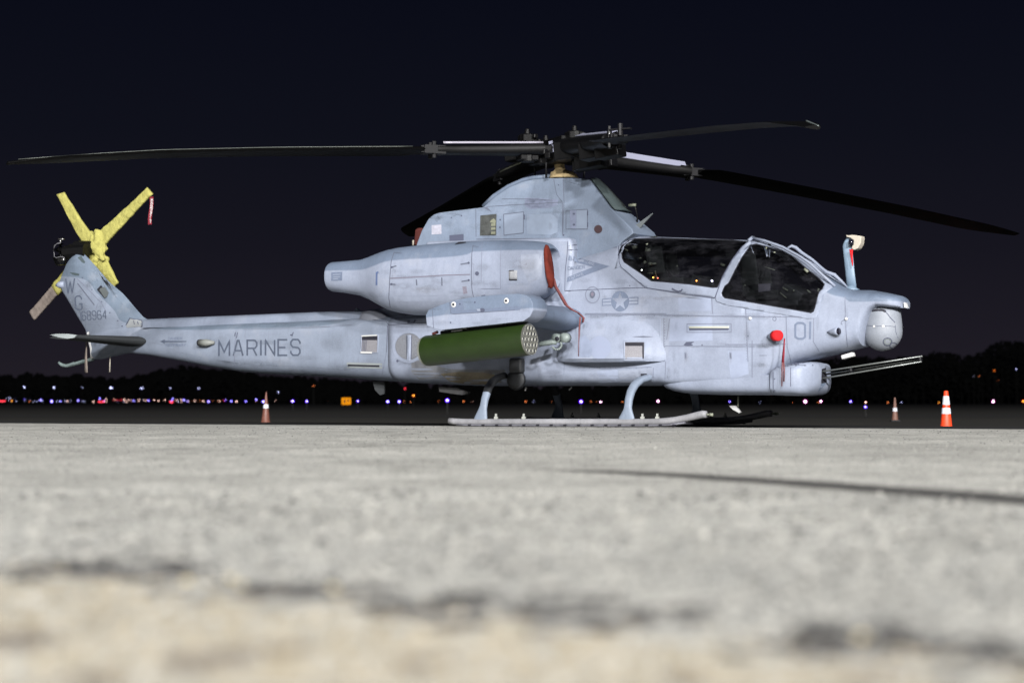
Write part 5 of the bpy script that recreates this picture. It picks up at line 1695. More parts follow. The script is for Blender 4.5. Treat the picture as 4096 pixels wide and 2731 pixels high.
for tt in (.42, .78):
    c = pr_ + axn * (Lp * tt) + Vector((0, 0, RP + .02))
    box(b, c, (.16, .05, .05)); box(b, c + Vector((.02, -.05, .035)), (.05, .05, .09)); box(b, c + Vector((-.07, -.04, .015)), (.05, .04, .05)); box(b, c + Vector((.0, .06, .02)), (.10, .04, .09))
for tt in (.55, .62): box(b, pr_ + axn * (Lp * tt) + Vector((0, -.03, RP + .015)), (.03, .03, .04))
tube(b, [pr_ + axn * (Lp * .16) + Vector((0, -.02, RP + .01)), pr_ + axn * (Lp * .98) + Vector((0, -.02, RP + .03))], .028, 8)
o = from_bm('sway_brace', b, M_blk2, pod, smooth=False)
b = bmesh.new()
box(b, pr_ + axn * (Lp * .33) + Vector((0, -.06, RP + .012)), (.16, .03, .012), Matrix.Rotation(-.09, 3, 'Y')); box(b, pr_ + axn * (Lp * .75) + Vector((.0, -.085, RP + .04)), (.05, .012, .03)); box(b, pr_ + axn * (Lp * .41) + Vector((.0, -.085, RP + .04)), (.06, .012, .03))
from_bm('brace_bolt', b, M_white, pod, smooth=False)
b = bmesh.new()
tube(b, [pr_ + axn * .12 + Vector((0, -.02, RP + .01)), pr_ + axn * .2 + Vector((0, -.02, RP + .03))], .02, 6)
from_bm('safing_flag', b, M_strap, pod)

# ---------- soft grime, soot, rust streaks and some painted shade on the skin
def soft(m, scale, lo, hi):
    t = m.node_tree; bs = t.nodes['Principled BSDF']
    at = t.nodes.new('ShaderNodeAttribute'); at.attribute_name = 'edge_fade'
    nn = t.nodes.new('ShaderNodeTexNoise'); nn.inputs['Scale'].default_value = scale; nn.inputs['Detail'].default_value = 6; nn.inputs['Roughness'].default_value = .7
    tc_ = t.nodes.new('ShaderNodeTexCoord'); t.links.new(tc_.outputs['Object'], nn.inputs['Vector'])
    ml_ = t.nodes.new('ShaderNodeMath'); ml_.operation = 'MULTIPLY'; t.links.new(nn.outputs[0], ml_.inputs[0]); t.links.new(at.outputs['Fac'], ml_.inputs[1])
    mr = t.nodes.new('ShaderNodeMapRange'); mr.inputs['From Min'].default_value = lo; mr.inputs['From Max'].default_value = hi; mr.inputs['To Max'].default_value = .30
    t.links.new(ml_.outputs[0], mr.inputs[0]); t.links.new(mr.outputs[0], bs.inputs['Alpha'])
    return m
M_soot_shade = soft(mat('soot_shade_film', (.13, .145, .175), .75), 7, .12, .75)
M_rust = soft(mat('rust_film', (.24, .20, .15), .75), 9, .12, .75)
def smudges(name, lst, bvh, m, par, seed=1, off=.0012):
    b = bmesh.new(); lay = b.verts.layers.float.new('edge_fade'); rnd = random.Random(seed)
    for k_, (cx_, cy_, rx, ry) in enumerate(lst):
        rows = []
        for r_ in (0, .35, .7, 1.0):
            row = []
            for i in range(14):
                a = 6.28318 * i / 14
                v = b.verts.new(cast(bvh, cx_ + math.cos(a) * rx * r_, cy_ + math.sin(a) * ry * r_, off + .00015 * (k_ % 9))); v[lay] = (1 - r_) * rnd.uniform(.8, 1.1)
                row.append(v)
            rows.append(row)
        for q1, q2 in zip(rows[1:], rows[2:]):
            for i in range(14): b.faces.new((q1[i], q1[(i + 1) % 14], q2[(i + 1) % 14], q2[i]))
        b.faces.new(rows[1]); bmesh.ops.delete(b, geom=rows[0], context='VERTS')
    for f in b.faces:
        f.normal_update()
        if f.normal.dot(f.calc_center_median() - CL) > 0: f.normal_flip()
    o = from_bm(name, b, m, par, recalc=False); o['kind'] = 'stuff'
    return o
rs = random.Random(4)
L1 = [(2340 + rs.uniform(0, 760), 1262 + rs.uniform(-6, 14), rs.uniform(25, 80), rs.uniform(7, 16)) for _ in range(16)]
L1 += [(2650 + rs.uniform(0, 60), 1280 + rs.uniform(0, 230), rs.uniform(9, 22), rs.uniform(20, 60)) for _ in range(10)]
L1 += [(2980 + rs.uniform(-10, 20), 1270 + rs.uniform(0, 180), rs.uniform(8, 18), rs.uniform(20, 60)) for _ in range(6)]
L1 += [(2680 + rs.uniform(0, 420), 1380 + rs.uniform(-6, 10), rs.uniform(25, 70), rs.uniform(6, 14)) for _ in range(9)]
L1 += [(2270 + rs.uniform(0, 320), 1210 + rs.uniform(-90, 40), rs.uniform(20, 50), rs.uniform(15, 40)) for _ in range(9)]
L1 += [(rs.uniform(2130, 2600), rs.uniform(1480, 1530), rs.uniform(30, 70), rs.uniform(10, 22)) for _ in range(10)]
L1 += [(rs.uniform(1600, 2150), rs.uniform(1440, 1530), rs.uniform(30, 80), rs.uniform(12, 30)) for _ in range(16)]
L1 += [(3030, 1458, 50, 20), (3060, 1462, 40, 16), (3045, 1460, 30, 14), (3200, 1436, 80, 12), (3300, 1415, 60, 12), (3270, 1290, 14, 60), (3385, 1280, 12, 80)]  # first entries paint shade in the hollow behind the turret and under the nose
smudges('soot_shade_film', L1, SIDEB, M_soot_shade, hull, 2)
smudges('soot_shade_film', [(rs.uniform(2260, 2600), rs.uniform(1300, 1440), rs.uniform(20, 60), rs.uniform(12, 40)) for _ in range(8)], BLB, M_soot_shade, hull, 5, off=.0015)
smudges('rust_film', [(2745, 1425, 14, 40), (2922, 1430, 14, 42), (2650, 1195, 70, 14), (2720, 1185, 60, 10), (2600, 1190, 50, 12), (1900, 1505, 110, 20), (1960, 1490, 80, 18), (1820, 1500, 80, 14), (2985, 1320, 12, 60), (2660, 1340, 16, 60), (2300, 1040, 14, 60)], SIDEB, M_rust, hull, 3, off=.0024)
smudges('soot_shade_film', [(rs.uniform(600, 1500), rs.uniform(1345, 1500), rs.uniform(40, 110), rs.uniform(12, 34)) for _ in range(22)] + [(rs.uniform(600, 1400), 1300 + rs.uniform(-6, 10), rs.uniform(60, 120), rs.uniform(6, 12)) for _ in range(8)] + [(1330, 1380, 70, 50), (1420, 1470, 80, 30), (1080, 1500, 160, 16), (1300, 1508, 160, 16)], ENV, M_soot_shade, tail_boom, 6)
smudges('soot_shade_film', [(rs.uniform(1700, 2440), 826 + rs.uniform(-14, 30), rs.uniform(30, 80), rs.uniform(8, 20)) for _ in range(12)] + [(rs.uniform(2200, 2270), rs.uniform(730, 960), rs.uniform(10, 26), rs.uniform(20, 60)) for _ in range(9)] + [(rs.uniform(1700, 2400), rs.uniform(850, 950), rs.uniform(20, 50), rs.uniform(12, 34)) for _ in range(14)], DOGB, M_soot_shade, dog, 7)
smudges('soot_shade_film', [(rs.uniform(1560, 2150), rs.uniform(1040, 1200), rs.uniform(30, 90), rs.uniform(10, 30)) for _ in range(20)] + [(1575, 1110, 14, 110), (1890, 1090, 12, 110), (1400, 1172, 90, 12), (1700, 1106, 160, 8), (1500, 1180, 60, 22)], NACB, M_soot_shade, nac, 8)
smudges('rust_film', [(1960, 1185, 90, 14), (1700, 1160, 90, 24), (2110, 1060, 60, 40)], NACB, M_rust, nac, 9, off=.0024)
smudges('soot_shade_film', [(rs.uniform(260, 560), rs.uniform(1060, 1300), rs.uniform(14, 40), rs.uniform(16, 50)) for _ in range(18)], FINB, M_soot_shade, fin, 10)
smudges('soot_shade_film', [(rs.uniform(1730, 2100), rs.uniform(1200, 1300), rs.uniform(30, 70), rs.uniform(6, 16)) for _ in range(10)], PYLB, M_soot_shade, pyl, 11)

# ================================================================== main rotor
b = bmesh.new()   # boot around the mast
prof = [(2254, 714, .20), (2254, 704, .185), (2248, 690, .155), (2244, 684, .10), (2241, 678, .073), (2238, 668, .068), (2236, 655, .072), (2236, 645, .068)]
rr = []
for px, py, r in prof:
    c = P(px, py, 0)
    rr.append([Vector((c.x + r * (1 + .08 * math.sin(5 * 6.283 * i / 28)) * math.cos(6.28318 * i / 28), c.y + r * math.sin(6.28318 * i / 28), c.z)) for i in range(28)])
loft(b, rr)
from_bm('mast_boot', b, M_boot, heli)
HUB = P(2240, 590, 0)
b = bmesh.new()
tube(b, [P(2237, 655, 0), P(2238, 620, 0), P(2240, 560, 0), P(2240, 548, 0)], [.075, .09, .10, .06], 16)
from_bm('rotor_mast', b, M_black, heli)
def RW(px, py, depth):
    return HI @ Wd(px, py, depth)
b = bmesh.new()
hubc = HUB
d0 = 26.0
# blade directions in world then local
BL_T = {'L': ((40, 645), 23.2), 'UR': ((3334, 515), 19.3), 'LR': ((4052, 944), 28.7), 'LL': ((1597, 942), 32.8)}
LEV = {'L': -.02, 'LR': -.02, 'UR': .07, 'LL': .03}
rotor_parts = []
def blade(key, wp, chord_root, twist, stripe):
    """wp: list of (px, py, depth, chord, thick, kind)"""
    pass
def station_ring(p, rad, chord, th, pitch, n=22, le=1, c_le=.27):
    """airfoil ring; rad = outward unit vector, leading edge to the counter-clockwise side"""
    up_ = Vector((0, 0, 1))
    le_d = up_.cross(rad).normalized() * le
    up_ = rad.cross(le_d).normalized()
    if up_.z < 0: up_ = -up_
    ca, sa = math.cos(pitch), math.sin(pitch)
    l2 = le_d * ca + up_ * sa
    u2 = up_ * ca - le_d * sa
    ring = []
    for i in range(n):
        a = 6.28318 * i / n
        u = (1 - math.cos(a)) / 2
        y = math.copysign(abs(math.sin(a)) ** .85, math.sin(a)) * th / 2 * (1.25 - .95 * u) if th < chord * .35 else math.sin(a) * th / 2
        ring.append(p + l2 * (chord * (c_le - u)) + u2 * y)
    return ring
def make_blade(tip_px, tip_d, root_px, root_d, mids, joint_t, root_ch=.40, pitch=.14, lev=0, sag=.0, capt=(0.25, 0.9), bl_mat=M_black):
    root = RW(*root_px, root_d); tipv = RW(*tip_px, tip_d)
    pts = [root] + [RW(a, c, d) for a, c, d in mids] + [tipv]
    # arc-length param
    cum = [0]
    for a, c in zip(pts, pts[1:]): cum.append(cum[-1] + (c - a).length)
    T = cum[-1]
    def at(t):
        s = t * T
        for i in range(len(pts) - 1):
            if s <= cum[i + 1] + 1e-9:
                u = (s - cum[i]) / (cum[i + 1] - cum[i])
                # catmull
                p0 = pts[max(i - 1, 0)]; p1 = pts[i]; p2 = pts[i + 1]; p3 = pts[min(i + 2, len(pts) - 1)]
                return p1.lerp(p2, u)
        return pts[-1]
    rad = (tipv - root); rad.z = 0; rad.normalize()
    bl_root = empty('rotor_blade'); bl_root.parent = heli
    bm = bmesh.new(); rr = []
    ts = [joint_t + .01 + (1 - joint_t - .01) * i / 30 for i in range(31)]
    for t in ts:
        u = (t - joint_t) / (1 - joint_t)
        ch = .64 if u < .86 else .64 * (1 - ((u - .86) / .14) ** 1.6 * .72)
        if u < .05: ch = .30 + .34 * (u / .05)
        th = .075 * (1 - .35 * u)
        if u < .05: th = .09
        p = at(t)
        sweep = 0 if u < .86 else ((u - .86) / .14) ** 1.5 * .20
        le_d = Vector((0, 0, 1)).cross(rad).normalized()
        p = p - le_d * sweep
        rr.append(station_ring(p, rad, ch, th, pitch * (1 - .8 * u)))
    loft(bm, rr)
    return bl_root, bm, at, rad, T
def blade_full(key, tip_px, tip_d, root_px, root_d, mids, jt, cuff_w, cuff_h, pitch, capmat, cap_side, label=None):
    bl, bm, at, rad, T = make_blade(tip_px, tip_d, root_px, root_d, mids, jt, pitch=pitch)
    bo = from_bm('blade_skin', bm, M_blade, bl, angle=50)
    le_d = Vector((0, 0, 1)).cross(rad).normalized()
    # cuff: deep box beam from hub to the blade bolts
    bm = bmesh.new(); rr = []
    for i in range(13):
        t = jt * (.13 + .85 * i / 12)
        u = i / 12
        wd_ = cuff_w * (1 - .35 * math.sin(min(1, u * 1.6) * math.pi / 2)) if u < .9 else cuff_w * .75
        hh = cuff_h * (1 - .28 * u)
        p = at(t)
        n = 20
        l2 = le_d * math.cos(pitch) + Vector((0, 0, 1)) * math.sin(pitch)
        u2 = Vector((0, 0, 1)) * math.cos(pitch) - le_d * math.sin(pitch)
        rr.append([p + l2 * (wd_ / 2 * sgnpow(math.cos(6.28318 * k / n), .7)) + u2 * (hh / 2 * sgnpow(math.sin(6.28318 * k / n), .7)) for k in range(n)])
    loft(bm, rr)
    co_ = from_bm('blade_cuff', bm, M_black, bl, angle=60)
    # pale top plate of the cuff, tilted to the near side
    if capmat:
        bm = bmesh.new(); ra = []
        for i in range(13):
            t = jt * (.16 + .78 * i / 12); u = i / 12
            wd_ = cuff_w * (1 - .35 * math.sin(min(1, u * 1.6) * math.pi / 2)); hh = cuff_h * (1 - .28 * u)
            p = at(t)
            sd = le_d * cap_side
            w2 = .10 if 0.12 < u < .9 else .15
            a = p + sd * (wd_ / 2 * .93 + .012) + Vector((0, 0, hh * .22)) + Vector((0, 0, math.sin(pitch) * cap_side * wd_ / 2))
            c = p + sd * (wd_ / 2 * .55) + Vector((0, 0, hh / 2 + capmat[1] * (1.25 if u < .12 else 1))) + Vector((0, 0, math.sin(pitch) * cap_side * wd_ / 2 * .6))
            e = p + sd * 0 + Vector((0, 0, hh / 2 + .012))
            ra.append([a, c, e])
        loft(bm, ra, False, False, closed=False)
        o = from_bm('cuff_plate', bm, capmat[0], bl, smooth=False)
        mm = o.modifiers.new('solid', 'SOLIDIFY'); mm.thickness = .01; mm.offset = 0
    # bolt fitting at the joint
    bm = bmesh.new()
    p = at(jt)
    X = rad
    R3 = Matrix((rad, le_d, Vector((0, 0, 1)))).transposed()
    box(bm, p, (.30, .24, .11), R3)
    for sgn in (-1, 1):
        q = p + le_d * (.07 * sgn)
        tube(bm, [q + Vector((0, 0, -.11)), q + Vector((0, 0, .11))], .032, 10)
        box(bm, q + rad * .13, (.12, .05, .09), R3)
    o = from_bm('blade_bolt', bm, M_blk2, bl, smooth=False)
    return bl, at, rad, le_d
M_pale = mat('cuff_pale', (.30, .31, .41), .5)
M_edge2 = mat('cuff_line', (.46, .44, .52), .3, metal=.2)
M_edge = mat('cuff_gloss', (.16, .15, .19), .22, metal=.4)
# pointing left and nearer
b1_, at1, rad1, le1 = blade_full('L', (38, 645), 23.2, (2225, 600), 25.95, [(1690, 601, 25.3), (1100, 603, 24.6), (640, 612, 23.95)], .243, .34, .17, .05, None, 1)
b2_, at2, rad2, le2 = blade_full('UR', (3334, 514), 19.3, (2262, 590), 25.8, [(2445, 562, 24.1), (2700, 536, 22.1), (3000, 506, 20.7), (3215, 493, 19.8)], .27, .44, .24, .10, (M_pale, .035), 1)
b3_, at3, rad3, le3 = blade_full('LR', (4026, 941), 28.7, (2255, 622), 26.05, [(2745, 688, 26.8), (3200, 772, 27.5), (3583, 846, 28.1)], .268, .44, .22, -.06, (M_pale, .04), -1)
b4_, at4, rad4, le4 = blade_full('LL', (1597, 940), 32.8, (2225, 606), 26.2, [(2025, 705, 27.9), (1800, 833, 30.1)], .27, .42, .22, .24, None, 1)
b1_['label'] = 'blade reaching left over the tail'; b2_['label'] = 'blade pointing towards the camera, upper right'
b3_['label'] = 'drooping blade over the nose'; b4_['label'] = 'blade hanging down behind the cowling'
b = bmesh.new()
tube(b, [at1(.243 * (.14 + .80 * i / 12)) + le1 * .135 + Vector((0, 0, .085)) for i in range(13)], [.016] * 13, 8)
from_bm('cuff_edge', b, M_edge2, b1_)
b = bmesh.new()
tube(b, [at1(.285 + .70 * i / 24) + le1 * (.10 if i < 20 else .08 - (i - 20) * .03) + Vector((0, 0, .036 - .0006 * i)) for i in range(25)], [.010 - .0002 * i for i in range(25)], 6)
from_bm('blade_highlight', b, mat('strip_grey', (.10, .11, .10), .4, metal=.3), b1_)  # pale strip paints in the highlight along the blade edge
b = bmesh.new()
tube(b, [at2(.93 + .07 * i / 8) + le2 * (-.02 - .02 * i) + Vector((0, 0, .03 - .002 * i)) for i in range(9)], [.010] * 9, 6)
from_bm('blade_highlight', b, mat('strip_pale', (.22, .26, .26), .4, metal=.3), b2_)  # tip highlight put in as a pale strip
for n_, o_ in (('bright_edge', b4_),):
    b = bmesh.new(); tube(b, [RW(2000, 688, 27.3), RW(2100, 642, 26.7)], .012, 6)
    from_bm('cuff_edge', b, M_cream2, b4_)
# hub plates, dampers, pitch links
b = bmesh.new()
def boxd(c, s_, d):
    le_d = Vector((0, 0, 1)).cross(d).normalized()
    box(b, c, s_, Matrix((d, le_d, Vector((0, 0, 1)))).transposed())
boxd(P(2236, 605, 0), (.95, .34, .10), rad1)
boxd(P(2238, 575, 0), (.95, .34, .10), rad2)
tube(b, [P(2241, 640, 0), P(2240, 560, 0)], [.16, .15], 20)
for r_, k_ in ((rad1, .48), (rad2, .52), (rad3, .48), (rad4, .50)):
    c = P(2238, 592, 0) + r_ * k_
    tube(b, [c + Vector((0, 0, -.22)), c + Vector((0, 0, .16))], .11, 12)
    boxd(c + Vector((0, 0, .10)), (.20, .22, .10), r_); boxd(c + Vector((0, 0, -.14)), (.26, .20, .12), r_)
    tube(b, [c + Vector((0, 0, .14)), c + Vector((0, 0, .24))], [.05, .03], 8)
for c_, s_ in (((2152, 612, -.15), (.20, .22, .34)), ((2365, 636, -.40), (.40, .26, .26)), ((2330, 660, -.30), (.22, .2, .16)), ((2440, 598, -1.0), (.34, .26, .22)), ((2215, 640, -.1), (.34, .3, .12)), ((2400, 600, -.8), (.5, .28, .22)), ((2300, 600, -.4), (.5, .3, .24)), ((2420, 655, .35), (.3, .2, .12)), ((2060, 625, .25), (.24, .2, .14))):
    box(b, P(*c_), s_, Matrix.Rotation(-.1, 3, 'Y'))
for i in range(22):
    a = random.uniform(0, 6.28); r = random.uniform(.15, .5)
    c = P(2240, 592, 0) + Vector((math.cos(a) * r, math.sin(a) * r, random.uniform(-.2, .14)))
    s_ = random.uniform(.05, .13)
    box(b, c, (s_, s_ * .7, s_ * .8), Matrix.Rotation(a, 3, 'Z'))
tube(b, [P(2240, 650, 0), P(2240, 640, 0)], [.22, .22], 20)
o = from_bm('rotor_hub', b, M_black, heli, smooth=False); bevelmod(o, .01, 1)
b = bmesh.new()
for (x0, y0, x1, y1, yy) in ((2185, 608, 2184, 712, -.25), (2138, 632, 2139, 716, .2), (2339, 675, 2335, 713, .2), (2294, 650, 2292, 712, .15)):
    tube(b, [P(x0, y0, yy), P(x1, y1, yy)], .014, 8)
from_bm('pitch_link', b, M_blk2, heli)
b = bmesh.new()
tube(b, [P(2186, 602, -.25), P(2186, 614, -.25)], .028, 8)
tube(b, [P(2390, 622, -.3), P(2391, 637, -.3)], .020, 8)
tube(b, [P(2138, 690, .2), P(2139, 714, .2)], .018, 8)
box(b, P(1740, 602, -.1) + Vector((0, -.16, .02)), (.05, .03, .09))
from_bm('link_end', b, M_steel, heli)
b = bmesh.new()
for (x_, y_, sx, sz) in ((2205, 597, .10, .10), (2222, 588, .10, .04), (2212, 569, .12, .04), (2226, 604, .05, .08)):
    box(b, P(x_, y_, -.22), (sx, .03, sz), Matrix.Rotation(-.15, 3, 'Y'))
from_bm('hub_plate', b, M_pale, heli, smooth=False)
b = bmesh.new()
p = at2(.27)
tube(b, [p + Vector((0, -.14, -.11)), p + Vector((0, -.14, .16))], .016, 10)
from_bm('blade_pin', b, M_steel, b2_)
b = bmesh.new()
p = at2(.30); box(b, p + Vector((0, 0, .13)), (.30, .05, .02)); tube(b, [p + Vector((0, 0, .05)), p + Vector((0, 0, .20))], .035, 8)
from_bm('pin_lever', b, M_blk2, b2_, smooth=False)

# small glowing beads standing in for lamp reflections on the canopy
for (x_, y_, c_, r_) in ((2613, 1110, (1, .35, .03), .010), (2631, 1112, (1, .12, .06), .007), (2786, 1123, (1, .33, .03), .009), (2848, 1123, (.75, .7, 1), .013), (2567, 1080, (.95, 1, .9), .008)):
    b = bmesh.new(); bmesh.ops.create_icosphere(b, subdivisions=2, radius=r_, matrix=Matrix.Translation(P(x_, y_, -.33)))
    m = bpy.data.materials.new('reflection_bead_glow'); m.use_nodes = True
    bs = m.node_tree.nodes['Principled BSDF']; bs.inputs['Emission Color'].default_value = (*c_, 1); bs.inputs['Emission Strength'].default_value = 14
    from_bm('reflection_bead', b, m, heli)

KA = 1.0

# ================================================================== ground
def ground_mat(name, base_a, base_b, sc1, rough, bump, dark=None, warm=None):
    m = bpy.data.materials.new(name); m.use_nodes = True
    t = m.node_tree; b = t.nodes['Principled BSDF']; N = t.nodes.new; L = t.links.new
    b.inputs['Roughness'].default_value = rough
    b.inputs['Specular IOR Level'].default_value = .3
    tcn = N('ShaderNodeTexCoord')
    n1 = N('ShaderNodeTexNoise'); n1.inputs['Scale'].default_value = sc1; n1.inputs['Detail'].default_value = 8; n1.inputs['Roughness'].default_value = .7
    L(tcn.outputs['Object'], n1.inputs['Vector'])
    rm = N('ShaderNodeValToRGB'); rm.color_ramp.elements[0].position = .3; rm.color_ramp.elements[1].position = .7
    rm.color_ramp.elements[0].color = (*base_a, 1); rm.color_ramp.elements[1].color = (*base_b, 1)
    L(n1.outputs[0], rm.inputs[0])
    n2 = N('ShaderNodeTexNoise'); n2.inputs['Scale'].default_value = 45; n2.inputs['Detail'].default_value = 4; n2.inputs['Roughness'].default_value = .8
    L(tcn.outputs['Object'], n2.inputs['Vector'])
    r2 = N('ShaderNodeMapRange'); r2.inputs['From Min'].default_value = .25; r2.inputs['From Max'].default_value = .75; r2.inputs['To Min'].default_value = .55; r2.inputs['To Max'].default_value = 1.42
    L(n2.outputs[0], r2.inputs[0])
    vm = N('ShaderNodeVectorMath'); vm.operation = 'SCALE'; L(rm.outputs[0], vm.inputs[0]); L(r2.outputs[0], vm.inputs['Scale'])
    last = vm.outputs[0]
    n3 = N('ShaderNodeTexNoise'); n3.inputs['Scale'].default_value = .55; n3.inputs['Detail'].default_value = 5; n3.inputs['Roughness'].default_value = .6
    L(tcn.outputs['Object'], n3.inputs['Vector'])
    r3 = N('ShaderNodeMapRange'); r3.inputs['From Min'].default_value = .35; r3.inputs['From Max'].default_value = .65; r3.inputs['To Min'].default_value = .78; r3.inputs['To Max'].default_value = 1.12
    L(n3.outputs[0], r3.inputs[0])
    v3 = N('ShaderNodeVectorMath'); v3.operation = 'SCALE'; L(last, v3.inputs[0]); L(r3.outputs[0], v3.inputs['Scale']); last = v3.outputs[0]
    if dark:
        n4 = N('ShaderNodeTexNoise'); n4.inputs['Scale'].default_value = dark[0]; n4.inputs['Detail'].default_value = 4
        L(tcn.outputs['Object'], n4.inputs['Vector'])
        r4 = N('ShaderNodeMapRange'); r4.inputs['From Min'].default_value = dark[1]; r4.inputs['From Max'].default_value = dark[1] + .1
        L(n4.outputs[0], r4.inputs[0])
        mx = N('ShaderNodeMix'); mx.data_type = 'RGBA'; L(r4.outputs[0], mx.inputs[0]); L(last, mx.inputs[6]); mx.inputs[7].default_value = (*dark[2], 1)
        last = mx.outputs[2]
    L(last, b.inputs['Base Color'])
    bp = N('ShaderNodeBump'); bp.inputs['Strength'].default_value = bump; bp.inputs['Distance'].default_value = .01
    L(n2.outputs[0], bp.inputs['Height']); L(bp.outputs[0], b.inputs['Normal'])
    return m
M_conc = ground_mat('apron_concrete', (.27, .268, .248), (.60, .592, .555), 3.2, .88, .7)
M_conc2 = ground_mat('near_concrete', (.27, .252, .212), (.60, .57, .495), 5.5, .88, .7)
M_strip = mat('strip_dark', (.040, .038, .038), .8, bump=.5, bscale=30)
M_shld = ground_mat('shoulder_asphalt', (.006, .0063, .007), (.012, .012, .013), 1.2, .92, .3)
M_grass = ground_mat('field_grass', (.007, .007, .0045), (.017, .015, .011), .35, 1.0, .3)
M_gravel = mat('pebble_grey', (.30, .29, .26), .8, var=.4, vscale=30)
M_gravel2 = mat('pebble_ochre', (.36, .30, .17), .8, var=.3, vscale=30)

# far edge of the concrete, measured along the dark line behind the skids
def edge_pt(px): return G(px, 1692 + (1716.5 - 1692) * px / 4096 + 2.2 * math.sin(px / 4096 * math.pi))
eA, eB = edge_pt(0), edge_pt(4096)
ed = (eB - eA).normalized()
e0, e1 = eA - ed * 60, eB + ed * 60
EN = Vector((-ed.y, ed.x, 0))
if EN.y < 0: EN = -EN
# slab joint close to the lens
j0, j1 = G(-600, 2192), G(4700, 2702)
jd = (j1 - j0).normalized(); ja, jb = j0 - jd * 14, j1 + jd * 14
JW = .085
jn = Vector((jd.y, -jd.x, 0))
if jn.y > 0: jn = -jn
apron = empty('concrete_apron'); tag(apron, kind='structure')
def sheet(name, pts, m, par=None, z=0, thick=.25, sub=0):
    b = bmesh.new()
    a = [Vector((p[0], p[1], z)) for p in pts]
    extrude_poly(b, a, [v + Vector((0, 0, -thick)) for v in a])
    return from_bm(name, b, m, par, smooth=False)
# far slab bay, behind the joint, up to the edge
far_out = [ja - jn * JW / 2, e0 + Vector((-10, -20, 0)), e0, e1, e1 + Vector((20, -20, 0)), jb - jn * JW / 2]
sheet('concrete_slab', [ja - jn * JW * .5, jb - jn * JW * .5, Vector((70, jb.y - 30, 0)), Vector((70, e1.y if e1.y < 20 else 10, 0)), e1, e0, Vector((-70, e0.y, 0)), Vector((-70, ja.y, 0))], M_conc, apron)
sheet('concrete_slab', [ja + jn * JW * .5, jb + jn * JW * .5, Vector((jb.x, -40, 0)), Vector((-70, -40, 0)), Vector((-70, ja.y, 0))], M_conc2, apron, z=-.003)
sheet('slab_joint', [ja - jn * JW * 1.2, jb - jn * JW * 1.2, jb + jn * JW * 1.2, ja + jn * JW * 1.2], mat('joint_floor', (.16, .15, .13), .9, var=.4, vscale=20), apron, z=-.016, thick=.2)
# worn sealant: irregular dark lumps lying in and over the joint
b = bmesh.new(); random.seed(11)
Lj = (j1 - j0).length
s = 0
def blot(c, rx, ry, h, a):
    n = 14
    r0 = [Vector((c.x + math.cos(a + 6.283 * i / n) * rx * (1 + .3 * noise.noise(Vector((i * .9, c.x * 9, c.y * 9)))), c.y + math.sin(a + 6.283 * i / n) * ry * (1 + .3 * noise.noise(Vector((i * .7, c.y * 9, 3)))), .001)) for i in range(n)]
    vs = [b.verts.new(v) for v in r0]; top = [b.verts.new(c.lerp(v, .7) + Vector((0, 0, h))) for v in r0]
    for i in range(n): b.faces.new((vs[i], vs[(i + 1) % n], top[(i + 1) % n], top[i]))
    b.faces.new(top)
spans = [(0.05, .29), (.33, .44), (.47, .66), (.74, .99)]
while s < Lj:
    u = s / Lj
    px_u = to_px(HI @ (j0 + jd * s))[0] / 4096
    on = (0.02 < px_u < .155) or (.235 < px_u < .335) or (.39 < px_u < .66) or (.75 < px_u < .92) or (.95 < px_u)
    if on:
        for _ in range(4):
            if random.random() < .42: continue
            c = j0 + jd * (s + random.uniform(-.03, .03)) + jn * random.gauss(-.02, .10)
            c.z = 0
            blot(c, random.uniform(.02, .055), random.uniform(.015, .045), random.uniform(.002, .007), random.uniform(0, 3))
    s += .028
o = from_bm('joint_sealant', b, mat('crumbled_sealant', (.038, .036, .036), .9, var=.5, vscale=16), apron, recalc=True); o['kind'] = 'stuff'
b = bmesh.new()
for i in range(200):
    c = j0 + jd * random.uniform(0, Lj) + jn * random.uniform(-.25, .15); c.z = .001
    bmesh.ops.create_icosphere(b, subdivisions=1, radius=random.uniform(.004, .010), matrix=Matrix.Translation(c) @ Matrix.Diagonal((1, 1, .5, 1)))
o = from_bm('loose_gravel', b, M_gravel, apron); o['kind'] = 'stuff'
b = bmesh.new()
for i in range(9):
    c = j0 + jd * random.uniform(0, Lj) + jn * random.uniform(-.05, .1); c.z = .006
    bmesh.ops.create_icosphere(b, subdivisions=1, radius=random.uniform(.008, .014), matrix=Matrix.Translation(c) @ Matrix.Diagonal((1, 1, .5, 1)))
o = from_bm('loose_gravel', b, M_gravel2, apron); o['kind'] = 'stuff'
# exposed aggregate: small stones standing a few millimetres proud of the worn concrete
rs = random.Random(99)
V_, F_, I_ = [], [], []
for i in range(52000):
    u = rs.random()
    d = 1 / (1 / 2.2 * (1 - u) + 1 / 25.5 * u)
    x = rs.uniform(-.30, .30) * d + rs.uniform(-.3, .3)
    if (Vector((x, d, 0)) - e0).dot(EN) > -.1: continue
    near_ = (Vector((x, d, 0)) - j0).dot(jn) > .02
    if near_ and rs.random() < .6: continue
    r = rs.uniform(.0025, .0055) * (1 + d / 16)
    if d < 7 and rs.random() < .12: r *= 2.4
    h = r * rs.uniform(.35, .9)
    q = len(V_); a0 = rs.random() * 6.28
    for k in range(5): V_.append((x + math.cos(a0 + k * 1.2566) * r * rs.uniform(.8, 1.2), d + math.sin(a0 + k * 1.2566) * r, -.001))
    V_.append((x + rs.uniform(-.3, .3) * r, d + rs.uniform(-.3, .3) * r, h))
    mi = rs.choice((3, 3, 4, 1)) if near_ else rs.choice((0, 0, 1, 2))
    for k in range(5): F_.append((q + k, q + (k + 1) % 5, q + 5)); I_.append(mi)
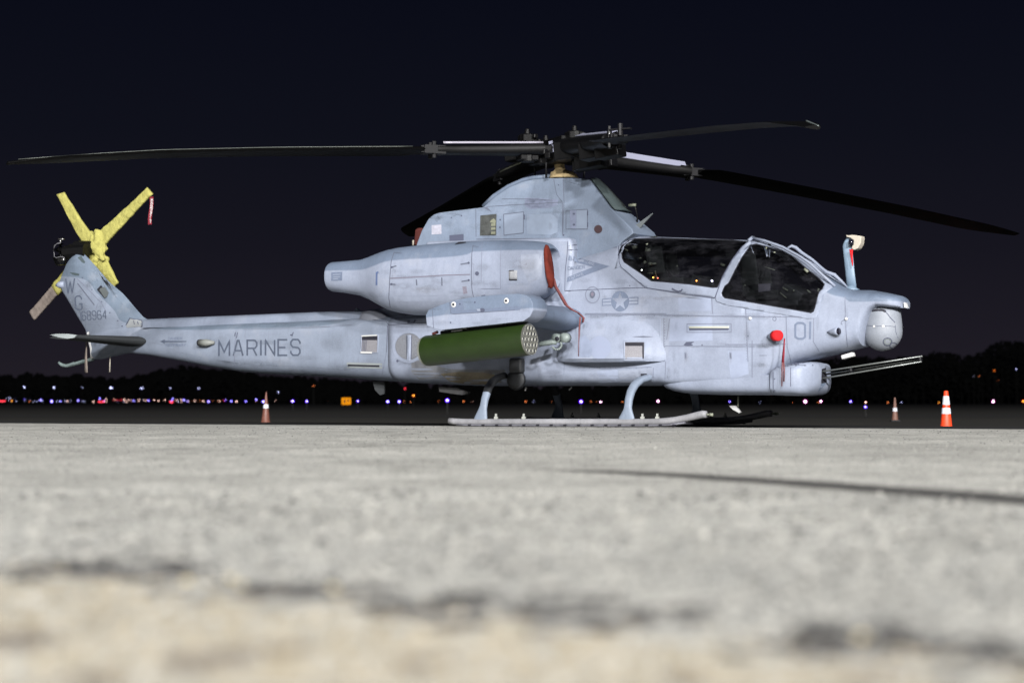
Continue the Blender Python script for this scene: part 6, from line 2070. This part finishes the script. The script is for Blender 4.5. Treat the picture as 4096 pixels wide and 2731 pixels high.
ag = newmesh('exposed_aggregate', V_, F_, None, apron, smooth=True, mats=[mat('stone_grey', (.20, .20, .19), .85), mat('stone_pale', (.36, .35, .32), .85), mat('stone_dark', (.07, .07, .068), .85), mat('stone_tan', (.34, .30, .23), .85), mat('stone_ochre', (.26, .22, .15), .85)], fm=I_)
ag['kind'] = 'stuff'
# grey worn blotches on the near slab
b = bmesh.new()
for (a, c, rx, ry) in ((40, 2560, .07, .10), (860, 2640, .06, .09), (2750, 2712, .03, .05), (3500, 2720, .05, .05), (1700, 2655, .05, .05), (370, 2725, .05, .05), (1100, 2600, .05, .05)):
    blot(G(a, c) + Vector((0, 0, .002)), rx, ry, .0012, 0)
from_bm('worn_patch', b, mat('worn_grey', (.17, .145, .12), .85, var=.3, vscale=14), apron)
b = bmesh.new(); random.seed(17)
for i in range(70):
    c = j0 + jd * random.uniform(0, Lj) + jn * (.05 + abs(random.gauss(0, .09))); c.z = -.002
    blot(c, random.uniform(.02, .07), random.uniform(.02, .06), .0035, random.uniform(0, 3))
o = from_bm('crumbled_edge', b, mat('edge_grey', (.36, .355, .33), .88, var=.35, vscale=14), apron); o['kind'] = 'stuff'
# soft-edged dark strip running off to the right
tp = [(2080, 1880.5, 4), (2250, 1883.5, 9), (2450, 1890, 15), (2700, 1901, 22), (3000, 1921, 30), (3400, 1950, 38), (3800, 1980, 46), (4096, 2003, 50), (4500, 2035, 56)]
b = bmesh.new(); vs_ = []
lay = b.verts.layers.float.new('edge_fade')
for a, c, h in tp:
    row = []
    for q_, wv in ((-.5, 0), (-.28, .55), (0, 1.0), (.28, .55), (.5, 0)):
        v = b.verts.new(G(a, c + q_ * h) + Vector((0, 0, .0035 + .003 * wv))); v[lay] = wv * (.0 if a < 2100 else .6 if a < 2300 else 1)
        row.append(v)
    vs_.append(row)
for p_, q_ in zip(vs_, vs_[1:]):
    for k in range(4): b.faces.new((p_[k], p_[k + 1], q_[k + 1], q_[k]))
strip_obj = from_bm('dark_strip', b, MATS['strip_dark'], apron)
m = M_strip.copy(); m.name = 'soft_strip'; strip_obj.data.materials[0] = m
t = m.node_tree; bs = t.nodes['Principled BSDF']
at_ = t.nodes.new('ShaderNodeAttribute'); at_.attribute_name = 'edge_fade'
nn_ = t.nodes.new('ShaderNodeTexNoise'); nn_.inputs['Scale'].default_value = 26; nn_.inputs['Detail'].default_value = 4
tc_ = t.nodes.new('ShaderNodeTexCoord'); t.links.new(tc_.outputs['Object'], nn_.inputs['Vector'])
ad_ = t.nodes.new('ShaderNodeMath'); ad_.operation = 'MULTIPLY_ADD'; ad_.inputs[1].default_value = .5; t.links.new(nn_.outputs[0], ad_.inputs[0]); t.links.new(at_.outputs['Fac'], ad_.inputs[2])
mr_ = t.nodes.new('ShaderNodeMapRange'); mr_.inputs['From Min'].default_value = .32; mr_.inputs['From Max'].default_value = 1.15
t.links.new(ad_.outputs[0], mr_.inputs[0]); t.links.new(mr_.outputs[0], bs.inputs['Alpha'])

# dark asphalt shoulder, then a ditch slope and the field
def strip(name, o0, o1, z0, z1, m, par=None):
    a = [e0 + EN * o0, e1 + EN * o0, e1 + EN * o1, e0 + EN * o1]
    zz = [z0, z0, z1, z1]
    v = [Vector((p.x, p.y, z)) for p, z in zip(a, zz)]
    b = bmesh.new(); b.faces.new([b.verts.new(q) for q in v])
    return from_bm(name, b, m, par, smooth=False)
sh = empty('taxiway_shoulder'); tag(sh, kind='structure')
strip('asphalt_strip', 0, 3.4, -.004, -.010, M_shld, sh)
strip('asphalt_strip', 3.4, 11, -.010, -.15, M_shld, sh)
b = bmesh.new()
n = 60
ex = [e0 + EN * 11, e1 + EN * 11, Vector((3000, 3500, 0)), Vector((-3000, 3500, 0))]
vv = [b.verts.new(Vector((p.x, p.y, -.151))) for p in ex]
b.faces.new(vv)
vv = [b.verts.new(Vector(p)) for p in ((e0 + EN * 11).to_tuple()[:2] + (-.152,), (-3000, 3500, -.152), (-3000, -200, -.152), (e0.x - 5, -200, -.152))]
b.faces.new(vv)
vv = [b.verts.new(Vector(p)) for p in ((e1 + EN * 11).to_tuple()[:2] + (-.152,), (3000, 3500, -.152), (3000, -200, -.152), (e1.x + 5, -200, -.152))]
b.faces.new(vv)
bmesh.ops.recalc_face_normals(b, faces=b.faces)
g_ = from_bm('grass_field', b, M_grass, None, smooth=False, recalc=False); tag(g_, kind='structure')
# slightly paler taxiway bands in the field
M_taxi = ground_mat('taxiway_asphalt', (.009, .009, .009), (.014, .0135, .013), .4, .95, .2)
for (d0_, d1_, nm) in ((62, 74, 'taxiway'), (150, 185, 'taxiway')):
    b = bmesh.new()
    b.faces.new([b.verts.new(Vector(p)) for p in ((-900, d0_, -.147), (900, d0_ - 6, -.147), (900, d1_ - 6, -.147), (-900, d1_, -.147))])
    tag(from_bm(nm, b, M_taxi, None, smooth=False), kind='structure')

# ================================================================== cones
M_or1 = mat('cone_dull', (.15, .058, .042), .5, var=.25, vscale=14)
M_or2 = mat('cone_orange', (.75, .06, .015), .5, var=.12, vscale=14)
M_or3 = mat('cone_faint', (.16, .08, .06), .6)
M_ref = mat('reflective_white', (.62, .65, .72), .5, var=.1, vscale=20)
M_base = mat('cone_base_black', (.016, .016, .018), .8)
def cone(loc, H, r0, r1, bands, m, label, basem=M_base, lean=0, ref=M_ref, base_w=None):
    root = empty('traffic_cone', loc)
    tag(root, label, 'traffic cone')
    def ring(z, r, n=32): return [Vector((r * math.cos(6.28318 * i / n) + lean * z, r * math.sin(6.28318 * i / n), z)) for i in range(n)]
    def rz(z): return r0 + (r1 - r0) * (z / H)
    b = bmesh.new()
    loft(b, [ring(.03, rz(.03) * 1.12), ring(.05, rz(.05)), ring(H * .5, rz(H * .5)), ring(H - .01, rz(H)), ring(H, rz(H) * .8), ring(H - .03, rz(H) * .7)], False, True)
    from_bm('cone_body', b, m, root, angle=50)
    b = bmesh.new()
    bw = base_w or r0 * 2.7
    box(b, (0, 0, .018), (bw, bw, .036))
    o = from_bm('cone_base', b, basem, root, smooth=False); bevelmod(o, .012)
    for z0, z1 in bands:
        b = bmesh.new()
        loft(b, [ring(z0, rz(z0) + .0005), ring(z0 + .003, rz(z0) + .004), ring(z1 - .003, rz(z1) + .004), ring(z1, rz(z1) + .0005)], False, False)
        from_bm('reflective_band', b, ref, root, angle=50)
    return root
p = G(1062, 1695, -.15)
c1 = cone(p, .70, .105, .012, [(.34, .43)], M_or1, 'dull weathered orange cone with one white band, behind the tail boom', lean=.02)
p = Wd(3785, 1716, 34.0); p.z = -.152
k = 34.0 / F
c2 = cone(p, 152 * k, 24.5 * k, 8.5 * k, [(60 * k, 84 * k), (96 * k, 131 * k)], M_or2, 'bright orange cone with two white bands at the far right of the apron edge', basem=M_or2, base_w=.34)
p = Wd(3580, 1700, 47.0); p.z = -.152
k = 47.0 / F
c3 = cone(p, 96 * k, 13.5 * k, 3 * k, [(40 * k, 54 * k)], M_or3, 'faint distant cone with a single white band, left of the bright orange cone')

# ================================================================== background lights
def emis(name, col, s):
    m = bpy.data.materials.new(name); m.use_nodes = True
    t = m.node_tree; t.nodes.clear()
    o = t.nodes.new('ShaderNodeOutputMaterial'); e = t.nodes.new('ShaderNodeEmission')
    e.inputs[0].default_value = (*col, 1); e.inputs[1].default_value = s
    t.links.new(e.outputs[0], o.inputs[0]); return m
def glow(name, col, s, a):  # glowing shell that also paints the bloom halo round a bulb
    m = bpy.data.materials.new(name); m.use_nodes = True
    t = m.node_tree; t.nodes.clear()
    o = t.nodes.new('ShaderNodeOutputMaterial'); e = t.nodes.new('ShaderNodeEmission'); tr = t.nodes.new('ShaderNodeBsdfTransparent'); ad = t.nodes.new('ShaderNodeAddShader')
    e.inputs[0].default_value = (*col, 1); e.inputs[1].default_value = s
    tr.inputs[0].default_value = (a, a, a, 1)
    t.links.new(e.outputs[0], ad.inputs[0]); t.links.new(tr.outputs[0], ad.inputs[1]); t.links.new(ad.outputs[0], o.inputs[0]); return m
E = {'b': (emis('lamp_core_blue', (.50, .50, 1), 12), glow('lamp_glass_halo_blue', (.09, .0, 1), 1.3, .8)),
     'w': (emis('lamp_core_white', (.66, .70, 1), 11), glow('lamp_glass_halo_white', (.3, .3, 1), .25, .9)),
     'p': (emis('lamp_core_warm', (1, .70, .6), 11), glow('lamp_glass_halo_warm', (1, .25, .15), .25, .9)),
     'k': (emis('lamp_core_pink', (1, .70, .95), 14), glow('lamp_glass_halo_pink', (.8, .08, .5), .40, .9)),
     'r': (emis('lamp_core_red', (1, .05, .08), 5), glow('lamp_glass_halo_red', (1, .02, .05), .15, .9)),
     'o': (emis('lamp_core_orange', (1, .28, .08), 6), glow('lamp_glass_halo_orange', (1, .1, .02), .08, .9)),
     'y': (emis('lamp_core_amber', (1, .55, .06), 6), glow('lamp_glass_halo_amber', (1, .06, .01), .45, .8))}
M_post = mat('lamp_post_dark', (.006, .006, .006), .9)
CN = {'b': 'blue', 'w': 'bluish white', 'p': 'warm white', 'k': 'pinkish white', 'r': 'red', 'o': 'orange', 'y': 'amber'}
LM = {}
def lamp_meshes(c):
    if c in LM: return LM[c]
    core, gl = E[c]
    b = bmesh.new(); bmesh.ops.create_icosphere(b, subdivisions=2, radius=.42); me1 = bpy.data.meshes.new('lamp_bulb')
    for f in b.faces: f.smooth = True
    b.to_mesh(me1); b.free(); me1.materials.append(core)
    b = bmesh.new(); bmesh.ops.create_icosphere(b, subdivisions=2, radius=1.0); me2 = bpy.data.meshes.new('lamp_halo_globe')
    for f in b.faces: f.smooth = True
    b.to_mesh(me2); b.free(); me2.materials.append(gl)
    LM[c] = (me1, me2); return LM[c]
b = bmesh.new(); bmesh.ops.create_cone(b, cap_ends=True, segments=8, radius1=.04, radius2=.03, depth=1, matrix=Matrix.Translation((0, 0, -.5)))
POST = bpy.data.meshes.new('lamp_stake'); b.to_mesh(POST); b.free(); POST.materials.append(M_post)
def lamp(px, py, c, s, depth, label, group, name='taxiway_lamp', cat='light'):
    p = Wd(px, py, depth)
    root = empty(name, p)
    tag(root, label, cat, group)
    r = max(.75, s * .66) * depth / F
    m1, m2 = lamp_meshes(c)
    o = bpy.data.objects.new('lamp_bulb', m1); COL.objects.link(o); o.parent = root; o.scale = (r * 1.15, r, r * 1.15)
    o = bpy.data.objects.new('lamp_halo_globe', m2); COL.objects.link(o); o.parent = root; o.scale = (r,) * 3
    h = max(.05, p.z + .15)
    o = bpy.data.objects.new('lamp_stake', POST); COL.objects.link(o); o.parent = root; o.scale = (1 if h < 2 else 3, 1 if h < 2 else 3, h)
    return root
b6 = [(56,412,'w',2),(80,408,'w',3),(88,412,'w',2),(130,413,'w',1.5),(208,421,'b',2),(82,437,'w',2),(100,434,'y',5),(138,436,'w',2.5),(209,436,'w',2.5),(252,436,'o',3.5),(256,422,'w',2),(285,437,'w',2),(310,436,'w',2.5),(325,435,'w',2),(342,430,'b',3.5),(352,424,'b',4),(366,437,'w',2.5),(441,437,'b',8),(488,438,'w',2.5),(502,433,'w',2),(518,437,'b',3.5),(557,437,'w',2.5),(575,437,'p',4),(600,435,'w',2.5),(669,430,'b',5),(712,436,'w',2.5),(722,438,'w',2),(799,440,'p',4.5),(853,414,'b',4.5),(908,422,'p',3.5),(890,434,'b',3),(905,440,'p',3),(970,427,'r',3),(980,422,'p',3),(1003,426,'r',3),(1008,441,'w',2),(1034,426,'r',3.5),(1062,424,'p',4),(1058,441,'w',2),(1080,440,'p',3.5),(1095,424,'p',3),(1115,427,'p',3),(1113,443,'p',2.5),(1144,432,'b',4),(1188,426,'p',4),(1186,441,'p',3),(1215,428,'w',1.5),(1235,428,'p',2.5),(1248,430,'p',3),(1271,430,'b',5),(1319,427,'p',3.5),(1356,433,'p',4),(1409,426,'p',3.5),(1467,430,'b',3.5),(1478,418,'b',4),(1510,427,'p',3.5),(1523,441,'w',3),(1552,427,'p',3),(1552,440,'p',2.5),(1573,426,'b',5),(1603,438,'b',3.5),(1612,437,'p',3),(1636,432,'o',1.5),(1666,432,'p',3.5),(1690,433,'o',1.5),(1714,434,'o',2.5),(1740,436,'p',4),(1783,440,'b',6),(1800,433,'o',1.5),(1820,433,'o',1.5),(1858,433,'o',1.5),(1875,436,'p',3.5),(1893,433,'o',1.5),(1915,431,'r',3),(1927,427,'b',3.5),(1978,436,'b',5),(2023,439,'p',4.5),(2102,438,'b',4.5),(2191,424,'b',5),(2192,440,'p',3.5),(2252,440,'b',8)]
special6 = {(100,434): 'amber lamp near the left edge beside a red strip light', (441,437): 'largest blue lamp in the crowded strip of lights left of the fin strap', (2252,440): 'large blue lamp just left of the dull orange cone', (669,430): 'blue lamp directly below the tail bumper strut', (799,440): 'warm lamp left of the long red strip light', (2023,439): 'warm lamp between two blue lamps left of the dull cone', (2192,440): 'warm lamp right under a blue lamp left of the dull cone', (2191,424): 'blue lamp stacked over a warm lamp left of the dull cone'}
random.seed(3)
ORD = 'first second third fourth fifth sixth seventh eighth ninth tenth eleventh twelfth thirteenth fourteenth fifteenth sixteenth seventeenth eighteenth nineteenth twentieth twenty-first twenty-second twenty-third twenty-fourth twenty-fifth twenty-sixth'.split()
order = {}
for c in 'bwprk oy':
    for n_, q_ in enumerate(sorted([q for q in b6 if q[2] == c and (q[0], q[1]) not in special6])): order[q_] = n_
for x, y, c, s in b6:
    dep = 230 if s >= 5 else random.uniform(300, 420)
    sp_ = special6.get((x, y))
    lab = sp_ or '%s tiny %s lamp from the left in the crowded strip before the dull cone' % (ORD[order[(x, y, c, s)]], CN[c])
    lamp(x / 2.138, 1400 + y / 2.138, c, s, dep, lab, 'lights strung along the far edge of the airfield')
for (x0, x1, y) in ((0, 48, 436), (838, 898, 441), (1450, 1480, 443)):
    dep = 260
    a, c = Wd(x0 / 2.138 - (4 if x0 == 0 else 0), 1400 + y / 2.138, dep), Wd(x1 / 2.138, 1400 + y / 2.138, dep)
    root = empty('red_strip_light', (a + c) / 2)
    tag(root, {0: 'red strip light cut by the left edge of the picture', 838: 'long red strip light below the tail boom', 1450: 'short red strip light in the middle of the crowded lamps'}[x0], 'strip light')
    b = bmesh.new(); L0 = (c - a).length
    k = max(3, int(L0 / .28))
    for i in range(k):
        bmesh.ops.create_icosphere(b, subdivisions=1, radius=.09, matrix=Matrix.Translation(((i + .5) / k * L0 - L0 / 2, 0, 0)))
    from_bm('lamp_row', b, E['r'][0], root)
    b = bmesh.new(); box(b, (0, .15, -.1), (L0, .08, .2)); box(b, (0, .15, -.3), (.1, .08, .35))
    from_bm('lamp_rail', b, M_post, root, smooth=False)
hi = [(207,317,'w',6,'first'),(461,320,'w',6,'second'),(702,321,'w',3,'third, faintest'),(947,323,'w',7,'fourth'),(962,321,'w',4,'close twin of the fourth'),(1205,328,'w',5,'fifth'),(1216,326,'w',5.5,'close twin of the fifth'),(1455,328,'w',4.5,'sixth'),(1699,329,'w',5.5,'seventh and last')]
for x, y, c, s, nth in hi:
    lamp(x / 2.138, 1400 + y / 2.138, c, s, 420, '%s bluish street lamp from the left before the trees' % nth, 'street lamps in a row before the trees', 'street_lamp', 'street lamp')
rest = [(1113,1569,'w',4,300,'lone white lamp up against the trees, right above the dull cone tip'),(1254,1543,'o',4.5,300,'lone orange lamp under the middle of the boom, above the yellow sign'),
 (1171,1604,'b',9,110,'first of two big blue lamps between the dull cone and the yellow sign'),(1227,1605,'b',8,110,'second of two big blue lamps, nearer the yellow sign'),(1102,1603,'p',2,300,'tiny warm lamp just right of the dull cone'),(1165,1604,'p',2.5,300,'tiny warm lamp touching a big blue lamp'),(1311,1604,'o',1.2,300,'very faint lamp left of the yellow sign'),
 (1431,1604,'b',6.5,140,'blue lamp just right of the yellow sign'),(1620,1554,'r',6.5,200,'bright red lamp hanging above an amber one under the rear fuselage'),(1654,1582,'y',7.5,180,'amber lamp below the bright red one under the rear fuselage'),(1551,1606,'b',9,120,'blue lamp left of the pair of red and amber lamps'),(1597,1606,'b',9,120,'blue lamp below and left of the red lamp'),(1618,1605,'o',3.5,260,'small orange lamp beside the blue lamp under the red one'),(1641,1607,'o',3.5,260,'dim orange lamp just under the amber lamp'),
 (1755,1605,'o',3,260,'small orange lamp left of the biggest blue lamp'),(1789,1601,'b',13,75,'biggest blue lamp, left of the rear skid leg'),(1855,1605,'o',4.5,260,'orange lamp between the biggest blue lamp and the rear skid leg'),(1888,1606,'p',2,300,'very faint lamp against the rear skid leg'),
 (2103,1605,'o',5,260,'orange lamp right of the rear skid leg'),(2135,1605,'w',3,260,'small white lamp right of the rear skid leg'),(2206,1605,'o',2.5,280,'faint orange lamp above the far skid foot'),(2232,1606,'o',4.5,260,'orange lamp left of the blue lamp between the skid legs'),(2324,1606,'b',12.5,78,'large blue lamp between the two skid legs'),(2363,1606,'o',3.5,280,'orange lamp right of the blue lamp between the skid legs'),(2386,1608,'o',2.5,280,'dim flat orange lamp left of a pinkish lamp'),(2403,1607,'k',6,220,'pinkish lamp between the blue lamp and the front skid leg'),(2488,1606,'o',4,260,'orange lamp touching the front skid leg'),
 (2632,1604,'k',8.5,200,'pinkish lamp right of the front skid leg'),(2783,1605,'k',8.5,200,'pinkish lamp above the raised skid toe'),(2919,1606,'b',5,160,'small blue lamp behind the belly antenna'),(3040,1609,'w',2,260,'faint pale lamp under the gun turret'),(3172,1610,'o',2,260,'faint orange lamp under the gun turret'),(3221,1605,'k',12,160,'brightest pinkish lamp below the gun turret'),(3274,1609,'o',4,240,'orange lamp touching a pinkish one below the gun'),(3284,1605,'k',8,200,'pinkish lamp with an orange one at its left side'),
 (3403,1605,'b',7,150,'blue lamp below the gun barrels'),(3463,1609,'p',6,180,'warm lamp right above a nearer blue lamp'),(3462,1628,'b',10,62,'nearest blue lamp, standing lower than the others below the gun muzzle'),(3551,1610,'o',4.5,220,'red-orange lamp left of the faint cone'),(3606,1609,'w',3.5,220,'small white lamp right of the faint cone'),(3755,1610,'y',4.5,200,'amber lamp left of the bright cone'),(3973,1605,'k',10,180,'pinkish lamp between the bright cone and the right edge'),(4093,1604,'y',8,180,'amber lamp cut by the right edge'),
 (3977,1482,'y',4.5,420,'amber lamp high on the wooded hill at the right'),(4065,1477,'w',4.5,420,'white lamp high on the wooded hill at the right'),(3916,1505,'o',3,420,'small orange lamp on the wooded hill'),(3895,1505,'w',1.8,420,'faint pale lamp beside the orange one on the hill'),(3992,1521,'o',3,420,'lowest orange lamp on the wooded hill')]
for px, py, c, s, dep, lab in rest:
    lamp(px, py, c, s, dep, lab, None)
# marker on the ground near bright cone
b = bmesh.new(); box(b, Wd(3690, 1711, 33.5), (.06, .05, .03)); o = from_bm('ground_marker', b, mat('marker_pale', (.30, .32, .25), .6), None, smooth=False)
bevelmod(o, .01); tag(o, 'tiny pale block on the apron edge left of the bright cone', 'marker')

# ================================================================== yellow taxiway sign
dep = 150
sg = empty('taxiway_sign', Wd(1385, 1621, dep)); tag(sg, 'lit yellow taxiway sign reading A with an arrow, under the tail boom', 'sign')
k = dep / F
b = bmesh.new(); box(b, (0, .06, 17 * k), (38 * k, .12, 28 * k)); o = from_bm('sign_case', b, M_post, sg, smooth=False)
b = bmesh.new(); vs_ = [b.verts.new(Vector(v)) for v in ((-18.4 * k, -.004, 3.4 * k), (18.4 * k, -.004, 3.4 * k), (18.4 * k, -.004, 30.6 * k), (-18.4 * k, -.004, 30.6 * k))]; b.faces.new(vs_)
from_bm('sign_face', b, emis('sign_yellow', (1, .34, .005), 1.0), sg, smooth=False)
def flat_strokes(name, lines, w_, m, par, y):
    b = bmesh.new()
    for i, ln in enumerate(lines):
        for q in ribbon(ln, w_):
            f = [b.verts.new(Vector((a, y - i * .001, c))) for a, c in q]
            b.faces.new(f)
    return from_bm(name, b, m, par, smooth=False)
gl = [[((-11 + 9 * u) * k, (9 + 15 * v) * k) for u, v in s_] for s_ in GL['A']]
gl += [[(8 * k, 9 * k), (8 * k, 24 * k)], [(3.5 * k, 18.5 * k), (8 * k, 24 * k), (12.5 * k, 18.5 * k)]]
flat_strokes('sign_lettering', gl, 2.6 * k, M_hole, sg, -.012)
b = bmesh.new()
for xx in (-.25, .25): box(b, (xx, .06, -.05), (.04, .04, .25))
from_bm('sign_post', b, M_post, sg, smooth=False)

# ================================================================== tree line
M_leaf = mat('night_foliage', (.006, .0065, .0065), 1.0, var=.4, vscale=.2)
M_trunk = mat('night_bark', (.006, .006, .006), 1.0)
prof = [(-300, 1500), (0, 1498), (60, 1503), (140, 1500), (340, 1503), (420, 1512), (500, 1513), (560, 1505), (610, 1490), (680, 1475), (760, 1470), (900, 1478), (1100, 1500), (1400, 1520), (1700, 1535), (2100, 1545), (2500, 1540), (2800, 1515), (3100, 1480), (3300, 1440), (3400, 1431), (3500, 1428), (3600, 1432), (3690, 1424), (3750, 1411), (3820, 1416), (3894, 1423), (3930, 1412), (3958, 1392), (3990, 1371), (4037, 1362), (4096, 1371), (4400, 1365)]
random.seed(21)
verts, faces = [], []
tv, tf = [], []
px = -250
while px < 4400:
    topy = interp(prof, px) + random.uniform(-5, 9)
    for row in range(3):
        dep = 560 - row * 30 + random.uniform(-12, 12)
        pt = Wd(px + random.uniform(-14, 14), topy + row * 14 + random.uniform(-4, 6), dep)
        H = pt.z + .15
        if H < 2: continue
        R_ = min(H * .42, 4.6) * random.uniform(.8, 1.15)
        nleaf = 210 if row == 0 else 110
        for i in range(nleaf):
            a = random.uniform(0, 6.283); zz = random.random() ** .7
            rr_ = R_ * math.sqrt(max(0.02, 1 - (2 * zz - .9) ** 2 * .8)) * random.uniform(.2, 1.0)
            z_ = H * (.12 + .88 * zz) + random.uniform(-.3, .3) - (rr_ / R_) ** 2 * H * .08
            c = Vector((pt.x + math.cos(a) * rr_, pt.y + math.sin(a) * rr_, z_ - .15))
            sz = random.uniform(.28, .75)
            u_ = Vector((random.uniform(-1, 1), random.uniform(-1, 1), random.uniform(-1, 1))).normalized(); v_ = u_.orthogonal().normalized()
            q = len(verts)
            verts += [c + u_ * sz, c + v_ * sz, c - u_ * sz * .8, c - v_ * sz]
            faces.append((q, q + 1, q + 2, q + 3))
        q = len(tv)
        for z_, r_ in ((-.2, .25), (H * .7, .1)):
            for k_ in range(5): tv.append(Vector((pt.x + math.cos(k_ * 1.2566) * r_, pt.y + math.sin(k_ * 1.2566) * r_, z_)))
        for k_ in range(5): tf.append((q + k_, q + (k_ + 1) % 5, q + 5 + (k_ + 1) % 5, q + 5 + k_))
    px += 22
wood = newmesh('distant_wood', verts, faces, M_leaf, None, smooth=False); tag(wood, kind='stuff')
wt = newmesh('distant_trunks', tv, tf, M_trunk, None, smooth=False); tag(wt, kind='stuff')
# low dark rise behind the trees so the horizon closes
b = bmesh.new(); rr = []
for px, py in [(q, r) for q, r in prof]:
    t_ = Wd(px * 1.15 - 300, py + 22, 640)
    rr.append([Vector((t_.x, 600, -.3)), Vector((t_.x, 632, max(.5, t_.z * .8))), Vector((t_.x, 690, max(.6, t_.z))), Vector((t_.x, 780, -.3))])
loft(b, rr, False, False, closed=False)
tag(from_bm('wooded_rise', b, M_leaf, None), kind='structure')

# ================================================================== floodlight masts behind the photographer (their lamps light the apron)
for i, (fx, fy, fz, fp, fc) in enumerate(FLOODS):
    root = empty('floodlight_mast', (fx, fy, -.15))
    tag(root, 'tall steel apron floodlight mast %s' % ('far behind the camera, leftmost of four', 'far behind the camera, second from the left of four', 'far behind the camera, third from the left of four', 'far behind the camera, rightmost of four')[i], 'floodlight')
    b = bmesh.new(); tube(b, [Vector((0, 0, 0)), Vector((0, 0, fz))], [.35, .18], 12); box(b, (0, 0, fz), (3, .2, .2)); box(b, (0, 0, .05), (.5, .5, .1))
    from_bm('mast_pole', b, MATS['lamp_post_dark'], root)
    b = bmesh.new(); box(b, (0, -.4, fz + .4), (5, .5, 3.6)); o = from_bm('lamp_housing', b, MATS['lamp_post_dark'], root, smooth=False)

# ================================================================== one object per loose piece
SPLIT = {'pylon_seam', 'panel_seam', 'deck_seam', 'barrel_clamp', 'harness_fitting', 'cockpit_fitting', 'latch_mark', 'roundel_bar', 'hinge', 'cowl_seam', 'door_seam', 'nacelle_seam', 'nacelle_latch', 'boom_seam', 'boom_mark', 'antenna_mount', 'shoe_bolt', 'brace_bolt', 'pitch_link', 'link_end', 'hub_plate', 'inner_frame', 'windscreen_bow', 'drain_pipe', 'root_hatch_edge', 'yoke_seam', 'plate_print', 'inlet_lip', 'vent_slat', 'window_seal', 'canopy_window', 'canopy_frame', 'gun_barrel', 'pylon_screw', 'bolt', 'turret_screw', 'turret_seam', 'cowl_screw', 'nacelle_screw', 'fin_screw', 'hatch_screw', 'fin_seam', 'screw', 'vent_rim', 'sign_post', 'instrument_panel', 'small_stencil', 'canopy_seam', 'worn_patch'}
def islands(me):
    n = len(me.vertices); par = list(range(n))
    def find(a):
        while par[a] != a: par[a] = par[par[a]]; a = par[a]
        return a
    for e in me.edges:
        a, c = find(e.vertices[0]), find(e.vertices[1])
        if a != c: par[a] = c
    g = {}
    for i in range(n): g.setdefault(find(i), []).append(i)
    return list(g.values())
# strokes are laid quad by quad: weld first, then split
for o in list(COL.objects):
    if o.type != 'MESH' or o.get('kind') == 'stuff': continue
    base = o.name.split('.')[0]
    if base not in SPLIT: continue
    bm_ = bmesh.new(); bm_.from_mesh(o.data)
    bmesh.ops.remove_doubles(bm_, verts=bm_.verts, dist=2e-4)
    bm_.to_mesh(o.data); bm_.free()
    gs = islands(o.data)
    if len(gs) < 2: continue
    if base == 'canopy_frame': gs = [g for g in gs if len(g) > max(map(len, gs)) / 3]
    mats_ = list(o.data.materials)
    par_ = o.parent
    for gi, g in enumerate(gs):
        keep = set(g)
        bm_ = bmesh.new(); bm_.from_mesh(o.data); bm_.verts.ensure_lookup_table()
        bmesh.ops.delete(bm_, geom=[v for v in bm_.verts if v.index not in keep], context='VERTS')
        me = bpy.data.meshes.new(base); bm_.to_mesh(me); bm_.free()
        for m_ in mats_: me.materials.append(m_)
        c = o.copy(); c.data = me; COL.objects.link(c)
    bpy.data.objects.remove(o)
for o in COL.objects:
    if o.name.split('.')[0] in ('danger_lettering', 'intake_lettering', 'streamer_lettering'): o['kind'] = 'stuff'
